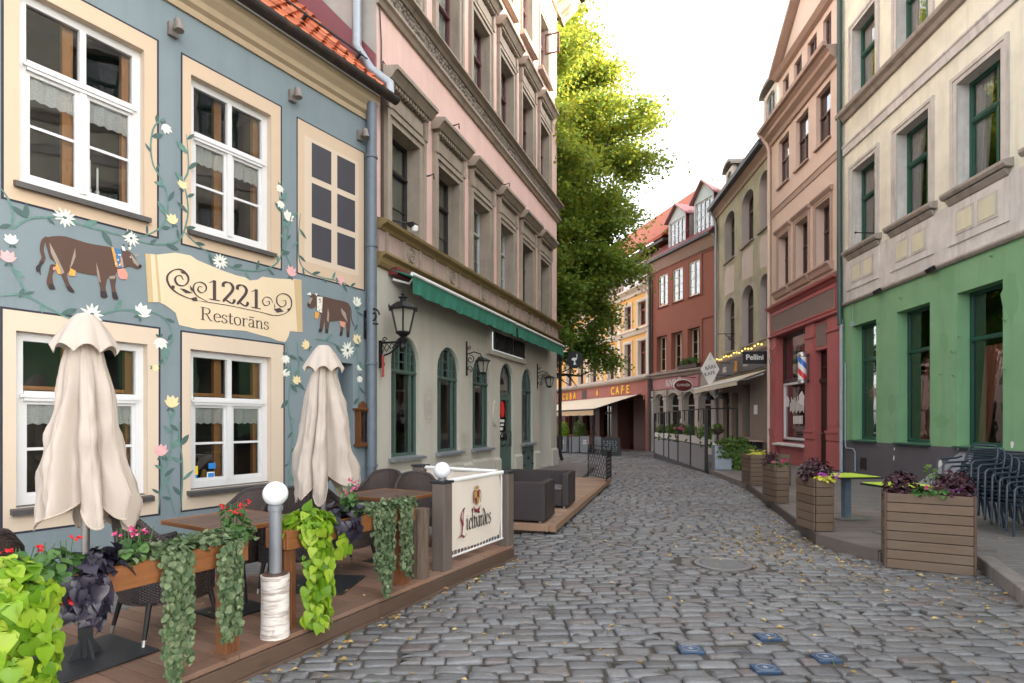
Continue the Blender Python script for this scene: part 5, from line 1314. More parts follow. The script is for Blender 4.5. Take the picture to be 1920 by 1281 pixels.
q = MB(); q.tube([(-.05, -.50, 13.15), (-.02, -.20, 12.75), (.0, -.12, 12.5), (.0, -.12, .3)], .06, 10); smooth_by_angle(q.build('downpipe', M['tan'], tan))
# attic storey and pediment
aw = [(22.0, 21.45), (21.0, 20.35), (19.9, 19.2), (18.75, 18.2)]
ao = [op(ts(a), ts(b), 13.5, 14.65, rec=.1, room=.5, wall_m=0, room_m=1) for a, b in aw]
w0 = MB(); wall_face(w0, ts(22.35), ts(17.7), 13.2, 15.1, ao, 0, y=.02); wall_shell(w0, ts(22.35), ts(17.7), 13.2, 15.1, 5, 0, y=.02)
x0, x1 = ts(22.35), ts(17.7); xm = (x0 + x1) / 2
w0.prism_y(.025, 5, [(x0, 15.1), (x1, 15.1), (xm, 17.0)], 0, .5)
at_ = w0.build('attic', [M['tan'], M['room']], tan)
for o in ao: add_window(tan, o, M['brown_frame'], M['glass_hi'], fw=.06, cols=(.5,), rows=(.5,), y=.02)
q = MB()
for sg_, xa in ((1, x0), (-1, x1)):
    q.hexa([(xa - sg_ * .25, -.30, 15.05), (xa - sg_ * .25, 5.1, 15.05), (xm, 5.1, 17.05), (xm, -.30, 17.05)], [(xa - sg_ * .25, -.30, 15.22), (xa - sg_ * .25, 5.1, 15.22), (xm, 5.1, 17.22), (xm, -.30, 17.22)])
q.build('pediment_roof', M['tanstone'], tan)
mould(tan, 'attic_cornice', M['tanstone'], x0 - .12, x1 + .1, [(.02, 14.85), (-.12, 14.9), (-.25, 15.03), (.02, 15.04)])
# shop front: entablature, pilasters, window, door
mould(tan, 'shop_cornice', M['red'], .02, TL - .02, [(.0, 5.92), (-.10, 5.94), (-.16, 6.02), (-.26, 6.06), (-.28, 6.12), (.0, 6.15)])
q = MB(); q.box(.02, TL - .02, -.10, -.002, 5.0, 5.92, 0); q.box(.25, TL - .25, -.112, -.101, 5.16, 5.78, 1)
for (z0_, z1_) in ((5.10, 5.16), (5.78, 5.84)): q.box(.19, TL - .19, -.13, -.101, z0_, z1_, 0)
q.box(.19, .25, -.13, -.101, 5.16, 5.78, 0); q.box(TL - .25, TL - .19, -.13, -.101, 5.16, 5.78, 0)
q.build('shop_fascia', [M['red'], M['redpanel']], tan)
mould(tan, 'fascia_moulding', M['red'], .02, TL - .02, [(-.002, 4.93), (-.14, 4.93), (-.18, 4.97), (-.14, 5.0), (-.002, 5.0)])
for (a, b) in ((.03, shop['s0']), (shop['s1'], ts(19.17)), (ts(18.25), TL - .02)):
    q = MB(); q.box(a, b, -.08, -.003, .15, 4.93)
    q.box(a - .02, b + .02, -.12, -.003, 1.05, 1.28); q.box(a - .04, b + .04, -.15, -.003, 1.28, 1.36); q.box(a - .02, b + .02, -.11, -.003, .15, 1.0)
    q.box(a - .03, b + .03, -.12, -.003, 4.45, 4.55); q.box(a + .08, b - .08, -.092, -.081, 1.5, 4.3); q.build('pilaster', M['red'], tan)
q = MB(); q.box(ts(19.17), ts(18.25), -.05, -.003, 3.98, 4.90, 0); q.box(ts(19.17) + .12, ts(18.25) - .1, -.062, -.051, 4.1, 4.8, 1); q.build('door_panel', [M['red'], M['redpanel']], tan)
a, b = shop['s0'], shop['s1']
q = MB(); r_ = .20
q.box(a, a + .1, r_, r_ + .08, .86, 4.93, 0); q.box(b - .1, b, r_, r_ + .08, .86, 4.93, 0); q.box(a + .1, b - .1, r_ - .01, r_ + .09, 3.10, 3.24, 0); q.box(a + .1, b - .1, r_, r_ + .08, 4.82, 4.93, 0); q.box(a + .1, b - .1, r_, r_ + .08, .86, .96, 0)
for (x0_, x1_, z0_, z1_) in ((a + .1, b - .1, .96, 1.04), (a + .1, b - .1, 3.02, 3.10), (a + .1, a + .18, 1.04, 3.02), (b - .18, b - .1, 1.04, 3.02)): q.box(x0_, x1_, r_ - .02, r_ + .06, z0_, z1_, 1)
sw = q.build('shop_window', [M['doorbrown'], M['white']], tan)
q = MB(); q.face([(a + .1, r_ + .05, .96), (b - .1, r_ + .05, .96), (b - .1, r_ + .05, 4.82), (a + .1, r_ + .05, 4.82)]); q.build('pane', M['glass_hi'], sw)
q = MB(); q.prism_x(a - .06, b + .03, [(-.20, .74), (-.003, .78), (-.003, .84), (-.20, .80)]); q.build('sill', M['weather'], sw)
# white lettering strokes, skate board, lamps and neon inside the shop window
q = MB(); yy = r_ + .045
for i in range(12):
    x = a + .55 + i * .105; h0 = 2.0 + .05 * math.sin(i * 2.1); h1 = 2.35 + .22 * abs(math.sin(i * 1.3)); q.face([(x, yy, h0), (x + .07, yy, h0), (x + .07, yy, h1), (x, yy, h1)])
for i in range(7):
    x = a + .85 + i * .12; q.face([(x, yy, 1.55), (x + .09, yy, 1.55), (x + .09, yy, 1.85), (x, yy, 1.85)])
q.face([(a + .2, yy, 2.2), (a + .45, yy, 2.2), (a + .5, yy, 2.45), (a + .35, yy, 2.62), (a + .2, yy, 2.6)])
q.face([(a + 1.35, yy - .001, 2.3), (a + 1.75, yy - .001, 2.2), (a + 1.8, yy - .001, 2.55), (a + 1.6, yy - .001, 2.75), (a + 1.35, yy - .001, 2.6)])
q.build('window_lettering', M['signwhite'], sw)
q = MB(); q.box(b - .85, b - .15, r_ + .10, r_ + .12, 2.72, 2.92); q.build('neon_sign', M['rededge'], sw)
q = MB(); x = a + .68; q.prism_y(r_ + .15, r_ + .18, [(x - .11, 3.6), (x, 3.45), (x + .11, 3.6), (x + .11, 4.3), (x, 4.45), (x - .11, 4.3)]); q.build('skateboard', m_plain('lime_board', (.12, .42, .03), .4), sw)
q = MB(); x = a + 1.55
for i in range(14):
    t = 2 * math.pi * i / 14; q.tube([(x, r_ + .16, 4.3), (x + .25 * math.cos(t), r_ + .16, 4.3 + .22 * math.sin(t))], .018, 5)
q.box(x - .3, x + .2, r_ + .14, r_ + .16, 3.85, 4.0); q.build('window_graphic', M['dish'], sw)
q = MB()
for x in (a + .75, a + 1.4, a + 2.0): q.lathe([(.30, 0), (.18, .45)], (x, r_ + .5, 3.28), 12)
q.build('lampshade', M['canvas'], sw)
q = MB(); d0 = door2; a, b = d0['s0'], d0['s1']
q.box(a, b, .15, .21, .20, 2.92); q.box(a + .1, b - .1, .13, .15, .35, 1.2); q.box(a + .1, b - .1, .13, .15, 1.4, 2.7); q.box(a, b, .09, .21, 2.92, 3.06)
for x in (a + .0, (a + b) / 2 - .03, b - .06): q.box(x, x + .06, .14, .20, 3.06, 3.98)
q.box(a + .06, b - .06, .142, .198, 3.40, 3.45)
dd = q.build('door', M['doorbrown'], tan); q = MB(); q.face([(a, .17, 3.06), (b, .17, 3.06), (b, .17, 3.98), (a, .17, 3.98)]); q.build('pane', M['glass'], dd)
q = MB(); q.tube([(a + .12, .14, 1.25), (a + .12, .06, 1.25), (a + .22, .06, 1.25)], .014, 6); q.build('handle', M['steel'], dd)
q = MB(); q.box(-.02 + ts(19.3), ts(18.1), -.45, -.155, .12, .20); q.build('door_step', M['weather'], tan)
tag(MB().box(-.10, .10, -.02, 0, -.12, .12).build('house_number_plate', M['zinc'], None, loc=T.P(.12, -.10, 4.05), rz=T.ang), 'small grey house number plate beside the barber shop window', 'plaque')
# ---- barber pole
bp = empty('barber_pole', T.P(ts(19.55), -.30, 2.95), T.ang, 'striped red white and blue barber pole bracketed to the red shop front', 'barber pole')
q = MB(); nseg, hh, R0 = 40, .78, .13
stripes = []
for j in range(24):
    for i in range(nseg):
        t0, t1 = 2 * math.pi * i / nseg, 2 * math.pi * (i + 1) / nseg; z0_, z1_ = .1 + hh * j / 24, .1 + hh * (j + 1) / 24
        v = ((i / nseg) + j / 24 * .95) % 1.0; m_ = 1 if v < .25 else 0 if v < .5 else 2 if v < .75 else 0
        q.face([(R0 * math.cos(t0), R0 * math.sin(t0), z0_), (R0 * math.cos(t1), R0 * math.sin(t1), z0_), (R0 * math.cos(t1), R0 * math.sin(t1), z1_), (R0 * math.cos(t0), R0 * math.sin(t0), z1_)], m_, .5)
q.build('striped_cylinder', [M['signwhite'], M['barberred'], M['barberblue']], bp)
q = MB(); q.lathe([(.05, -.02), (.15, .0), (.15, .10), (.13, .12)], (0, 0, 0), 20); q.lathe([(.13, 0), (.15, .02), (.15, .10), (.11, .16), (.03, .18)], (0, 0, .88), 20); smooth_by_angle(q.build('chrome_cap', M['steel'], bp))
q = MB(); q.box(-.03, .03, .12, .30, .03, .09); q.box(-.03, .03, .12, .30, .90, .96); q.box(-.05, .05, .20, .23, .0, 1.0); q.build('bracket', M['iron'], bp)
# ---- ochre house with arched windows and the bar
O_ = yplane(30.6)
och = empty('townhouse', (O_.o.x, O_.o.y, 0), O_.ang, 'peeling ochre house with tall arched brown windows above a bar', 'house')
def os_(Y): return (30.6 - Y) * k_
OL = os_(23.05); OZ = 12.9
oc = [(29.3, 27.75), (26.7, 25.15), (24.45, 23.3)]
o3 = [op(os_(a), os_(b), 9.65, 12.0, .45, rec=.34, room=.3, wall_m=2, room_m=1) for a, b in oc]
o2 = [op(os_(a), os_(b), 5.10, 7.75, .55, rec=.30, room=.3, wall_m=2, room_m=1) for a, b in oc]
barw = [op(os_(29.6), os_(28.6), .6, 3.1, rec=.2, room=.5, wall_m=3, room_m=1), op(os_(28.2), os_(27.2), .1, 3.0, rec=.3, room=.5, wall_m=3, room_m=1), op(os_(26.6), os_(25.6), .95, 3.3, rec=.35, room=.4, wall_m=3, room_m=1)]
w0 = MB(); wall_face(w0, 0, OL, -.4, 3.85, barw, 3); wall_face(w0, 0, OL, 3.85, OZ, o2 + o3, 0); wall_shell(w0, 0, OL, -.4, OZ, 7, 0)
w0.build('wall', [M['ochre'], M['room'], M['jamb'], M['taupe']], och)
for o in o3 + o2: add_window(och, o, M['brown_frame'], M['glass'], fw=.08, cols=(.5,), transom=.66, top_cols=(.5,), sill=(.08, .08, .06), sillmat=M['weather2'])
for o in barw: add_window(och, o, M['doorbrown'], M['glass'], fw=.09, cols=(), transom=.75)
for i, (a, b) in enumerate(oc):
    q = MB(); s0_, s1_ = os_(a) + .05, os_(b) - .05; q.face([(s0_ + rng.uniform(-.05, .05), -.006, 8.05 + rng.uniform(-.1, .1)), (s1_, -.006, 8.0 + rng.uniform(-.1, .1)), (s1_ + rng.uniform(-.1, .05), -.006, 9.35 + rng.uniform(-.2, .1)), (s0_ + .2, -.006, 9.4), (s0_, -.006, 9.15)], 0, .5); q.build('bare_plaster_patch', M['patchpale'], och)
mould(och, 'eaves_cornice', M['tanstone'], 0, OL, [(.0, 12.4), (-.06, 12.42), (-.10, 12.55), (-.28, 12.72), (-.30, 12.86), (.0, 12.9)])
q = MB(); q.prism_x(-.1, OL - .06, [(-.30, 12.75), (-.50, 12.80), (-.52, 12.98), (-.30, 12.95)]); q.build('gutter', M['slate'], och)
q = MB(); q.hexa([(-.1, -.45, 12.9), (OL, -.45, 12.9), (OL, 4.5, 17.4), (-.1, 4.5, 17.4)], [(-.1, -.45, 13.05), (OL, -.45, 13.05), (OL, 4.5, 17.55), (-.1, 4.5, 17.55)]); orf = q.build('roof', M['slate'], och)
for (Y, w, h, z) in ((29.4, .75, 1.5, 13.0), (23.9, .95, 2.1, 13.3)):
    c = os_(Y); q = MB(); o = op(c - w * .5, c + w * .5, z + .35, z + h - .15, .22, rec=.08, room=.3, wall_m=0, room_m=1)
    wall_face(q, c - w * .75, c + w * .75, z, z + h, [o], 0, y=.25); wall_shell(q, c - w * .75, c + w * .75, z, z + h, 3, 0, y=.25)
    q.prism_y(.10, 3, [(c - w * .95, z + h)] + [(c - w * .95 * math.cos(math.pi * i / 8), z + h + .28 * math.sin(math.pi * i / 8)) for i in range(9)][1:-1] + [(c + w * .95, z + h), (c + w * .95, z + h + .12)] + [(c + w * .95 * math.cos(math.pi * i / 8), z + h + .12 + .30 * math.sin(math.pi * i / 8)) for i in range(1, 8)] + [(c - w * .95, z + h + .12)], 2)
    dm = q.build('dormer', [M['patchpale'], M['room'], M['weather2']], och); add_window(dm, o, M['greywood'], M['glass'], fw=.06, cols=(.5,), rows=(.5,), y=.25, name='dormer_window')
q = MB(); q.tube([(.10, -.42, 12.8), (.10, -.2, 12.4), (.10, -.12, 12.1), (.10, -.12, .1)], .07, 10); smooth_by_angle(q.build('downpipe', M['zinc'], och))
q = MB(); q.box(.25, OL - .15, -.09, -.002, 3.9, 4.62); fas = q.build('fascia', M['signgrey'], och)
text_mesh('lettering', 'BĀRS', .42, M['signwhite'], fas, (os_(29.0), -.10, 4.22), sx=.62); text_mesh('lettering', 'KAFE', .42, M['signwhite'], fas, (os_(25.9), -.10, 4.25), sx=.62)
q = MB()
for k in range(4): q.tube([(os_(27.4) + .10 * k, -.10, 4.0), (os_(27.4) + .05 + .09 * k, -.10, 4.5)], [.03, .015], 6)
q.build('bottle_emblem', M['coworange'], fas)
mould(och, 'fascia_moulding', M['tanstone'], .2, OL, [(.0, 4.62), (-.10, 4.64), (-.14, 4.72), (.0, 4.76)])
q = MB(); q.box(os_(25.05), os_(24.65), -.02, -.003, 1.95, 2.35); q.build('menu_board', M['signwhite'], och)
lgt = empty('light_garland', (O_.o.x, O_.o.y, 0), O_.ang, 'string of small yellow bulbs above the bar signboard', 'string lights')
q = MB(); q.lathe([(.001, -.045), (.04, -.01), (.035, .025), (.001, .04)], (0, 0, 0), 8); lg = q.build('bulb', M['bulb'], lgt)
for i in range(18):
    o = lg if i == 0 else lg.copy()
    if i: COL.objects.link(o)
    o.location = (.2 + i * .40, -.20, 4.83 + .05 * math.sin(i * 1.7))
q = MB(); q.tube([(.2 + i * .40, -.20, 4.88 + .05 * math.sin(i * 1.7)) for i in range(18)], .008, 5); q.build('wire', M['iron'], lgt)
# awning of the bar
ba = empty('awning', (O_.o.x, O_.o.y, 0), O_.ang, 'cream bar awning half open beneath the dark bar signboard', 'awning')
q = MB(); s0_, s1_ = .15, OL - .35
q.hexa([(s0_, -1.25, 3.30), (s1_, -1.25, 3.30), (s1_, -.12, 3.72), (s0_, -.12, 3.72)], [(s0_, -1.25, 3.325), (s1_, -1.25, 3.325), (s1_, -.12, 3.75), (s0_, -.12, 3.75)]); q.box(s0_, s1_, -1.28, -1.25, 3.12, 3.33); q.build('canopy', M['canvas'], ba)
q = MB(); q.tube([(s0_ - .03, -1.25, 3.33), (s1_ + .05, -1.25, 3.33)], .05, 10); q.tube([(s1_ - .1, -.15, 3.6), (s1_ - .35, -.7, 3.4), (s1_ - .1, -1.22, 3.33)], .03, 6); q.build('front_bar', M['awn_white'], ba)
for k, (Y, off) in enumerate(((29.2, -.8), (27.5, -.6), (26.9, -.9))):
    e = empty('pendant_lamp', O_.P(os_(Y), off, 2.95), 0, ['dark dome lamp hanging under the bar awning nearest the red house', 'dark dome lamp hanging mid way under the bar awning', 'dark dome lamp hanging under the bar awning next to the menu board'][k], 'lamp', 'lamps under the bar awning')
    q = MB(); q.lathe([(.26, -.22), (.25, -.16), (.14, .0), (.04, .05), (.015, .08), (.015, .45)], (0, 0, 0), 12); smooth_by_angle(q.build('lampshade', M['slate'], e))
# blade sign and diamond sign
e = empty('hanging_sign', O_.P(os_(23.4), -.0, 4.22), O_.ang, 'black box sign reading Pellini above the bar awning', 'sign')
q = MB(); q.box(-.07, .07, -1.05, -.1, -.24, .27, 0); q.box(-.02, .02, -.1, 0, -.1, .1, 0); sb = q.build('sign_box', M['signblack'], e); text_mesh('lettering', 'Pellini', .30, M['signwhite'], e, (.074, -.57, .02), rz=R(90), bold=.006)
e = empty('hanging_sign', (9.62, 28.0, 4.2), R(4), 'white diamond shaped sign reading BĀRS KAFE', 'sign')
q = MB(); q.prism_y(-.03, .03, [(0, -.88), (.46, -.02), (.02, .80), (-.46, -.06)]); q.build('sign_board', M['signwhite'], e)
text_mesh('lettering', 'BĀRS', .24, M['ink'], e, (.02, -.036, .06), tilt=R(14)); text_mesh('lettering', 'KAFE', .24, M['ink'], e, (-.02, -.036, -.24), tilt=R(14))
q = MB(); q.tube([(.2, 0, .3), (1.55, .2, .3)], .02, 6); q.tube([(.3, 0, -.3), (1.55, .2, -.3)], .02, 6); q.tube([(1.55, .2, -.42), (1.55, .2, .42)], .025, 6); q.build('bracket', M['iron'], e); q = MB(); q.prism_y(-.037, -.031, [(-.02, .42), (.02, .42), (.0, .52)]); q.build('emblem', M['ink'], e)
s_, z_ = O_.sz(1378, 630); e = empty('sign_bracket', O_.P(s_, 0, z_), O_.ang, 'empty iron bracket between arched windows of the ochre house', 'bracket')
q = MB(); q.tube([(0, 0, .1), (0, -.8, .1)], .02, 6); q.tube([(0, 0, -.35), (0, -.45, .08)], .016, 6); scroll(q, 0, -.2, -.12, .12, 1, 1.2, .014); q.build('ironwork', M['iron'], e)
# ---- brick red house
Br = Facade(8.94, 36.85, .315, -1.0)
brick = empty('townhouse', (Br.o.x, Br.o.y, 0), Br.ang, 'brick red rendered house with two white gabled dormers and a souvenir shop', 'house')
BrL = 6.55; BZ = 11.65; kb = math.sqrt(1 + .315 ** 2)
def bs(Y): return (36.85 - Y) * kb
b3 = [op(bs(a), bs(b), 8.75, 10.72, rec=.05, room=.6, wall_m=0, room_m=1) for a, b in ((36.1, 35.1), (34.6, 33.6), (33.05, 32.05))]
b2 = [op(bs(a), bs(b), 4.75, 6.95, rec=.30, room=.6, wall_m=0, room_m=1) for a, b in ((36.3, 35.2), (34.75, 33.65), (33.15, 32.05))]
def bsp(px): return Br.s(px)
b1 = [op(bsp(a), bsp(b), .7, 3.35, .42, rec=.25, room=.6, wall_m=2, room_m=1) for a, b in ((1228.5, 1246), (1252.5, 1274), (1282, 1304), (1313, 1335))]
b1[1]['z0'] = -.2
w0 = MB(); wall_face(w0, 0, BrL, -.5, 4.4, b1, 2); wall_face(w0, 0, BrL, 4.4, BZ, b2 + b3, 0); wall_shell(w0, 0, BrL, -.5, BZ, 8, 0)
w0.build('wall', [M['brick'], M['room'], M['stonecol']], brick)
for o in b3: add_window(brick, o, M['creamframe'], M['glass_hi'], fw=.09, cols=(.5,), rows=(.25, .5, .75), sill=(.08, .06, .06), sillmat=M['brickdk'], muntin=.02)
for o in b2: add_window(brick, o, M['creamframe'], M['glass_hi'], fw=.09, cols=(.5,), rows=(.33, .66), sill=(.10, .06, .05), sillmat=M['tanstone'])
for o in b1: add_window(brick, o, M['stonecol'], M['glass'], fw=.07, cols=(), transom=.70 if o is not b1[1] else .78)
for (z0_, z1_) in ((8.6, 10.9), (4.9, 7.3)):
    q = MB(); q.box(BrL - 1.35, BrL - .1, -.05, -.002, z1_, z1_ + .07); q.box(BrL - 1.35, BrL - 1.28, -.048, -.002, z0_, z1_ + .01); q.build('blind_panel_moulding', M['brick'], brick)
mould(brick, 'eaves_cornice', M['tanstone'], 0, BrL, [(.0, 11.0), (-.10, 11.05), (-.28, 11.4), (-.40, 11.6), (.0, 11.65)])
q = MB(); q.prism_x(-.1, BrL, [(-.40, 11.56), (-.55, 11.60), (-.56, 11.74), (-.40, 11.74)]); q.build('gutter', M['slate'], brick)
q = MB(); q.hexa([(-.1, -.5, 11.66), (BrL, -.5, 11.66), (BrL, .6, 12.6), (-.1, .6, 12.6)], [(-.1, -.5, 11.76), (BrL, -.5, 11.76), (BrL, .6, 12.7), (-.1, .6, 12.7)], 0)
q.hexa([(-.1, .6, 12.6), (BrL, .6, 12.6), (BrL, 4.5, 17.0), (-.1, 4.5, 17.0)], [(-.1, .6, 12.7), (BrL, .6, 12.7), (BrL, 4.5, 17.1), (-.1, 4.5, 17.1)], 1)
q.prism_x(-.08, BrL, [(-.45, 11.64), (.58, 12.58), (4.45, 16.9), (8, 13), (8, 11.64)], 2)
q.build('roof', [M['redmetal'], M['tile'], M['cubabrown']], brick)
for (px0, px1, zb, zt, zp_) in ((1255, 1287, 11.85, 13.65, 14.5), (1303, 1344, 11.9, 13.9, 14.9)):
    a, b = Br.s(px0), Br.s(px1) - (.2 if px1 > 1340 else 0); q = MB(); o = op(a + .1, b - .1, zb + .12, zt - .1, rec=.05, room=.5, wall_m=0, room_m=1)
    wall_face(q, a, b, zb, zt, [o], 0, y=-.05); wall_shell(q, a, b, zb, zt, 3.5, 2, y=-.05)
    q.prism_y(-.05, 3, [(a, zt), (b, zt), ((a + b) / 2, zp_ - .1)], 0)
    for sg_, xa in ((1, a), (-1, b)):
        q.hexa([(xa - sg_ * .22, -.25, zt - .05), (xa - sg_ * .22, 3.5, zt - .05), ((a + b) / 2, 3.5, zp_ - .05), ((a + b) / 2, -.25, zp_ - .05)], [(xa - sg_ * .22, -.25, zt + .05), (xa - sg_ * .22, 3.5, zt + .05), ((a + b) / 2, 3.5, zp_ + .05), ((a + b) / 2, -.25, zp_ + .05)], 3)
    dm = q.build('dormer', [M['greywood'], M['room_pale'], M['redmetal'], M['rosesign']], brick)
    add_window(dm, o, M['white'], M['glass_hi'], fw=.07, cols=(.25, .5, .75), rows=(.25, .5, .75), muntin=.05, y=-.05, name='dormer_window')
q = MB(); q.tube([(.02, -.45, 11.5), (.02, -.15, 10.9), (.02, -.12, -.3)], .09, 10); smooth_by_angle(q.build('downpipe', M['slate'], brick))
mould(brick, 'shop_cornice', M['stonecol'], -.05, BrL, [(.0, 4.30), (-.12, 4.32), (-.18, 4.46), (-.34, 4.52), (-.36, 4.62), (.0, 4.66)])
q = MB(); q.box(.25, bsp(1312), -.07, -.002, 3.62, 4.26); ss = q.build('shop_fascia', M['rosesign'], brick)
text_mesh('lettering', 'SUVENĪRI', .56, M['signwhite'], ss, (bsp(1262) + .25, -.08, 3.93), sx=.75, bold=.008)
q = MB()
for px in (1225, 1249, 1278, 1308.5, 1340): x = bsp(px); q.box(x - .16, x + .16, -.10, -.002, -.4, 2.95); q.box(x - .20, x + .20, -.14, -.002, 2.95, 3.08); q.box(x - .18, x + .18, -.12, -.002, 3.2, 3.55)
q.build('pilaster', M['stonecol'], brick)
q = MB()
for o in b1:
    ap = arch_pts(o['s0'] - .03, o['s1'] + .03, o['z1'] - o['rise'], o['rise'] + .03)
    q.tube([(p[0], -.03, p[1]) for p in ap], .05, 6)
q.build('arch_moulding', M['stonecol'], brick)
e = empty('hanging_sign', (9.35, 31.5, 3.6), R(8), 'dark red oval hanging sign reading SUVENĪRI', 'sign')
q = MB(); q.prism_y(-.04, .04, [(.50 * math.cos(t), .30 * math.sin(t)) for t in [2 * math.pi * i / 30 for i in range(30)]]); q.build('oval_board', M['signred'], e)
q = MB(); q.tube([(.53 * math.cos(t), -.0, .33 * math.sin(t)) for t in [2 * math.pi * i / 30 for i in range(31)]], .03, 6); q.build('rim', M['signwhite'], e)
text_mesh('lettering', 'SUVENĪRI', .19, M['signwhite'], e, (0, -.046, .02), sx=.95)
q = MB(); q.tube([(-.05, 0, .33), (-.05, 0, .5), (1.2, .8, .5)], .02, 6); q.build('bracket', M['iron'], e)
s_, z_ = Br.sz(1297, 688); q = MB()
def bush(q, c, rad, n, sz, mi=0, squash=(1, 1, 1)):
    for i in range(n):
        d = Vector((rng.gauss(0, 1), rng.gauss(0, 1), rng.gauss(0, 1))).normalized() * (rng.random() ** .45)
        p = Vector(c) + Vector((d.x * rad * squash[0], d.y * rad * squash[1], d.z * rad * squash[2]))
        a = Vector((rng.gauss(0, 1), rng.gauss(0, 1), rng.gauss(0, 1))).normalized(); b = a.cross(d if d.length > .01 else Vector((0, 0, 1))).normalized(); s = sz * rng.uniform(.6, 1.3)
        q.face([p - a * s * .5, p + b * s * .28, p + a * s * .5, p - b * s * .28], mi)
e = empty('window_box', Br.P(s_, -.2, 4.66), Br.ang, 'planted flower box on the souvenir shop cornice below a brick red wall', 'flower box')
q = MB(); q.box(-.9, .9, -.14, .14, 0, .22); q.build('trough', M['doorbrown'], e); q = MB(); bush(q, (0, 0, .38), .34, 500, .14, 0, (2.6, .7, .7)); q.build('foliage', M['bushleaf'], e)
for k, (px, py, rr) in enumerate(((1351, 334, .42), (1331, 342, .42))):
    p = Vector(((px - CX) / FPX * 33, 33 + 1.2 * k, CAMH - (py - HY) / FPX * 33)); e = empty('satellite_dish', p, 0, ['white satellite dish standing higher on the red roof ridge', 'white satellite dish partly behind the larger dormer gable'][k], 'satellite dish', 'satellite dishes on the roof')
    q = MB(); q.lathe([(.02, .08), (rr * .6, .05), (rr, -.03), (rr, -.04), (rr * .6, .03), (.02, .06)], (0, 0, 0), 20); ds = q.build('dish', M['dish'], e); ds.rotation_euler = (R(70), 0, R(-20)); smooth_by_angle(ds)
    q = MB(); q.tube([(0, .05, 0), (.1, .3, -.6), (.1, .3, -3.2)], .03, 6); q.build('mast', M['zinc'], e)
# ---- orange-yellow house with the cafe
Y_ = Facade(4.03, 54.4, .27, -.963)
yel = empty('cafe_house', (Y_.o.x, Y_.o.y, 0), Y_.ang, 'orange yellow house with white trim, dark red cafe front and wooden veranda storey', 'house')
YL = 18.2; YX0 = -7.0
def ys(px): return Y_.s(px)
y2 = []
for px0, px1 in ((1063, 1073), (1085, 1095), (1108, 1119), (1141, 1152), (1172, 1184), (1197, 1212)): y2.append(op(ys(px0), ys(px1), 4.7, 7.0, rec=.2, room=.5, wall_m=2, room_m=1))
y3 = [op(o['s0'], o['s1'], 8.0, 9.6, rec=.2, room=.5, wall_m=2, room_m=1) for o in y2]
cw = [op(ys(a), ys(b), .35, 3.1, rec=.3, room=1.2, wall_m=3, room_m=1) for a, b in ((1060, 1085), (1092, 1116), (1124, 1146))]
ent = op(ys(1158), ys(1188), -.3, 3.2, rec=1.2, room=1.2, wall_m=3, room_m=1)
w0 = MB(); wall_face(w0, YX0, YL, -1.0, 4.35, cw + [ent], 3); wall_face(w0, YX0, YL, 4.35, 10.6, y2 + y3, 0); wall_shell(w0, YX0, YL, -1.0, 10.6, 8, 0)
w0.build('wall', [M['yellow'], M['room'], M['yelwhite'], M['cubabrown']], yel)
for o in y2 + y3: add_window(yel, o, M['maroonframe'], M['glass'], fw=.11, cols=(.5,), transom=.66, surround=(M['yelwhite'], .17, .08, ''))
for o in cw: add_window(yel, o, M['cubabrown'], M['glass'], fw=.12, cols=(.5,), transom=.7)
for (z0_, z1_) in ((7.45, 7.85), (10.1, 10.6)): mould(yel, 'string_course', M['yelwhite'], YX0, YL, [(.0, z0_), (-.12, z0_ + .03), (-.2, z0_ + .2), (-.5 if z0_ > 9 else -.3, z1_ - .1), (-.5 if z0_ > 9 else -.3, z1_), (.0, z1_ + .02)])
for px in (1102, 1128, 1162, 1216): q = MB(); x = ys(px); q.box(x - .22, x + .22, -.07, -.002, 4.76, 10.05); q.build('pilaster_strip', M['yelwhite'], yel)
mould(yel, 'cafe_cornice', M['stonecol'], YX0, YL + .1, [(.0, 4.30), (-.25, 4.32), (-.45, 4.40), (-.50, 4.52), (.0, 4.75)])
q = MB(); q.box(YX0, YL - .3, -.16, -.002, 3.36, 4.30, 0); q.box(YL - .28, YL, -.30, -.002, -.6, 4.30, 0)
fa = q.build('cafe_fascia', M['cubared'], yel)
for i, ch in enumerate('CUBA'): text_mesh('letter', ch, .78, M['yletter'], fa, (ys(1060.5) + (ys(1081.5) - ys(1060.5)) * i / 3, -.19, 3.80), extrude=.03, bold=.02)
for i, ch in enumerate('CAFE'): text_mesh('letter', ch, .78, M['yletter'], fa, (ys(1153.5) + (ys(1182) - ys(1153.5)) * i / 3, -.19, 3.82), extrude=.03, bold=.02)
q = MB(); x = ys(1099); q.box(x - .45, x + .45, -.19, -.161, 3.5, 4.15, 0); q.build('emblem_panel', M['signgrey'], fa)
q = MB(); x = ys(1124); q.prism_y(-.20, -.165, [(x - .16, 3.7), (x + .05, 3.6), (x + .16, 3.9), (x - .02, 4.1)]); q.build('star_emblem', M['yletter'], fa)
q = MB()
for i in range(14): x = YL - .6 - i * 1.25; q.box(x - .07, x + .07, -.24, -.161, 3.05, 3.36)
q.build('fascia_bracket', M['cubared'], yel)
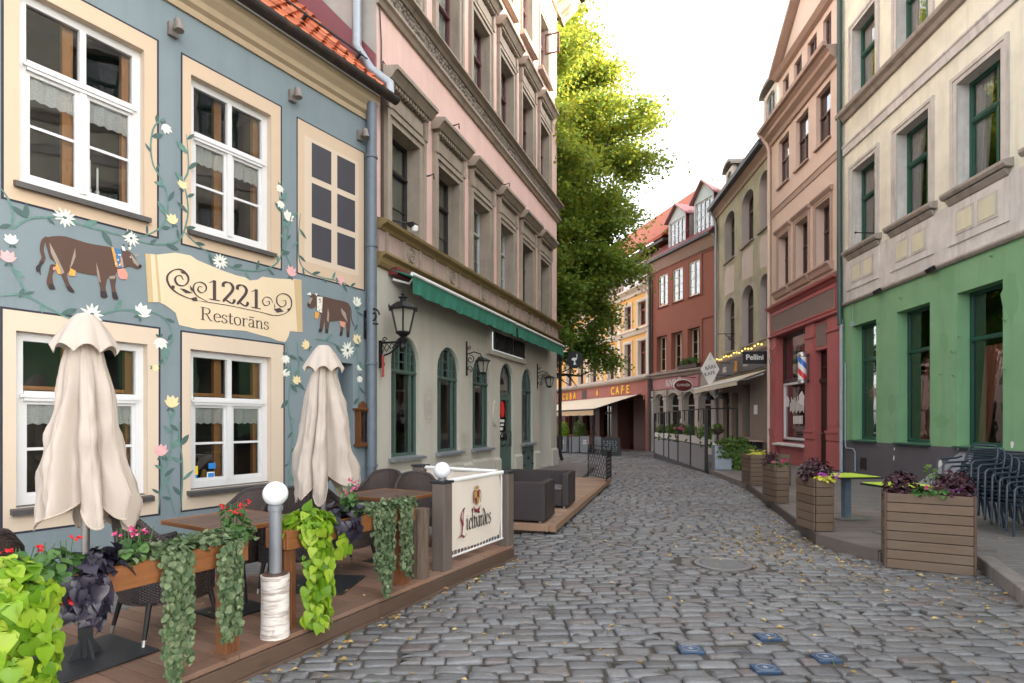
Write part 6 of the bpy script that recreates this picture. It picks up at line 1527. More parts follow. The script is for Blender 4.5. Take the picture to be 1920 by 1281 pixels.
# veranda storey with rail and roof
q = MB(); q.box(YX0, YL + .9, .9, 5, 10.62, 13.2, 0)
for i in range(34):
    x = YX0 + i * .78; q.box(x, x + .12, .82, .9, 10.62, 13.2, 1)
for z in (11.6, 12.55): q.box(YX0, YL + .9, .80, .82, z, z + .10, 1)
vs_ = q.build('veranda', [M['cubabrown'], M['tanstone']], yel)
q = MB()
for px0, px1 in ((1152, 1166), (1172, 1180)): q.box(ys(px0), ys(px1), .76, .80, 10.9, 12.5)
q.build('veranda_window', M['dish'], vs_)
q = MB()
for z in (11.0, 11.5, 11.95): q.tube([(YX0, -.35, z), (YL + .1, -.35, z)], .028, 6)
for i in range(14): x = YL - i * 1.8; q.tube([(x, -.35, 10.6), (x, -.35, 11.95)], .03, 6)
q.build('railing', M['yelwhite'], yel)
q = MB(); q.hexa([(YX0, .0, 13.1), (YL + 1.2, .0, 13.1), (YL + 1.2, 5.5, 18.2), (YX0, 5.5, 18.2)], [(YX0, .0, 13.3), (YL + 1.2, .0, 13.3), (YL + 1.2, 5.5, 18.4), (YX0, 5.5, 18.4)], 0)
q.box(YX0, YL + 1.15, .1, .9, 12.9, 13.09, 1); q.prism_x(YL - .5, YL + 1.15, [(.3, 13.3), (5.45, 18.1), (5.45, 13.3)], 0, .4); q.build('roof', [M['tile'], M['doorbrown']], yel)
q = MB(); q.tube([(YL - .15, -.5, 10.3), (YL - .15, -.15, 9.8), (YL - .15, -.12, 4.7)], .08, 8); smooth_by_angle(q.build('downpipe', M['yelwhite'], yel))
# big awning of the cafe
ca = empty('awning', (0, 0, 0), 0, 'large cream awning with tan valance stretched out from the cafe front', 'awning')
A0 = Vector((8.45, 37.9, 3.42)); A1 = Vector((5.0, 35.2, 2.38)); dv = Vector((-.27, .963, 0)); Lw = 14.5; Lf = 9.0
q = MB(); n = 16
for i in range(n):
    f0, f1 = i / n, (i + 1) / n
    q.face([A1 + dv * Lf * f0, A1 + dv * Lf * f1, A0 + dv * Lw * f1, A0 + dv * Lw * f0], 0, .5)
    sw_ = lambda f: Vector((0, 0, -.36 + .02 * math.sin(f * 60)))
    q.face([A1 + dv * Lf * f0 + sw_(f0), A1 + dv * Lf * f1 + sw_(f1), A1 + dv * Lf * f1, A1 + dv * Lf * f0], 1, .5)
q.build('canopy', [M['canvas'], M['canvas_dk']], ca)
q = MB(); q.tube([A1, A1 + dv * Lf], .05, 8); q.tube([A0, A1], .035, 6); q.tube([A1 + Vector((0, 0, -.0)), Vector((A1.x, A1.y, -.3))], .035, 6); q.build('frame', M['iron'], ca)
# ------------------------------------------------------------------ ground, lane, pavements, decks
def shx(pts, z, name, mat, kind='structure', top=None, thick=None):
    q = MB()
    if thick: q.prism_z(z - thick, z, pts)
    else: q.face([(x, y, z) for x, y in pts], 0, .5)
    o = q.build(name, mat); o['kind'] = kind; return o
# base earth sheet following the fall of the lane
q = MB(); ysn = [-30, 18, 24, 30, 36, 42, 50, 60, 80, 140]
for i in range(len(ysn) - 1):
    q.face([(-60, ysn[i], gz(ysn[i]) - .017), (60, ysn[i], gz(ysn[i]) - .017), (60, ysn[i + 1], gz(ysn[i + 1]) - .017), (-60, ysn[i + 1], gz(ysn[i + 1]) - .017)], 0, .5)
gr = q.build('ground', M['earth']); gr['kind'] = 'structure'
# deck 1 frame (d along the lane, y inward)
DD = Vector((.472, .881)); DA = Vector((.026, 6.93)) - DD * 6.5
DANG = math.atan2(DD.y, DD.x)
def dk(x, y, z=0): p = DA + DD * x + Vector((-DD.y, DD.x)) * y; return Vector((p.x, p.y, z))
kerbL = [dk(-3, .5).to_2d(), dk(6.3, .7).to_2d()]
# left pavement: from the wall out to the kerb, rounding the pub corner
LP = [B.P(-3, 0, 0).to_2d(), B.P(9.0, 0, 0).to_2d(), P_.P(11.72, 0, 0).to_2d(), P_.P(11.72, 9, 0).to_2d(), Vector((-3.5, 33)), Vector((1.2, 30)), P_.P(13.6, -.2, 0).to_2d(), P_.P(12.9, -1.0, 0).to_2d(), P_.P(11.2, -1.5, 0).to_2d(), P_.P(6.5, -2.1, 0).to_2d(), P_.P(1.0, -2.9, 0).to_2d(), dk(6.3, .75).to_2d(), dk(-3.5, .75).to_2d()]
def slab(name, poly, mat, z=.115, cut=True):
    q = MB(); t = [(p[0], p[1], z + gz(p[1])) for p in poly]
    if cut: q.hexa([(p[0], p[1], -1.2) for p in poly], t, 0, .5)
    else: q.face(t, 0, .5)
    o = q.build(name, mat); o['kind'] = 'structure'
PE = P_.P(8.51, 0, 0).to_2d(); PM = Vector((2.41, 18.0)); PE.y = 18.0
slab('pavement', [LP[0], LP[12], LP[11], LP[10], LP[9], PM, PE, LP[1]], M['paving'])
slab('pavement', [PE, PM, LP[8], LP[7], LP[6], LP[5], LP[4], LP[3], LP[2]], M['paving'])
# the stretch along the pub is smooth asphalt
slab('pavement_asphalt', [P_.P(0.1, -.08, 0), P_.P(1.0, -2.8, 0), P_.P(6.5, -2.0, 0), (2.34, 18.0), (PE.x + .09, 18.0)], M['asphalt'], .119, False)
slab('pavement_asphalt', [(PE.x + .09, 18.0), (2.34, 18.0), P_.P(11.2, -1.4, 0), P_.P(12.85, -.9, 0), P_.P(13.5, -.2, 0), (1.1, 29.6), (-3.3, 32.5), P_.P(11.78, 8, 0), P_.P(11.75, -.08, 0)], M['asphalt'], .119, False)
# right pavement
RP = [(4.05, 1.5), (4.63, 5.2), (5.29, 6.55), (4.30, 6.72), (4.09, 7.68), (5.77, 14.1), (6.25, 18.0), (6.9, 24), (7.4, 30.4), (6.2, 38), (4.6, 44), (2.0, 52), (30, 60), (30, -6), (4.0, -6)]
slab('pavement', RP[:7] + [(30, 18), (30, -6), (4.0, -6)], M['paving']); slab('pavement', RP[6:12] + [(30, 60), (30, 18)], M['paving'])
q = MB()
def kerb_run(pts, w=.16, z=.13):
    for i in range(len(pts) - 1):
        a, b = Vector(pts[i]), Vector(pts[i + 1]); L = (b - a).length; n = max(1, int(L / .95)); d = (b - a) / L; nn = Vector((d.y, -d.x))
        for k in range(n):
            p0 = a + d * (L * k / n + .006); p1 = a + d * (L * (k + 1) / n - .006); zz = z + rng.uniform(-.006, .006)
            q.prism_z(-.15, zz, [tuple(p0), tuple(p0 + nn * w), tuple(p1 + nn * w), tuple(p1)][::-1])
kerb_run([(4.02, 1.2), (4.60, 5.2), (5.26, 6.52)]); kerb_run([(5.78, 14.25), (6.22, 18.0)])
o = q.build('kerb', M['kerb'], bevel=.015); o['kind'] = 'structure'
# ---- cobbles
def inside(x, y, poly):
    c = False; n = len(poly); j = n - 1
    for i in range(n):
        xi, yi = poly[i][0], poly[i][1]; xj, yj = poly[j][0], poly[j][1]
        if (yi > y) != (yj > y) and x < (xj - xi) * (y - yi) / (yj - yi) + xi: c = not c
        j = i
    return c
LPt = [tuple(p) for p in LP]
MANHOLE = (2.44, 6.67, .33)
PLATES = [(1.96, 4.41, .02), (1.29, 4.16, -.03), (2.19, 4.02, .05), (1.69, 3.84, -.02)]
cr = random.Random(21)
q = MB(); V = q.v; Fc_ = q.f; Mi = q.m; Rn = q.r
yv = 1.7
def stone(cx, cy, w, d, rot, top, tilt, lod):
    n = 12 if lod == 0 else 8
    e = .5 if lod else .42
    ang = [2 * math.pi * (k + .5) / n for k in range(n)]
    pw = cr.uniform(.13, .30)
    jit = [1 + cr.uniform(-.10, .07) for _ in range(n)]
    ca, sa = math.cos(rot), math.sin(rot)
    z0_ = gz(cy)
    rings = ((1.0, -.06), (.985, -.014), (.93, -.002), (.55, .0)) if lod == 0 else ((1.0, -.04), (.9, -.004))
    i0 = len(V)
    for (sc, dz) in rings:
        for k in range(n):
            c, s_ = math.cos(ang[k]), math.sin(ang[k])
            x = math.copysign(abs(c) ** pw, c) * w / 2 * sc * jit[k]; y = math.copysign(abs(s_) ** pw, s_) * d / 2 * sc * (2 - jit[k])
            V.append((cx + x * ca - y * sa, cy + x * sa + y * ca, z0_ + top + dz + (tilt[0] * x + tilt[1] * y) * (1 if dz > -.05 else 0)))
    V.append((cx, cy, z0_ + top + .002)); r_ = cr.random()
    for j in range(len(rings) - 1):
        for k in range(n):
            a = i0 + j * n + k; b = i0 + j * n + (k + 1) % n; Fc_.append((a, b, b + n, a + n)); Mi.append(0); Rn.append(r_)
    j = len(rings) - 1; c_ = len(V) - 1
    for k in range(n): Fc_.append((i0 + j * n + k, i0 + j * n + (k + 1) % n, c_)); Mi.append(0); Rn.append(r_)
row = 0
while yv < 46:
    dep = cr.uniform(.098, .142) * (1.0 if yv < 20 else 1.6)
    x = -4.5 + cr.uniform(0, .3)
    if yv > 16: x = -3
    tone = cr.uniform(.9, 1.1); ph = cr.uniform(-.3, .3)
    while x < (5.6 if yv < 7 else 7.6):
        w = cr.uniform(.13, .285) * (1.0 if yv < 20 else 1.5)
        cx = x + w / 2; cy = yv + .10 * math.sin(cx * .75 + .6) + .05 * math.sin(cx * 2.3 + row * .15) - cx * .035
        x += w + cr.uniform(.002, .013); w0_ = w
        if abs(cx) > .93 * cy + 1.2: continue
        if inside(cx, cy, LPt) or inside(cx, cy, RP): continue
        if (cx - MANHOLE[0]) ** 2 + (cy - MANHOLE[1]) ** 2 < .50 ** 2: continue
        for a, b, _ in PLATES:
            if abs(cx - a) < .085 + w / 2 and abs(cy - b) < .045 + dep / 2:
                l_, r_ = cx - w / 2, cx + w / 2
                if a - .088 - l_ > r_ - a - .088: r_ = min(r_, a - .088)
                else: l_ = max(l_, a + .088)
                cx, w = (l_ + r_) / 2, r_ - l_
        if w < .05: continue
        lod = 0 if cy < 13 else 1
        stone(cx, cy, w, dep - cr.uniform(.005, .018), cr.uniform(-.05, .05) + .06 * math.cos(cx * .75), cr.gauss(0, .005), (cr.gauss(0, .03), cr.gauss(0, .06)), lod)
    yv += dep; row += 1
# ring of setts round the manhole, fillers round the plates
for ring, (rr, nn_) in enumerate(((.41, 20),)):
    for k in range(nn_):
        t = 2 * math.pi * k / nn_ + .05; stone(MANHOLE[0] + rr * math.cos(t), MANHOLE[1] + rr * math.sin(t), .115, .125, t + math.pi / 2, cr.gauss(-.002, .004), (cr.gauss(0, .03), cr.gauss(0, .03)), 0); Rn[-36:] = [cr.uniform(.86, 1)] * 36
o = q.build('cobbled_lane', M['cobble'], smooth=True); o['kind'] = 'structure'
# ---- manhole cover, blue plates
e = empty('manhole_cover', (*MANHOLE[:2], 0), .1, 'round ribbed iron manhole cover set among the cobbles', 'manhole cover')
q = MB(); R0 = .315; q.lathe([(R0, -.05), (R0, .004), (R0 - .05, .006), (R0 - .055, -.004)], (0, 0, 0), 40); q.build('rim', M['castpale'], e)
q = MB(); q.lathe([(R0 - .06, -.04), (R0 - .06, -.006)], (0, 0, 0), 40)
for i in range(-8, 9):
    y = i * .028; h = math.sqrt(max(0, (R0 - .07) ** 2 - y * y))
    if h > .03: q.box(-h, h, y - .008, y + .008, -.0055, .004)
q.build('ribbed_plate', M['castiron'], e)
plab = ['blue enamel compass plate in the cobbles, farthest from the camera', 'blue enamel compass plate in the cobbles, nearest the wooden terrace', 'blue enamel compass plate in the cobbles, nearest the right kerb', 'blue enamel compass plate in the cobbles, closest to the camera']
for i, (x, y, a) in enumerate(PLATES):
    e = empty('ground_plate', (x, y, .006), a, plab[i], 'plate', 'blue plates set in the cobbles')
    MB().box(-.085, .085, -.06, .06, -.05, .004).build('plate', M['blueplate'], e, bevel=.006)
    q = MB()
    for k in range(8):
        t = math.pi * k / 4; L = .045 if k % 2 == 0 else .028
        q.face([(L * math.cos(t), L * .8 * math.sin(t), .0056), (.010 * math.cos(t + .39), .010 * math.sin(t + .39), .0058), (0, 0, .0060), (.010 * math.cos(t - .39), .010 * math.sin(t - .39), .0058)], 0)
    pts = [(.06 * math.cos(t), .048 * math.sin(t), .0052) for t in [2 * math.pi * j / 24 for j in range(25)]]
    q.tube(pts, .0015, 4); q.build('compass_rose', M['planterblue'], e)
# ---- fallen leaves (nobody could count them)
q = MB(); lr = random.Random(5)
def fleaf(x, y, z, s):
    t = lr.uniform(0, 6.28); a = Vector((math.cos(t), math.sin(t), lr.uniform(-.2, .2))) * s; b = Vector((-math.sin(t), math.cos(t), lr.uniform(-.25, .25))) * s * .5; p = Vector((x, y, z + .008)); f = Vector((0, 0, s * .22))
    q.face([p - a * .5, p - b * .5 + f, p + a * .5], 0); q.face([p - a * .5, p + a * .5, p + b * .5 + f * lr.uniform(0, 1)], 0)
n = 0
while n < 850:
    k = lr.random()
    if k < .36: x, y = lr.gauss(3.55, .55), lr.gauss(7.6, .8)
    elif k < .46: t = lr.uniform(0, 6.5); p = dk(t, -.12 + lr.gauss(0, .05)); x, y = p.x, p.y
    elif k < .56: y = lr.uniform(7, 15); x = 4.15 + (y - 7.68) * .262 - abs(lr.gauss(0, .25))
    elif k < .64: x, y = lr.uniform(3.5, 5.0), lr.uniform(4.4, 6.2)
    else: y = 2.6 + 11 * lr.random() ** 1.6; x = lr.uniform(-2.0, 4.8)
    if inside(x, y, LPt) or inside(x, y, RP): continue
    if abs(x) > .95 * y: continue
    fleaf(x, y, gz(y) + lr.uniform(-.012, .008), lr.uniform(.034, .072)); n += 1
for i in range(60):
    x, y = lr.uniform(4.6, 6.5), lr.uniform(6.5, 13); fleaf(x, y, .15, lr.uniform(.03, .05))
for i in range(40):
    p = dk(lr.uniform(0, 6.4), lr.uniform(.1, 1.5)); fleaf(p.x, p.y, .165, lr.uniform(.03, .05))
o = q.build('fallen_leaves', M['yellowleaf']); o['kind'] = 'stuff'; o['label'] = 'small yellow fallen leaves scattered over the cobbles'
q = MB()
for i in range(46):
    if i < 16: p = dk(lr.uniform(.5, 6.3), -.05)
    else: p = Vector((lr.uniform(-1, 3), lr.uniform(3.3, 9), 0))
    for k in range(9):
        t = lr.uniform(0, 6.28); h = lr.uniform(.015, .05); b = p + Vector((lr.gauss(0, .02), lr.gauss(0, .02), -.02)); d = Vector((math.cos(t) * h * .5, math.sin(t) * h * .5, h)); w = Vector((-math.sin(t), math.cos(t), 0)) * .005
        q.face([b - w, b + w, b + d], 0)
o = q.build('joint_grass', M['bushleaf']); o['kind'] = 'stuff'; o['label'] = 'small grass tufts growing in the cobble joints'

# ------------------------------------------------------------------ decks
d1 = empty('terrace_deck', dk(0, 0), DANG, 'long brown wooden terrace deck of the blue restaurant with dark edge boards', 'deck')
x0, x1 = -3.6, 6.5; DW = 1.62; q = MB(); nb = 11; bw = DW / nb
for i in range(nb):
    if i == 0:
        xx = x0
        while xx < x1:
            L = min(1.6, x1 - xx); q.box(xx, xx + L - .004, .02, bw - .004, .125, .160); xx += L
        continue
xx = x0
while xx < x1 - .01:                                  # deck boards run across, from the edge board inwards
    q.box(xx, xx + .118, bw + .004, DW, .125, .155 + rng.uniform(-.001, .001)); xx += .124
db = q.build('deck_board', m_wood('deck_board_across', (.25, .122, .068), 'y', .5, .65, .5, 1.0, (.23, .17, .14)), d1, bevel=.004)
q = MB(); q.box(x0, 1.2, 0, .022, -.03, .124); q.box(1.205, 4.1, 0, .022, -.03, .124); q.box(4.105, x1, 0, .022, -.03, .124); q.box(x1 - .022, x1, .022, DW, -.03, .124)
q.box(x0, x1, -.03, -.0, -.03, .02, 0)
q.build('edge_fascia', M['fascia'], d1, bevel=.004)
# deck 2 (sofas)
D2A = Vector((.63, 8.3)); D2B = Vector((2.60, 15.1)); D2d = (D2B - D2A).normalized(); D2ang = math.atan2(D2d.y, D2d.x)
d2 = empty('terrace_deck', (D2A.x, D2A.y, 0), D2ang, 'pale wooden deck with the rattan sofas along the pub front', 'deck')
L2 = (D2B - D2A).length; W2 = 1.55; q = MB(); xx = .10
while xx < L2 - .02: q.box(xx, xx + .136, .105, W2, .12, .150 + rng.uniform(-.001, .001)); xx += .142
q.build('deck_board', m_wood('pale_board_across', (.36, .215, .135), 'y', .6, .65, .35, 1.0, (.33, .24, .18)), d2, bevel=.004)
q = MB(); q.box(0, L2, 0, .10, .05, .153); q.box(0, .095, .105, W2, .05, .152); q.build('edge_beam', M['decky'], d2, bevel=.006)
q = MB()
for xx in (.4, 2.4, 4.6, 6.6): q.box(xx, xx + .1, .15, W2 - .1, -.02, .05)
q.box(.12, .2, .2, W2, -.02, .05); q.build('bearer', M['fascia'], d2)
# deck 3 (right)
d3 = empty('terrace_deck', (0, 0, 0), 0, 'low grey wooden deck with slatted planters on the right pavement', 'deck')
edge = [(4.28, 6.74), (4.06, 7.69), (5.74, 14.15)]
q = MB(); y = 6.78
def lerp_edge(y, pts):
    for i in range(len(pts) - 1):
        if pts[i][1] <= y <= pts[i + 1][1]:
            f = (y - pts[i][1]) / (pts[i + 1][1] - pts[i][1]); return pts[i][0] + f * (pts[i + 1][0] - pts[i][0])
    return pts[-1][0] if y > pts[-1][1] else pts[0][0]
while y < 14.0:
    a = lerp_edge(y, edge) + .03; b = 5.7 + (y - 6.7) * .16; q.box(a, b, y, y + .118, .116, .140 + rng.uniform(-.001, .001)); y += .124
q.build('deck_board', M['deck3'], d3)
q = MB()
for i in range(2):
    a, b = Vector(edge[i]), Vector(edge[i + 1]); dd_ = (b - a).normalized(); nn = Vector((dd_.y, -dd_.x)) * .045
    q.prism_z(-.03, .144, [tuple(a), tuple(a + nn), tuple(b + nn), tuple(b)][::-1])
q.build('edge_fascia', m_wood('grey_deck_fascia', (.13, .105, .09), 'y', .6), d3)
from mathutils import noise as mnoise
# ------------------------------------------------------------------ restaurant terrace: boxes, posts, furniture, plants
def leafshape(q, p, axis, nrm, L, W, kind=0, mi=0, fold=.25, curl=.25):
    """one leaf: p = stalk end, axis = direction of the midrib, nrm = leaf normal"""
    a = axis.normalized(); n = (nrm - a * nrm.dot(a)); n = n.normalized() if n.length > 1e-5 else a.orthogonal().normalized()
    b = a.cross(n)
    if kind == 0: prof = ((-.08, .26), (.12, .46), (.40, .42), (.72, .20))          # heart
    elif kind == 1: prof = ((-.10, .22), (.08, .50), (.34, .30), (.50, .42), (.72, .14))  # lobed
    else: prof = ((.02, .34), (.30, .52), (.62, .46), (.90, .22))                   # round
    r = rng.random(); k = len(prof); i = len(q.v); add = q.v.append; wv = rng.uniform(-.12, .12)
    add(tuple(p))
    for t, w in prof:
        m_ = p + a * (L * t) - n * (curl * L * t * t); add(tuple(m_))
        for sg_ in (1, -1): add(tuple(m_ + b * (sg_ * W * w) + n * (fold * W * w + wv * sg_ * W * t)))
    add(tuple(p + a * L - n * (curl * L))); T = i + 1 + 3 * k
    for s_ in (1, 2):
        fs = [(i, i + 1, i + 1 + s_)] + [(i + 1 + 3 * j, i + 4 + 3 * j, i + 4 + 3 * j + s_, i + 1 + 3 * j + s_) for j in range(k - 1)] + [(i + 3 * k - 2, T, i + 3 * k - 2 + s_)]
        for f in fs: q.f.append(f if s_ == 2 else f[::-1]); q.m.append(mi); q.r.append(r)

def trailing(q, c, w, d, ztop, zbot, n, L, kind, rot, taper=.7, mi=0, W=None, facing=(0, -1)):
    """a hanging curtain of leaves; c in world xy, w along the box, d depth outwards"""
    u_ = Vector((math.cos(rot), math.sin(rot), 0)); o_ = Vector((math.sin(rot), -math.cos(rot), 0))
    for i in range(n):
        f = rng.random(); z = ztop + (zbot - ztop) * f; k = 1 - (1 - taper) * f
        t = rng.uniform(-1, 1); s_ = t * w / 2 * k; e = math.sqrt(max(0, 1 - t * t)) * d * rng.uniform(.35, 1)
        p = Vector((c[0], c[1], z)) + u_ * s_ + o_ * e
        nrm = (o_ * 1.0 + u_ * t * .9 + Vector((rng.gauss(0, .35), rng.gauss(0, .35), rng.uniform(.0, .8)))).normalized()
        ax = Vector((0, 0, -1)) + u_ * rng.gauss(0, .6) + o_ * rng.uniform(.0, .6)
        l = L * rng.uniform(.45, 1.35); leafshape(q, p, ax, nrm, l, (W or l * .95) * (l / L if W else 1), kind, mi)

def mound(q, c, rx, ry, rz, n, L, kind, rot=0, mi=0, up=.5):
    u_ = Vector((math.cos(rot), math.sin(rot), 0)); v_ = Vector((-math.sin(rot), math.cos(rot), 0))
    for i in range(n):
        d = Vector((rng.gauss(0, 1), rng.gauss(0, 1), abs(rng.gauss(0, 1)) if up > .4 else rng.gauss(0, 1))).normalized()
        k = rng.uniform(.55, 1.0)
        p = Vector(c) + u_ * d.x * rx * k + v_ * d.y * ry * k + Vector((0, 0, d.z * rz * k))
        out = (u_ * d.x + v_ * d.y + Vector((0, 0, d.z + .35))).normalized()
        ax = Vector((d.x * u_.x + d.y * v_.x, d.x * u_.y + d.y * v_.y, -.35)) + Vector((rng.gauss(0, .5), rng.gauss(0, .5), rng.gauss(0, .3)))
        l = L * rng.uniform(.45, 1.35); leafshape(q, p, ax, (out + Vector((rng.gauss(0, .3), rng.gauss(0, .3), .3))).normalized(), l, l * .95, kind, mi)

def blossoms(q, c, rx, ry, z0_, z1_, n, s, mi, rot=0, cl=4):
    u_ = Vector((math.cos(rot), math.sin(rot), 0)); v_ = Vector((-math.sin(rot), math.cos(rot), 0))
    for i in range(n):
        p0 = Vector((c[0], c[1], 0)) + u_ * rng.uniform(-rx, rx) + v_ * rng.uniform(-ry, ry) + Vector((0, 0, rng.uniform(z0_, z1_)))
        for k in range(cl):
            p = p0 + Vector((rng.gauss(0, s * .45), rng.gauss(0, s * .45), rng.gauss(0, s * .3)))
            for j in range(4):
                t = j * math.pi / 2 + rng.random(); leafshape(q, p, Vector((math.cos(t), math.sin(t), rng.gauss(0, .7))), Vector((rng.gauss(0, .6), rng.gauss(-.4, .6), 1)), s * .55, s * .5, 2, mi, .2, .1)

BOXZ0, BOXZ1 = .745, .885
def flower_box(xa, xb, label, posts):
    e = empty('flower_box', dk(xa, .03, .155), DANG, label, 'flower box', 'flower boxes along the restaurant terrace')
    L = xb - xa; z0_, z1_ = BOXZ0 - .155, BOXZ1 - .155; q = MB()
    q.box(0, L, 0, .026, z0_, z1_); q.box(0, L, .20, .226, z0_, z1_); q.box(0, .026, .026, .20, z0_, z1_ - .002); q.box(L - .026, L, .026, .20, z0_, z1_ - .002); q.box(.026, L - .026, .026, .20, z0_, z0_ + .02)
    q.build('trough', M['boxwood'], e, bevel=.006)
    q = MB(); q.box(.026, L - .026, .026, .20, z0_ + .021, z1_ - .03); q.build('soil', M['soil'], e)
    for px in posts:
        q = MB(); q.box(px - .05, px + .05, .065, .165, 0, z0_ - .0005)
        for k in range(6): q.box(px - .048 + k * .0165, px - .040 + k * .0165, .058, .0645, .0, z0_ - .002)
        q.build('post', M['postwood'], e, bevel=.004)
    return e
X1a, X1b, X2a, X2b = 1.15, 2.87, 3.18, 4.62
flower_box(X1a, X1b, 'orange wooden flower box nearest the camera, on thick grooved posts', (.10, X1b - X1a - .07))
flower_box(X2a, X2b, 'orange wooden flower box next to the ivory beer banner', (.08, X2b - X2a - .06))
# --- plants in the boxes
def plant(name, q, mats, label, cat, group=None): return tag(q.build(name, mats, smooth=True), label, cat, group)
def at_deck(px, off): 
    """x along the deck of a photo column, at inward offset off"""
    r = (px - CX) / FPX; best = None
    # DA + DD x + N off = (r Y, Y)
    N = Vector((-DD.y, DD.x)); bx_, by_ = DA.x + N.x * off, DA.y + N.y * off
    return (r * by_ - bx_) / (DD.x - r * DD.y)
def dpt(px, off, z=0): return dk(at_deck(px, off), off, z)
q = MB(); xl = at_deck(14, 0)
c = dk(xl, .02); trailing(q, c, .36, .20, .90, .10, 430, .076, 0, DANG, .95)
mound(q, dk(xl, .10, .86), .21, .16, .16, 200, .075, 0, DANG)
plant('sweet_potato_vine', q, M['limeleaf'], 'large lime green trailing vine at the near left end of the terrace', 'plant', 'lime green vines')
q = MB(); xl2 = at_deck(588, 0); c = dk(xl2, .0); trailing(q, c, .24, .15, .92, .20, 270, .076, 0, DANG, .8); mound(q, dk(xl2, .06, .88), .20, .14, .15, 150, .075, 0, DANG)
for i in range(10): leafshape(q, dk(xl2 + rng.uniform(.15, .35), -.04, rng.uniform(.62, .8)), Vector((.3, .2, -.6)), Vector((.3, -.9, .4)), .09, .085, 0)
plant('sweet_potato_vine', q, M['limeleaf'], 'lime green trailing vine beside the white globe lamp on the birch log', 'plant', 'lime green vines')
q = MB(); xp = at_deck(160, 0); trailing(q, dk(xp, .01), .17, .12, .90, .66, 90, .078, 0, DANG, .8); mound(q, dk(xp + .07, .10, .87), .17, .12, .13, 70, .078, 0, DANG); mound(q, dk(xp + .07, .10, .87), .19, .13, .15, 18, .09, 1, DANG)
plant('purple_vine', q, M['purpleleaf'], 'blackish purple leafy plant spilling over the nearer flower box', 'plant', 'dark purple vines')
q = MB(); xp = at_deck(645, .05); trailing(q, dk(xp, .02), .22, .12, .92, .76, 30, .085, 0, DANG, .7); mound(q, dk(xp, .10, .88), .18, .12, .12, 55, .085, 0, DANG)
plant('purple_vine', q, M['purpleleaf'], 'blackish purple leafy plant between lime vine and silver curtain', 'plant', 'dark purple vines')
def silver(px, w, zb, lab, n):
    q = MB(); x = at_deck(px, 0); ns = 6
    for k in range(ns):
        o_ = (k / (ns - 1) - .5) * w * .8 + rng.gauss(0, .008); ze_ = zb + (rng.uniform(0, .34) if k not in (2, 3) else 0) * (.9 - zb)
        trailing(q, dk(x + o_, rng.uniform(-.02, .03)), w * .34, .075, .90, ze_, int(n * .38), .031, 2, DANG, .7)
    mound(q, dk(x, .08, .885), w * .8, .12, .075, int(n * .36), .031, 2, DANG)
    return plant('trailing_silver_plant', q, M['silverleaf'], lab, 'plant', 'silver green trailing plants')
silver(328, .15, .06, 'silver green trailing curtain of the nearer box, reaching the deck edge', 620)
silver(424, .125, .30, 'silver green trailing curtain of the nearer box, the shorter one by its post', 480)
silver(716, .17, .19, 'thick silver green trailing curtain in the middle of the second box', 620)
silver(757, .13, .30, 'slim silver green trailing curtain by the end post of the second box', 430)
q = MB()
for (pa, pb, oo) in ((210, 470, .1), (650, 775, .1)):
    for i in range(420):
        x = rng.uniform(at_deck(pa, oo), at_deck(pb, oo)); p = dk(x, rng.uniform(.0, .22), BOXZ1 + rng.uniform(-.01, .075)); leafshape(q, p, Vector((rng.gauss(0, 1), rng.gauss(0, 1), -.2)), Vector((rng.gauss(0, .5), rng.gauss(0, .5), 1)), .04, .038, 2)
o = tag(q.build('silver_ground_cover', M['silverleaf']), 'low silver green foliage covering the soil of both flower boxes', None, None, 'stuff')
def gera(px, off, lab, petals, n, w=.16, h=.16, leaves=60, z=BOXZ1):
    q = MB(); x = at_deck(px, off); c = dk(x, off, z); mound(q, c, w, .10, h, leaves, .055, 2, DANG)
    for i in range(10):
        b = dk(x + rng.uniform(-w, w) * .8, off + rng.uniform(-.06, .06), z); q.tube([b, b + Vector((rng.gauss(0, .02), rng.gauss(0, .02), h * 1.15))], .003, 4)
    blossoms(q, (c.x, c.y), w * .8, .07, z + h * .85, z + h * 1.3, n + 1, .026, 1, DANG)
    return plant('geranium', q, [M['geraleaf'], petals], lab, 'flower', 'flowering plants in the terrace boxes')
gera(92, .10, 'green plant with a few red geranium heads beside the lime vine', M['redpetal'], 2, .20, .14, 110)
gera(240, .12, 'small plant with pink and white blossoms behind the purple leaves', M['pinkpetal'], 3, .10, .15, 60)
gera(438, .12, 'wispy plant with small red blossoms at the end of the nearer box', M['redpetal'], 5, .12, .20, 60)
gera(655, .12, 'plant with red and white blossoms behind the second purple vine', M['pinkpetal'], 4, .08, .22, 60)
q = MB(); c = dk(at_deck(136, -.02), -.02, .77); blossoms(q, (c.x, c.y), .01, .01, c.z, c.z + .02, 2, .05, 0, 0, 9); plant('geranium', q, M['redpetal'], 'bright red geranium head against the blackish purple leaves', 'flower', 'flowering plants in the terrace boxes')
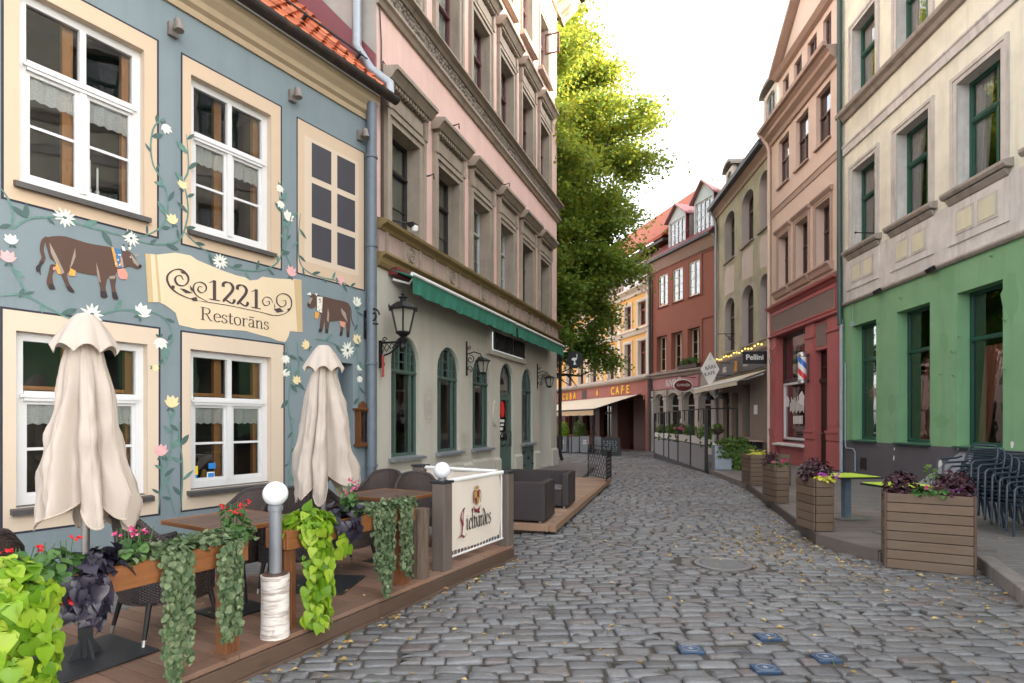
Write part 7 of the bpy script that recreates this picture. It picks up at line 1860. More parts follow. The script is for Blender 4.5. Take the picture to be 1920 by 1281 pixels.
# --- globe lamps, birch log, bark log, posts
xb = at_deck(516, .09); e = empty('birch_log', dk(xb, .09, .157), 0, 'white birch log standing on the terrace edge', 'log')
q = MB(); q.lathe([(.098, 0), (.094, .05), (.092, .30), (.096, .43)], (0, 0, 0), 22); q.build('bark', M['birch'], e, smooth=False); smooth_by_angle(e.children[0])
q = MB(); q.lathe([(.085, .431), (.085, .438)], (0, 0, 0), 18); q.build('sawn_top', M['tabletop'], e)
def globe(parent, z, r):
    q = MB(); prof = [(max(.002, r * math.sin(math.pi * i / 16)), z - r * math.cos(math.pi * i / 16)) for i in range(17)]; q.lathe(prof, (0, 0, 0), 28); q.build('lamp_globe', M['lampglobe'], parent, smooth=True)
e = empty('globe_lamp', dk(xb + .01, .10, .597), 0, 'white globe lamp on a grey pole standing on the birch log', 'lamp', 'white globe lamps')
q = MB(); q.lathe([(.042, 0), (.042, .43), (.050, .432), (.050, .465), (.045, .47)], (0, 0, 0), 18); smooth_by_angle(q.build('pole', M['greypole'], e)); globe(e, .548, .085)
xc = at_deck(802, .02); e = empty('bark_log', dk(xc + .02, .12, .157), 0, 'rough brown bark log beside the second flower box', 'log')
q = MB(); q.lathe([(.085, 0), (.08, .2), (.082, .66)], (0, 0, 0), 14)
for i in range(len(q.v)): v = q.v[i]; k = 1 + rng.uniform(-.05, .06); q.v[i] = (v[0] * k, v[1] * k, v[2])
q.build('trunk', M['roughbark'], e)
def sqpost(x, y, z1_, label, w=.075):
    e = empty('wooden_post', dk(x, y, .155), DANG, label, 'post', 'grey brown banner posts')
    q = MB(); q.box(-w, w, -w, w, 0, z1_ - .155); q.build('post_shaft', M['greypost'], e, bevel=.012)
    q = MB(); q.box(-w - .012, w + .012, -w - .012, w + .012, z1_ - .1545, z1_ - .13); q.build('cap', M['plate'], e, bevel=.004); return e
xq = at_deck(829, .10); sqpost(xq, .10, 1.03, 'square grey brown post carrying a globe lamp, beside the ivory banner')
xr = at_deck(948, .10); sqpost(xr, .10, 1.03, 'square grey brown post at the far corner of the terrace deck')
xs3, ys3 = xr + .1, 1.45; sqpost(xs3, ys3, 1.05, 'square grey brown post behind, near the pub wall', .08)
e = empty('globe_lamp', dk(xq, .10, 1.057), 0, 'white globe lamp on top of the square banner post', 'lamp', 'white globe lamps'); q = MB(); q.lathe([(.04, 0), (.045, .02)], (0, 0, 0), 14); q.build('socket', M['greypole'], e); globe(e, .10, .084)
# --- banners
def banner(p0, p1, label, emblem):
    d = (p1 - p0).to_2d(); L = d.length; ang = math.atan2(d.y, d.x)
    e = empty('banner', (p0.x, p0.y, .155), ang, label, 'banner', 'ivory terrace banners')
    q = MB(); n = 14; zt = .865
    for i in range(n):
        for j in range(6):
            f0, f1 = i / n, (i + 1) / n; g0, g1 = j / 6, (j + 1) / 6
            W = lambda f, g: (.03 + f * (L - .10), .012 * math.sin(f * 9 + g * 4) - .006 * math.sin(g * 3), .155 + g * (zt - .155) + (-.012 * math.sin(f * math.pi) if g < .01 else 0))
            q.face([W(f0, g0), W(f1, g0), W(f1, g1), W(f0, g1)], 0, .5)
    q.build('cloth', M['banner'], e, smooth=True)
    q = MB(); q.tube([(0, 0, .885), (L, 0, .885)], .024, 10); smooth_by_angle(q.build('top_rail', M['signwhite'], e))
    q = MB(); q.tube([(0, 0, .10), (L, 0, .10)], .012, 6); q.tube([(L - .03, 0, .10), (L - .03, 0, .86)], .012, 6)
    for i in range(17): x = .05 + i * (L - .15) / 16; q.tube([(x, -.012, .17), (x + .02, .0, .10)], .004, 4)
    for j in range(8): z = .18 + j * .085; q.tube([(L - .07, -.012, z), (L - .03, 0, z - .02)], .004, 4)
    q.build('lacing_cord', M['rope'], e)
    if emblem:
        pen = Pen(-.022); S = L
        # crest: shield, crown, ribbon
        cx, cz = S * .475, .665; 
        def sh(k): return [(cx - .058 * k, cz + .075 * k), (cx + .058 * k, cz + .075 * k), (cx + .058 * k, cz - .02 * k), (cx + .03 * k, cz - .075 * k), (cx, cz - .095 * k), (cx - .03 * k, cz - .075 * k), (cx - .058 * k, cz - .02 * k)]
        pen.poly(sh(1.0), 1, 0); pen.poly([(cx, cz + .066), (cx + .05, cz + .066), (cx + .05, cz - .005), (cx, cz - .005)], 0, .0012); pen.poly([(cx - .05, cz - .008), (cx, cz - .008), (cx, cz - .084), (cx - .028, cz - .066), (cx - .05, cz - .02)], 0, .0012)
        pen.poly([(cx - .035, cz + .085), (cx + .035, cz + .085), (cx + .045, cz + .125), (cx + .02, cz + .105), (cx, cz + .135), (cx - .02, cz + .105), (cx - .045, cz + .125)], 1, 0)
        for sg_ in (1, -1): pen.stroke([(cx + sg_ * .03, cz + .08), (cx + sg_ * .075, cz + .05), (cx + sg_ * .08, cz - .02), (cx + sg_ * .065, cz - .07)], .012, const=True); 
        pen.mb.m[-1] = 1
        pen.poly([(cx - .075, cz - .085), (cx - .05, cz - .12), (cx, cz - .135), (cx + .05, cz - .12), (cx + .075, cz - .085), (cx + .065, cz - .125), (cx + .045, cz - .165), (cx, cz - .175), (cx - .045, cz - .165), (cx - .065, cz - .125)], 0, .0002)
        o = pen.mb.build('crest', [M['wine'], M['gold']], e)
        # blackletter wording
        pen = Pen(-.022); pr = Pen(-.0225)
        xh = .105; z0_ = .335; x = S * .20; w = .021; A = R(38); lines = []
        def st(pts, p=pen, ww=w, th=.18): p.stroke([(x + a * .80, z0_ + b * 1.1) for a, b in pts], ww, th, A, 5, False)
        # L
        st([(.07, .20), (.03, .19), (.0, .13), (.035, .06), (.02, -.02), (-.03, -.055)], pr, .026); st([(.075, .205), (.05, .13), (.055, .05)], pr, .016); st([(-.05, -.055), (.02, -.04), (.08, -.06), (.14, -.035)], pr, .026); st([(.10, .215), (.06, .21), (.04, .19)], pen, .024)
        x += .118
        M_ = lambda dx: st([(dx - .012, .088), (dx + .004, xh), (dx + .004, .02), (dx + .022, .0)])
        for ch in 'ielvardes':
            if ch == 'i': M_(0); st([(-.004, .128), (.014, .14)]); x += .046
            elif ch == 'e': st([(.046, .075), (.04, .10), (.0, .09), (.0, .02), (.028, .0), (.056, .018)]); st([(.0, .045), (.046, .078)], ww=.012); x += .060
            elif ch == 'l': st([(-.014, .175), (.004, .185), (.004, .02), (.024, .0)]); x += .042
            elif ch == 'v': st([(-.012, .088), (.004, .118), (.004, .02), (.03, .0), (.058, .03), (.052, .085), (.03, .10)]); x += .064
            elif ch == 'a': st([(.006, .088), (.03, .105), (.05, .09), (.05, .02), (.068, .0)]); st([(.05, .055), (.006, .04), (.006, .01), (.03, .0), (.05, .02)], ww=.016); st([(.01, .142), (.062, .142)], ww=.02, th=.7); x += .070
            elif ch == 'r': M_(0); st([(.008, .07), (.03, .105), (.05, .09)]); x += .055
            elif ch == 'd': st([(.0, .17), (.045, .12), (.052, .03), (.028, .0), (.0, .02), (.0, .08), (.03, .098)]); x += .064
            elif ch == 's': st([(.046, .09), (.024, .104), (.0, .08), (.044, .035), (.024, .0), (-.004, .015)]); x += .058
        pen.mb.build('lettering', M['ink'], e); pr.mb.build('initial_letter', M['wine'], e)
    return e
banner(dk(xq + .075, .10), dk(xr - .075, .10), 'ivory beer banner reading Lielvārdes with a small crest, between two posts', True)
banner(dk(xs3 - .75, 1.62), dk(xs3 - .08, ys3 + .06), 'plain ivory banner stretched behind the lettered one, towards the wall', False) if False else None
def banner2():
    p0 = dk(xr - .02, .2); p1 = dk(xs3, ys3 - .08); return banner(p1, p0, 'plain ivory side banner closing the end of the terrace', False)
banner2()
# --- parasols
def parasol(loc, rz, label, H_, zb, rmax, seed, lean):
    e = empty('parasol', loc, rz, label, 'parasol', 'closed beige parasols')
    rr = random.Random(seed); q = MB(); nf = 8; n = nf * 14; lev = 34
    top = H_ - .02
    amp0 = [rr.uniform(.75, 1.2) for _ in range(nf)]; hem = [rr.uniform(-.10, .12) for _ in range(nf)]
    for j in range(lev + 1):
        f = j / lev
        for i in range(n):
            t = 2 * math.pi * i / n; ph = t * nf / (2 * math.pi); k = int(ph) % nf; fr = ph - int(ph)
            zb_ = zb + hem[k] * math.sin(math.pi * fr) * 1.0 - .16 * (math.sin(math.pi * fr) ** .8) + .07
            z = top - f * (top - zb_)
            base = rmax * (.10 + .90 * f ** .72)
            if f > .84: base *= 1 - (f - .84) * .8
            lobe = abs(math.sin(math.pi * fr)) ** .55
            swirl = .35 * math.sin(f * 2.2 + k) * f
            r_ = base * (1 - .74 * min(1, f * 2.2) * (1 - lobe) * amp0[k]) * (1 + .07 * math.cos(12.566 * fr + k) * f) * (1 + .05 * math.sin(7 * f + k * 2.1) + .05 * math.sin(13 * f + 5 * fr + k))
            r_ *= 1 + (.10 * mnoise.noise(Vector((math.cos(t) * 5, math.sin(t) * 5, z * 6 + seed))) + .07 * mnoise.noise(Vector((math.cos(t) * 13, math.sin(t) * 13, z * 11 + seed)))) * min(1, f * 2)
            tt = t + swirl * .25 + .12 * f * math.sin(k * 2.7)
            q.v.append((r_ * math.cos(tt) + lean * f * .02, r_ * math.sin(tt), z))
    for j in range(lev):
        for i in range(n):
            a = j * n + i; b = j * n + (i + 1) % n; q.f.append((a, a + n, b + n, b)); q.m.append(0); q.r.append(.5)
    V0 = list(q.v); q.build('canopy', M['umb'], e, smooth=True)
    q = MB()
    for k in range(nf):
        c_ = k * 14 + 7; q.tube([Vector(V0[j * n + c_]) * 1.0 + Vector((V0[j * n + c_][0], V0[j * n + c_][1], 0)) * .008 for j in range(2, lev + 1)], .0028, 4)
    q.tube([V0[lev * n + i % n] for i in range(n + 1)], .006, 5); q.build('hem_seam', m_plain('parasol_hem', (.46, .38, .31), .9), e)
    q = MB(); lev = 8                                  # wind cap on top
    for j in range(lev + 1):
        f = j / lev
        for i in range(n):
            t = 2 * math.pi * i / n; wv = abs(math.sin(t * 4)) ; r_ = .045 + .125 * f ** .75 * (1 + .10 * wv * f); z = H_ + .015 - f * .20 - .05 * f * f * (1 - wv)
            q.v.append((r_ * math.cos(t), r_ * math.sin(t), z))
    for j in range(lev):
        for i in range(n):
            a = j * n + i; b = j * n + (i + 1) % n; q.f.append((a, a + n, b + n, b)); q.m.append(0); q.r.append(.5)
    q.face([q.v[i] for i in range(n)], 0, .5)
    q.build('wind_cap', M['umb'], e, smooth=True)
    q = MB(); q.tube([(0, 0, .55), (0, 0, H_ - .05)], .022, 12); smooth_by_angle(q.build('pole', M['steel'], e))
    q = MB(); q.box(-.29, .29, -.29, .29, .004, .018); q.build('base_plate', M['plate'], e, bevel=.004)
    q = MB(); q.box(-.03, .03, -.03, .03, .019, .56)
    for k in range(4):
        t = k * math.pi / 2; d = Vector((math.cos(t), math.sin(t), 0)); w = Vector((-d.y, d.x, 0)) * .006
        q.hexa([d * .03 - w + Vector((0, 0, .019)), d * .10 - w + Vector((0, 0, .019)), d * .10 + w + Vector((0, 0, .019)), d * .03 + w + Vector((0, 0, .019))], [d * .029 - w + Vector((0, 0, .13)), d * .035 - w + Vector((0, 0, .13)), d * .035 + w + Vector((0, 0, .13)), d * .029 + w + Vector((0, 0, .13))])
    q.build('base_socket', M['plate'], e)
    return e
parasol((-2.68, 3.62, .155), DANG, 'closed beige parasol nearest the camera, in front of the lower left window', 2.15, .93, .285, 3, 0)
parasol((-1.72, 5.26, .155), DANG + .4, 'closed beige parasol farther along, by the blue house doorway', 2.17, .93, .315, 11, 0)
# --- wicker armchairs
def make_wicker(label):
    e = empty('wicker_armchair', (0, 0, 0), 0, label, 'armchair', 'brown wicker armchairs on the terrace')
    q = MB(); q.uv = []; nA, nZ = 44, 10
    def prof(a):   # a from -1..1 (0 = back). returns top height
        k = abs(a); 
        return .86 - .05 * (k / .35) ** 2 if k < .30 else (.823 - (.823 - .63) * min(1, ((k - .30) / .30)) ** .8 if k < .60 else .63 - .02 * math.sin((k - .6) * 8))
    def pos(a, v, th):
        t = -math.pi / 2 + a * R(128); ct, st_ = math.cos(t), math.sin(t); rx, ry = .300 + th, .285 + th
        top = prof(a); z = .26 + v * (top - .26); flare = 1 + .10 * v * v * (1 if abs(a) < .5 else .6)
        return (rx * ct * flare, ry * st_ * flare - .03 * v * v * max(0, 1 - abs(a) * 2), z)
    for side in (0, 1):
        for i in range(nA + 1):
            for j in range(nZ + 1):
                a = -1 + 2 * i / nA; v = j / nZ; p = pos(a, v, .0 if side == 0 else -.03)
                q.v.append(p); q.uv.append((a * .67, p[2]))
    st2 = (nA + 1) * (nZ + 1)
    for i in range(nA):
        for j in range(nZ):
            a = i * (nZ + 1) + j; b = a + nZ + 1
            q.f.append((a, b, b + 1, a + 1)); q.m.append(0); q.r.append(.5); q.f.append((a + st2, a + 1 + st2, b + 1 + st2, b + st2)); q.m.append(0); q.r.append(.5)
    q.build('backrest', M['wicker'], e, smooth=True)
    q = MB(); q.tube([pos(-1 + 2 * i / nA, 1.0, -.012) for i in range(nA + 1)], .024, 8); 
    q.tube([pos(-1, v / 6, -.015) for v in range(7)], .02, 8); q.tube([pos(1, v / 6, -.015) for v in range(7)], .02, 8); smooth_by_angle(q.build('rolled_rim', M['rattan'], e), 60)
    q = MB(); pts = [(.27 * math.cos(t), .27 * math.sin(t) + .0) for t in [2 * math.pi * i / 20 for i in range(20)]]
    q.prism_z(.27, .42, [(max(-.27, min(.27, x * 1.15)), max(-.27, min(.30, y * 1.15))) for x, y in pts]); q.build('seat', M['rattan'], e, bevel=.02)
    for sx, sy in ((-1, -1), (1, -1), (-1, 1), (1, 1)):
        q = MB(); q.tube([(sx * .21, sy * .20, .28), (sx * .245, sy * .245, .055)], [.020, .014], 8); lg_ = q.build('leg', M['iron'], e)
        q = MB(); q.tube([(sx * .245, sy * .245, .056), (sx * .252, sy * .253, .0)], [.0145, .012], 8); q.build('leg_tip', M['steel'], lg_)
    return e
ch_list = [(-2.47, 4.12, -.62, 'brown wicker armchair partly behind the purple vine, back to the camera'), (-2.52, 5.28, -3.5, 'brown wicker armchair under the lower middle window, left of the globe lamp'), (-2.02, 5.30, -2.9, 'brown wicker armchair seen just behind the globe lamp'),
           (-1.70, 5.78, -.75, 'brown wicker armchair at the foot of the second parasol'), (-1.72, 7.35, -3.4, 'brown wicker armchair against the pub plinth, left of a pair'), (-1.12, 7.02, -2.75, 'brown wicker armchair nearest the lettered banner'),
           (-4.02, 4.2, -.3, 'brown wicker armchair cut off by the left edge of the photo'), (-3.42, 3.55, .9, 'low brown wicker armchair behind the lime vine at the left edge')]
ch0 = make_wicker(ch_list[0][3])
for i, (x, y, rz, lab) in enumerate(ch_list):
    o = ch0 if i == 0 else copy_tree(ch0)
    o.location = (x, y, .14 if i not in (0, 3) else .157); o.rotation_euler = (0, 0, rz); o['label'] = lab
# --- tables
def make_table(label):
    e = empty('cafe_table', (0, 0, 0), 0, label, 'table', 'brown slatted terrace tables')
    q = MB(); n = 8; W = .80; L = .70
    for i in range(n): q.box(-L / 2 + .02, L / 2 - .02, -W / 2 + .02 + i * (W - .04) / n + .002, -W / 2 + .02 + (i + 1) * (W - .04) / n - .002, .70, .722)
    q.build('table_top', M['tabletop'], e, bevel=.003)
    q = MB(); q.box(-L / 2, L / 2, -W / 2, -W / 2 + .02, .692, .725); q.box(-L / 2, L / 2, W / 2 - .02, W / 2, .692, .725); q.box(-L / 2, -L / 2 + .02, -W / 2 + .02, W / 2 - .02, .693, .7245); q.box(L / 2 - .02, L / 2, -W / 2 + .02, W / 2 - .02, .693, .7245); q.build('table_edge', M['boxwood'], e, bevel=.003)
    q = MB(); q.tube([(0, 0, .02), (0, 0, .70)], .03, 10)
    for dx in (-.1, .1): q.tube([(dx, -.02, .03), (dx * .6, 0, .68)], .010, 6)
    q.box(-.2, .2, -.2, .2, .0, .014); q.build('pedestal', M['tablesteel'], e)
    return e
t0 = make_table('brown slatted table behind the nearer flower box'); t0.location = (-2.20, 4.55, .157); t0.rotation_euler = (0, 0, B.ang)
t1 = copy_tree(t0); t1['label'] = 'brown slatted table behind the second flower box, near the banner'; t1.location = (-1.32, 6.22, .145)
# --- rattan sofas
def make_sofa(label, w, dep, h):
    e = empty('rattan_sofa', (0, 0, 0), 0, label, 'sofa', 'black rattan sofas on the pale deck')
    t = .11
    q = MB(); q.box(-w / 2, w / 2, -dep / 2, -dep / 2 + t, .03, h); q.build('backrest', M['rattan'], e, bevel=.015)
    for sx in (-1, 1):
        q = MB(); x = sx * w / 2; q.box(x, x - sx * t, -dep / 2 + t + .001, dep / 2, .031, h - .001); q.build('arm', M['rattan'], e, bevel=.015)
    q = MB(); q.box(-w / 2 + t + .001, w / 2 - t - .001, -dep / 2 + t + .001, dep / 2 - .02, .032, .30); q.build('seat_base', M['rattan'], e, bevel=.01)
    q = MB(); q.box(-w / 2 + t + .01, w / 2 - t - .01, -dep / 2 + t + .01, dep / 2 - .03, .301, .35); q.build('seat_cushion', m_plain('grey_seat_pad', (.12, .11, .115), .8), e, bevel=.02)
    for sx in (-1, 1):
        for sy in (-1, 1):
            q = MB(); q.box(sx * (w / 2 - .08) - .02, sx * (w / 2 - .08) + .02, sy * (dep / 2 - .06) - .02, sy * (dep / 2 - .06) + .02, 0, .0295); q.build('foot', M['steel'], e)
    return e
def d2pt(x, y, z=.153): p = D2A + D2d * x + Vector((-D2d.y, D2d.x)) * y; return (p.x, p.y, z)
s1 = make_sofa('black rattan sofa turned away, nearest the lettered banner', 1.25, .72, .60); s1.location = d2pt(.42, .80); s1.rotation_euler = (0, 0, D2ang - R(90))
s2 = copy_tree(s1); s2['label'] = 'black rattan sofa facing the camera, with its seat visible'; s2.location = d2pt(1.95, .74); s2.rotation_euler = (0, 0, D2ang + R(90))
# --- iron lattice panels at the end of the pale deck
def lattice(p0, p1, label, h=.86):
    d = (p1 - p0); L = d.length; ang = math.atan2(d.y, d.x)
    e = empty('lattice_panel', (p0.x, p0.y, .153), ang, label, 'lattice', 'black iron lattice panels')
    q = MB()
    for x in (0, L): q.tube([(x, 0, 0), (x, 0, h)], .014, 6)
    for z in (.06, h - .1, h): q.tube([(0, 0, z), (L, 0, z)], .010, 6)
    q.build('frame', M['iron'], e); q = MB(); s_ = .16; k = -6
    lo, hi = .06, h - .1
    for i in range(-6, 10):
        for sg_ in (1, -1):
            pts = []
            x0 = i * s_ 
            a = (x0, lo) if sg_ > 0 else (x0, hi); b = (x0 + (hi - lo) * .8, hi) if sg_ > 0 else (x0 + (hi - lo) * .8, lo)
            f0 = max(0, (0 - a[0]) / (b[0] - a[0])); f1 = min(1, (L - a[0]) / (b[0] - a[0]))
            if f1 > f0: q.tube([(a[0] + (b[0] - a[0]) * f, .004 * sg_, a[1] + (b[1] - a[1]) * f) for f in (f0, f1)], .007, 5)
    q.build('lattice_bars', M['iron'], e); return e
pA = Vector((2.03, 15.55, 0)); pB = Vector((2.55, 13.9, 0)); pC = Vector((2.62, 15.15, 0))
lattice(Vector((2.05, 15.5, 0)), Vector((2.36, 14.35, 0)), 'black iron lattice panel at the far left of the pale deck end'); lattice(Vector((2.34, 14.25, 0)), Vector((2.58, 15.0, 0)), 'black iron lattice panel on the lane side of the pale deck end')
# ------------------------------------------------------------------ right side: planters, tables, stacked chairs
def planter(p0, fdir, w, dep, h, z, label, nsl, flowers, corner=True):
    """slatted planter; p0 = front left corner, fdir = direction of the front edge"""
    f = Vector(fdir).normalized(); ang = math.atan2(f.y, f.x)
    e = empty('slatted_planter', (p0[0], p0[1], z), ang, label, 'planter', 'slatted wooden planters')
    sh = h / nsl; q = MB()
    for i in range(nsl):
        z0_, z1_ = i * sh + .004, (i + 1) * sh - .004
        q.box(.026, w - .026, 0, .022, z0_, z1_); q.box(.026, w - .026, dep - .022, dep, z0_, z1_)
        q.box(.002, .024, .024, dep - .024, z0_, z1_); q.box(w - .024, w - .002, .024, dep - .024, z0_, z1_)
    q.build('slat_wall', M['planter'], e, bevel=.005)
    if corner:
        q = MB()
        for (x, y) in ((0, -.006), (w - .026, -.006), (0, dep - .020), (w - .026, dep - .020)): q.box(x, x + .026, y, y + .026, 0, h + .006)
        q.build('corner_strip', M['fascia'], e, bevel=.003)
    q = MB(); q.box(.026, w - .026, .024, dep - .024, .02, h - .05); q.build('soil', M['soil'], e)
    def loc(x, y, zz): p = Vector((p0[0], p0[1])) + f * x + Vector((-f.y, f.x)) * y; return Vector((p.x, p.y, z + h + zz))
    return e, loc, ang
def burg(c, r, h, n, lab):
    q = MB(); mound(q, c, r, r * .8, h, n, .045, 2, 0, 0, .3)
    for i in range(30): d = Vector((rng.gauss(0, 1), rng.gauss(0, 1), 1.5)).normalized(); q.tube([c, c + Vector((d.x * r, d.y * r, d.z * h * .8))], [.006, .003], 4)
    return tag(q.build('burgundy_plant', M['burgleaf']), lab, 'plant', 'burgundy plants in the planters')
def petunia(c, rx, n, mats, lab, h=.10, leaves=90):
    q = MB(); mound(q, c, rx, .12, h, leaves, .05, 2, 0, 0); 
    for k, m_ in enumerate(mats[1:]):
        blossoms(q, (c.x, c.y), rx * .85, .10, c.z + h * .5, c.z + h * 1.25, n, .05, k + 1, 0, 4)
    return tag(q.build('bedding_flower', mats, smooth=True), lab, 'flower', 'bedding flowers in the planters')
p1, L1_, a1 = planter((4.20, 6.50), (.88, -.47), .83, .36, .845, 0.0, 'largest slatted wooden planter, standing at the kerb in front', 8, None)
burg(L1_(.17, .18, .06), .19, .20, 330, 'burgundy leafed plant at the left end of the largest planter'); burg(L1_(.66, .18, .06), .20, .22, 360, 'burgundy leafed plant at the right end of the largest planter')
petunia(L1_(.38, .12, -.02), .15, 3, [M['geraleaf'], M['pinkpetal']], 'magenta flowers in the middle of the largest planter'); petunia(L1_(.53, .10, -.02), .12, 3, [M['geraleaf'], M['purppetal']], 'violet flowers right of centre in the largest planter')
q = MB(); b = L1_(.47, .2, 0)
for i in range(6): t = b + Vector((rng.gauss(0, .05), rng.gauss(0, .03), .18 + .03 * i)); q.tube([b, t], .0025, 4); [leafshape(q, t + Vector((rng.gauss(0, .02), 0, rng.uniform(-.08, 0))), Vector((rng.gauss(0, 1), -.3, .3)), Vector((0, -1, .5)), .045, .03, 2) for _ in range(3)]
tag(q.build('wispy_stem', M['bushleaf']), 'thin pale green stems rising between the magenta and violet flowers', 'plant')
p2, L2_, _ = planter((4.13, 7.86), (1, 0), .285, .55, .715, .145, 'tall slatted planter beside the lime table', 6, None, False)
burg(L2_(.14, .26, .08), .21, .21, 330, 'burgundy leafed plant in the planter beside the lime table'); petunia(L2_(.16, .08, -.02), .13, 3, [M['paleyel'], M['purppetal']], 'yellow and violet flowers in the planter beside the lime table', .07, 120)
p3, L3_, _ = planter((4.82, 10.55), (1, .0), .27, .58, .70, .145, 'slatted planter farther back, third from the camera', 6, None, False)
burg(L3_(.10, .4, .06), .15, .2, 160, 'small burgundy plant in the third planter'); petunia(L3_(.14, .12, -.02), .15, 5, [M['geraleaf'], M['pinkpetal']], 'pink flowers in the third planter', .10, 90)
p4, L4_, _ = planter((5.58, 13.5), (1, .0), .96, .5, .72, .145, 'widest far slatted planter at the end of the grey deck', 7, None)
petunia(L4_(.28, .2, -.02), .28, 3, [M['paleyel'], M['paleyel']], 'pale yellow low plants in the far wide planter', .09, 150)
def lime_table(x, y, rz, label):
    e = empty('lime_table', (x, y, .145), rz, label, 'table', 'lime topped tables')
    q = MB(); q.box(-.34, .34, -.34, .34, .635, .66); q.build('table_edge', M['iron'], e, bevel=.003)
    q = MB(); q.box(-.325, .325, -.325, .325, .6605, .668); q.build('table_top', M['lime'], e, bevel=.003)
    q = MB(); q.box(-.05, .05, -.05, .05, .012, .634); q.build('pedestal', M['bluegrey'], e, bevel=.004)
    q = MB(); q.box(-.24, .24, -.24, .24, 0, .0115); q.build('foot_plate', M['steel'], e)
    return e
lime_table(5.22, 9.0, .1, 'lime green topped table on a blue grey post, by the tall planter'); lime_table(5.16, 7.62, .1, 'lime green topped table mostly hidden by the largest planter')
def stack_chair(label):
    e = empty('stacking_chair', (0, 0, 0), 0, label, 'chair', 'dark blue chairs stacked beside the green house')
    # faces -x; width along y
    for sy in (-1, 1):
        y = sy * .265
        q = MB(); q.tube([(-.25, y, 0), (-.235, y * .98, .40), (-.225, y * .98, .62), (-.18, y, .655), (.15, y, .665), (.22, y * .95, .69)], .016, 8); smooth_by_angle(q.build('arm', M['chairblue'], e), 60)
        q = MB(); q.tube([(.30, y, 0), (.20, y * .97, .42), (.225, y * .9, .60)], .016, 8); smooth_by_angle(q.build('leg', M['chairblue'], e), 60)
    q = MB()
    for i in range(11): x = -.22 + i * .041; q.box(x, x + .031, -.25, .25, .415 - .002 * i, .432 - .002 * i)
    q.box(-.23, .22, -.25, -.235, .395, .43); q.box(-.23, .22, .235, .25, .395, .43); q.build('seat', M['chairblue'], e, bevel=.004)
    q = MB(); pts = []
    for i in range(17):
        t = -1 + 2 * i / 16; yy = .23 * math.copysign(abs(math.sin(t * math.pi / 2)) ** .8, t); zz = .46 + .40 * (1 - abs(t) ** 5) ; pts.append((.205 + .13 * (zz - .46) / .4, yy, zz))
    q.tube(pts, .017, 8)
    for k in range(9):
        z = .50 + k * .036; x = .205 + .13 * (z - .46) / .4; q.tube([(x - .012, -.215, z), (x + .012, 0, z), (x - .012, .215, z)], .011, 5)
    smooth_by_angle(q.build('backrest', M['chairblue'], e), 60)
    return e
c0 = stack_chair('x'); NST = 7; ordw = ['lowest', 'second from the bottom', 'third from the bottom', 'middle', 'third from the top', 'second from the top', 'topmost']
for i in range(NST):
    o = c0 if i == 0 else copy_tree(c0); o.location = (6.84 - .028 * i, 7.95 + .085 * i, .118 + .052 * i); o.rotation_euler = (0, 0, .22); o['label'] = f'dark blue slatted chair, {ordw[i]} in the stack beside the largest planter'
for i in range(5):
    o = copy_tree(c0); o.location = (7.42 - .028 * i, 8.35 + .085 * i, .118 + .052 * i); o.rotation_euler = (0, 0, .26); o['label'] = f'dark blue slatted chair, {["lowest", "second", "third", "fourth", "topmost"][i]} of the right hand stack at the photo edge'
# ------------------------------------------------------------------ fenced bar terrace
FA = Vector((6.27, 18.55)); FB = Vector((7.30, 29.4)); fd = (FB - FA).normalized(); fang = math.atan2(fd.y, fd.x)
fe = empty('terrace_fence', (FA.x, FA.y, 0), fang, 'terrace fence of grey and white panels in a black frame before the souvenir shop', 'fence')
FL = (FB - FA).length; gzl = lambda x: gz(FA.y + fd.y * x)
cuts = [0, 2.25, 4.6, 6.7, 8.0, FL]
q = MB(); q.box(-.1, FL, -.02, 1.7, -.45, -.0, 0) if False else None
for i in range(5):
    a, b = cuts[i] + .05, cuts[i + 1] - .05; z = gzl(b)
    q = MB(); q.box(a, b, -.0, .03, .06 + z, .84 + z * .3)
    if i == 0:
        for k in range(24): x = a + (b - a) * k / 24; q.tube([(x, -.004, .09), (min(b, x + .35), -.004, .82)], .006, 4)
    q.build('lower_panel', M['fencegrey'], fe)
    q = MB(); q.box(a, b, .008, .022, .88 + z * .3, 1.16 + z * .3); q.build('upper_panel', M['frosted'], fe)
for i, x in enumerate(cuts):
    q = MB(); w = .06 if i == 0 else .028; q.box(x - w, x + w, -.03, .06, gzl(x), 2.08); q.build('post', M['iron'], fe)
q = MB(); q.box(0, FL, -.02, .04, 2.04, 2.08); q.box(0, FL, -.025, .045, .84, .88); q.build('rail', M['iron'], fe)
for i in range(14):
    x = .4 + i * .78; q = MB(); q.tube([(x, 0, 2.04), (x, 0, 1.55 + .1 * (i % 3))], .02, 6); q.build('hanger', M['iron'], fe)
q = MB(); q.box(-.06, FL, -1.0, .06, -.25, .05); q.build('platform', M['plate'], fe)
fr_ = empty('terrace_gate', (FA.x, FA.y, 0), 0, 'black metal end frame of the fenced terrace around the hanging greenery', 'frame')
q = MB(); q.box(.07, 1.0, -.02, .02, 2.04, 2.08); q.box(.96, 1.0, -.021, .021, .05, 2.04); q.box(.07, 1.0, -.02, .02, .05, .10); q.build('frame_bar', M['iron'], fr_)
def fp(x, y, z): p = FA + fd * x + Vector((-fd.y, fd.x)) * y; return Vector((p.x, p.y, z))
pl_ = ['leafy potted plant on the terrace fence, nearest the black corner post', 'leafy potted plant on the terrace fence, second from the corner post', 'leafy potted plant on the terrace fence, in its middle', 'leafy potted plant on the terrace fence, second from the far end', 'leafy potted plant on the terrace fence, at the far end']
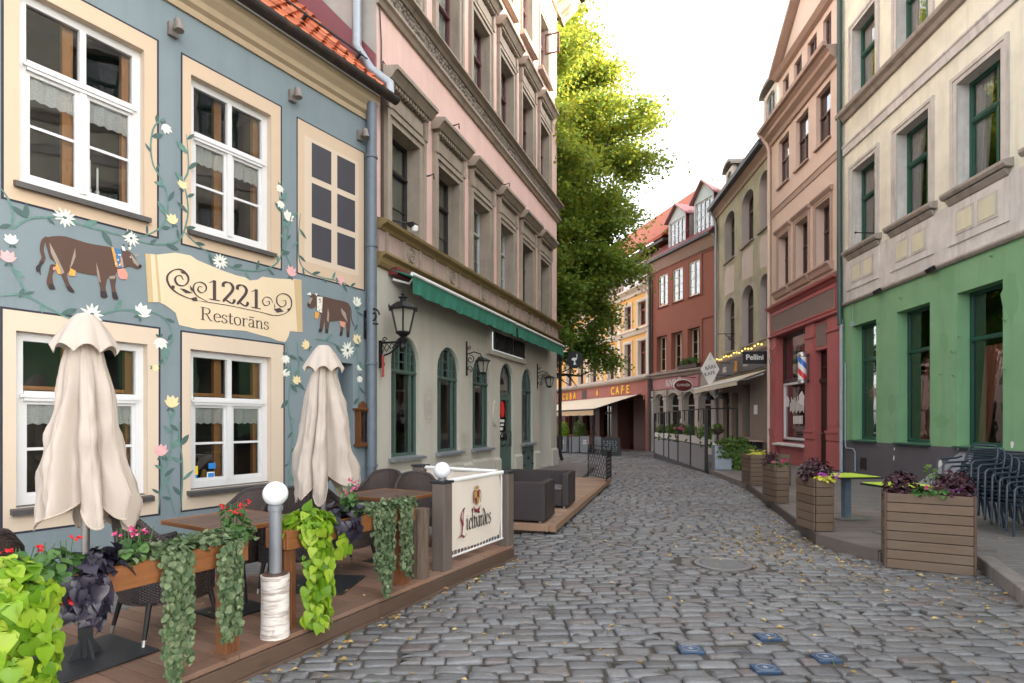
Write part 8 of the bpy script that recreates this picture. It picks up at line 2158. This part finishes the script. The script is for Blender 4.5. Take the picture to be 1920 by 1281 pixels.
for i, (x, zz, r_) in enumerate(((.7, 1.20, .30), (2.9, 1.28, .26), (4.9, 1.30, .26), (6.6, 1.28, .26), (9.2, 1.20, .30))):
    e = empty('fence_plant', fp(x, -.08, zz), 0, pl_[i], 'potted plant', 'potted plants on the terrace fence')
    q = MB(); q.lathe([(.08, -.2), (.15, .0)], (0, 0, 0), 10); q.build('pot', M['doorbrown'] if i != 0 else M['zinc'], e)
    q = MB(); bush(q, (0, 0, .06), r_, 320, .10, 0, (1, 1, .8))
    for k in range(40): p = Vector((rng.gauss(0, r_ * .5), -.12 + rng.gauss(0, .05), rng.uniform(-.4, 0))); leafshape(q, p, Vector((0, 0, -1)), Vector((0, -1, .3)), .09, .07, 2)
    q.build('foliage', M['bushleaf'], e)
q = MB(); blossoms(q, (fp(4.2, -.1, 0).x, fp(4.2, -.1, 0).y), .5, .9, 1.3, 1.5, 8, .07, 0, 0, 5); tag(q.build('bedding_flower', M['pinkpetal']), 'pink blossoms along the terrace fence plants', 'flower')
# tables inside
for i, x in enumerate((1.6, 3.8, 6.2)):
    e = empty('terrace_table', fp(x, -.85, .05), fang, ['white clothed table inside the bar terrace, nearest', 'white clothed table in the middle of the bar terrace', 'white clothed table at the far end of the bar terrace'][i], 'table', 'white tables in the bar terrace')
    q = MB(); q.box(-.4, .4, -.4, .4, .70, .74); q.build('table_top', M['signwhite'], e); q = MB(); q.tube([(0, 0, 0), (0, 0, .70)], .04, 8); q.build('pedestal', M['iron'], e)
# big planter with hanging greenery at the corner, pot plant, bench
e = empty('metal_planter', (6.42, 18.30, .02), 0, 'pale grey metal planter at the corner of the bar terrace', 'planter')
q = MB(); q.box(0, .80, -.1, .22, .10, .86); q.build('tub', M['planterblue'], e, bevel=.01); q = MB(); q.box(0, .8, -.06, .2, 0, .10); q.build('foot', M['iron'], e); q = MB(); q.box(.03, .77, -.07, .19, .80, .865); q.build('soil', M['soil'], e)
q = MB(); c = Vector((7.0, 18.25, .92)); bush(q, c, .48, 900, .11, 0, (1.15, .6, .55))
for k in range(900):
    t = rng.gauss(.1, .22); p = Vector((7.05 + t, 18.12 + rng.gauss(0, .05), rng.uniform(.12 if t > -.1 else .55, .95))); leafshape(q, p, Vector((rng.gauss(0, .3), -.2, -1)), Vector((rng.gauss(0, .4), -1, .4)), .085, .06, 2)
tag(q.build('hanging_bush', M['bushleaf']), 'bushy green hanging plant spilling from the pale grey metal planter', 'plant')
e = empty('pedestal_plant', (7.35, 20.6, .115), 0, 'green plant in a round bowl on a thin stand, inside the end frame', 'potted plant')
q = MB(); q.tube([(0, 0, 0), (0, 0, 1.05)], .025, 6); q.lathe([(.06, 1.05), (.22, 1.15), (.25, 1.25)], (0, 0, 0), 12); q.build('stand', M['doorbrown'], e); q = MB(); bush(q, (0, 0, 1.34), .22, 220, .09, 0, (1, 1, .6)); q.build('foliage', M['bushleaf'], e)
e = empty('wall_bench', O_.P(os_(24.6), -.28, .5), O_.ang, 'narrow pale bench board under the bar window', 'bench'); q = MB(); q.box(-.9, .9, -.2, .2, .30, .34); q.build('seat', M['tanstone'], e); q = MB(); q.box(-.6, -.55, -.15, .25, 0, .299); q.box(.55, .6, -.15, .25, 0, .299); q.build('bracket', M['iron'], e)
# ------------------------------------------------------------------ cafe front clutter
zc_ = gz(35)
for i, (px, yy, w, hh, lab) in enumerate(((1054, 36.8, .62, 1.05, 'grey cafe barrier panel next to the pub corner'), (1072, 36.4, .42, 1.0, 'narrow grey cafe barrier panel, second from the pub corner'), (1082, 36.0, .7, 1.05, 'grey cafe barrier panel in the middle of the row'), (1096, 35.5, .62, 1.08, 'grey cafe barrier panel with white marks'), (1120, 35.9, .5, 1.05, 'grey cafe barrier panel behind the iron lattice'))):
    x = (px - CX) / FPX * yy; e = empty('barrier_panel', (x, yy, gz(yy)), -.25, lab, 'barrier', 'cafe barrier panels')
    q = MB(); q.box(-w / 2, w / 2, -.02, .02, .08, hh); q.build('panel', M['fencegrey'], e); q = MB()
    for sx in (-1, 1): q.box(sx * w / 2 - .02, sx * w / 2 + .02, -.05, .03, 0, hh + .03)
    q.build('frame', M['iron'], e)
    if i in (0, 3):
        q = MB()
        for k in range(3): q.box(-.12 + .02 * k, .12, -.024, -.021, hh * .55 + .10 * k, hh * .55 + .05 + .10 * k)
        q.build('white_marking', M['signwhite'], e)
for i, (px, yy, r_, lab) in enumerate(((1056, 37.2, .55, 'clipped bright green bush at the cafe, near the pub corner'), (1086, 37.0, .62, 'round dark green bush under the cafe awning'))):
    x = (px - CX) / FPX * yy; e = empty('potted_bush', (x, yy, gz(yy)), 0, lab, 'potted plant', 'potted bushes at the cafe')
    q = MB(); q.lathe([(.2, 0), (.28, .6)], (0, 0, 0), 10); q.build('pot', M['plate'], e); q = MB(); bush(q, (0, 0, 1.35), r_, 900, .12, 0, (.75, .75, 1.25)); q.build('foliage', M['limeleaf'] if i == 0 else M['bushleaf'], e)
x = (1145 - CX) / FPX * 32.5; e = empty('chalkboard', (x, 32.5, gz(32.5)), .0, 'black chalkboard with faint white writing in front of the cafe', 'chalkboard')
q = MB(); q.hexa([(-.55, -.25, 0), (.55, -.25, 0), (.55, -.2, 0), (-.55, -.2, 0)], [(-.55, 0, 1.0), (.55, 0, 1.0), (.55, .05, 1.0), (-.55, .05, 1.0)]); q.build('board', M['signblack'], e, bevel=.02)
q = MB()
for k in range(6):
    for j in range(5): x0_ = -.4 + j * .16 + rng.uniform(-.03, .03); z = .25 + k * .11; y0_ = -.25 + .25 * z - .004; q.face([(x0_, y0_, z), (x0_ + rng.uniform(.05, .12), y0_, z), (x0_ + .06, y0_ + .012, z + .035), (x0_, y0_ + .012, z + .035)], 0)
q.build('chalk_marks', M['greypipe'], e)
for i, (px, yy, lab) in enumerate(((1100, 37.6, 'brown wicker chair stack under the cafe awning'), (1116, 38.2, 'brown chair by the dark cafe entrance'))):
    x = (px - CX) / FPX * yy; e = empty('cafe_chair', (x, yy, gz(yy)), .5, lab, 'chair', 'chairs under the cafe awning')
    q = MB(); 
    q.box(-.25, .25, -.25, .25, .42, .47); q.build('seat', M['postwood'], e)
    q = MB()
    for k in range(6): q.box(-.25, .25, .20, .25, .50 + k * .16, .58 + k * .16)
    q.build('backrest', M['postwood'], e)
    for sx in (-1, 1):
        for sy in (-1, 1): q = MB(); q.box(sx * .22 - .02, sx * .22 + .02, sy * .22 - .02, sy * .22 + .02, 0, .42); q.build('leg', M['iron'], e)
# ------------------------------------------------------------------ the linden tree behind the pub corner
TX, TY = -.2, 28.5
tr = empty('linden_tree', (TX, TY, gz(TY)), 0, 'tall linden tree with yellow green crown behind the pink house corner', 'tree')
q = MB(); q.tube([(0, 0, -.2), (.05, 0, 2), (-.1, .1, 5), (.15, 0, 9), (.1, .1, 14), (.2, 0, 20.5)], [.48, .38, .34, .27, .17, .05], 10)
t2r = random.Random(42); tips = []
def limb(p, d, L, r0, depth):
    pts = [p]; dd = d.copy(); n = 5
    for i in range(n):
        dd = (dd + Vector((t2r.gauss(0, .13), t2r.gauss(0, .13), t2r.gauss(.0, .10)))).normalized(); pts.append(pts[-1] + dd * (L / n))
    q.tube(pts, [r0 * (1 - .75 * i / n) for i in range(n + 1)], 6 if depth else 8)
    for i in range(1, n + 1):
        if depth == 0 or (depth == 1 and i % 2 == 0):
            for _ in range(2 if depth == 0 else 1):
                a = t2r.uniform(0, 6.28); side = Matrix.Rotation(a, 3, dd) @ dd.orthogonal().normalized(); side.z *= .6
                limb(pts[i], (dd * .7 + side * .85).normalized(), L * t2r.uniform(.22, .36), r0 * .45 * (1 - .5 * i / n), depth + 1)
        if depth >= 1 or i >= 3: tips.append((pts[i], dd))
RZ = [(4.8, 4.2), (6.6, 5.4), (8.6, 5.6), (10.7, 6.2), (12.8, 7.5), (13.8, 7.0), (15, 6.2), (17, 5.5), (19, 4.9), (20.4, 3.8), (21.6, 1.6)]
for k in range(72):
    z = 4.7 + 16.6 * k / 71; a = (k * 2.39996 + .4) if k % 3 == 0 else -1.5 + 3.0 * ((k * .618) % 1.0)
    for i in range(len(RZ) - 1):
        if RZ[i][0] <= z <= RZ[i + 1][0]: f = (z - RZ[i][0]) / (RZ[i + 1][0] - RZ[i][0]); R_ = RZ[i][1] + f * (RZ[i + 1][1] - RZ[i][1])
        elif z < RZ[0][0]: R_ = 4.5
    if math.cos(a) < -.35: 
        if k % 2: continue
        R_ *= .8
    el = .05 if z > 7 else -.05; drop = R_ * .12
    limb(Vector((.05, .05, z - drop)), Vector((math.cos(a), math.sin(a), .16 + el)).normalized(), R_ * t2r.uniform(.72, .92), .17, 0)
q.build('trunk', M['bark'], tr)
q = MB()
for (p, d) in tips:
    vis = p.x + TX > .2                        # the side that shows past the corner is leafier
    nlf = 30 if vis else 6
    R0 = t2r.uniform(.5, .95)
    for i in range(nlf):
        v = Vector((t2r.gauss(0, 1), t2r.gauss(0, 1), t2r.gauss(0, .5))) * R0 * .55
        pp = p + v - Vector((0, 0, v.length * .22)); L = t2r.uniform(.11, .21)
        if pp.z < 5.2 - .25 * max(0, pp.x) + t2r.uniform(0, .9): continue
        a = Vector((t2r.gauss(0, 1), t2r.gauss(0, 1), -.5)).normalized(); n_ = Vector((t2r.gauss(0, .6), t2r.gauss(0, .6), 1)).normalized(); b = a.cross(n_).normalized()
        q.face([pp, pp + a * L * .45 + b * L * .42, pp + a * L, pp + a * L * .45 - b * L * .42], 0, max(0, min(1, t2r.gauss(.30 + .036 * (pp.z - 9), .20))))  # yellower with height: autumn turn, plus sunlight on the crown top put into colour
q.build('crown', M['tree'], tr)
print('TREE', len(tips), len(q.f))
# overhead wire across the lane
q = MB(); a = Vector((6.2, 36, 11.0)); b = Vector((10.3, 29.8, 12.6)); q.tube([a + (b - a) * (i / 12) + Vector((0, 0, -.5 * math.sin(math.pi * i / 12))) for i in range(13)], .012, 4)
tag(q.build('overhead_wire', M['zinc']), 'thin overhead wire strung in front of the dormers', 'wire')
# far house across the little square, seen through the crown and closing the view
e = empty('far_house', (-8, 62, -1), 0, 'plain far house partly visible between tree and pub corner', 'house'); q = MB(); fo = [op(1 + 2.6 * i, 2.2 + 2.6 * i, 2.2 + 3.2 * j, 4.1 + 3.2 * j, rec=.15, room=.4, wall_m=0, room_m=1) for i in range(6) for j in range(3)]
wall_face(q, 0, 17, 0, 12.5, fo, 0); wall_shell(q, 0, 17, 0, 12.5, 8, 0); q.build('wall', [M['pinkgrey'], M['room']], e); q = MB(); q.prism_x(-.3, 17.3, [(-.5, 12.4), (8.5, 12.4), (4, 17)]); q.build('roof', M['tile'], e)
for o in fo: add_window(e, o, M['redframe'], M['glass'], fw=.1, cols=(.5,), transom=.6)
fe2 = copy_tree(e); fe2.location = (-14, 44, -1); fe2.rotation_euler = (0, 0, R(90)); fe2['label'] = 'unseen house added on the left side of the small square, mirrored in the windows opposite'  # unseen copies, added so the opposite windows reflect walls, not open sky
fe3 = copy_tree(e); fe3.location = (-14, 26.5, -1); fe3.rotation_euler = (0, 0, R(90)); fe3['label'] = 'unseen house added behind the tall pink townhouse, mirrored in the windows opposite'

# ------------------------------------------------------------------ light, sky, camera
SUN_EL, SUN_AZ = 17.0, 105.0           # low sun behind the right hand houses; only roofs and the tree top catch it (azimuth from +Y towards +X)
w = bpy.data.worlds.new('World'); scene.world = w; w.use_nodes = True
nt = w.node_tree; nt.nodes.clear()
sky = nt.nodes.new('ShaderNodeTexSky'); sky.sky_type = 'NISHITA'; sky.sun_disc = False
sky.sun_elevation = R(SUN_EL); sky.sun_rotation = R(SUN_AZ); sky.altitude = 0; sky.air_density = 1.0; sky.dust_density = 2.5; sky.ozone_density = 1.0
hs = nt.nodes.new('ShaderNodeHueSaturation'); hs.inputs['Saturation'].default_value = .22; nt.links.new(sky.outputs[0], hs.inputs['Color'])
bg = nt.nodes.new('ShaderNodeBackground'); bg.inputs['Strength'].default_value = .15; nt.links.new(hs.outputs[0], bg.inputs[0])
ow = nt.nodes.new('ShaderNodeOutputWorld'); nt.links.new(bg.outputs[0], ow.inputs[0])
sl_ = bpy.data.lights.new('sun', 'SUN'); sl_.energy = 2.4; sl_.angle = R(.5); sl_.color = (1.0, .86, .66)
so = bpy.data.objects.new('sun', sl_); COL.objects.link(so)
az, el = R(SUN_AZ), R(SUN_EL); sd = Vector((math.sin(az) * math.cos(el), math.cos(az) * math.cos(el), math.sin(el)))
so.rotation_euler = sd.to_track_quat('Z', 'Y').to_euler(); so.location = (0, 60, 40)
cam = bpy.data.cameras.new('camera'); cam.sensor_width = 36; cam.lens = 36 * FPX / 1920; cam.shift_x = 0; cam.shift_y = (HY - 640.5) / 1920; cam.clip_end = 500; cam.clip_start = .1
co = bpy.data.objects.new('camera', cam); COL.objects.link(co); co.location = (0, 0, CAMH); co.rotation_euler = (R(90), 0, 0); scene.camera = co
scene.view_settings.view_transform = 'Standard'; scene.view_settings.look = 'None'; scene.view_settings.gamma = 1.0
scene.view_settings.exposure = 2.97
scene.render.engine = 'CYCLES'; scene.cycles.use_denoising = True
scene.cycles.max_bounces = 8; scene.cycles.transparent_max_bounces = 16; scene.cycles.diffuse_bounces = 4
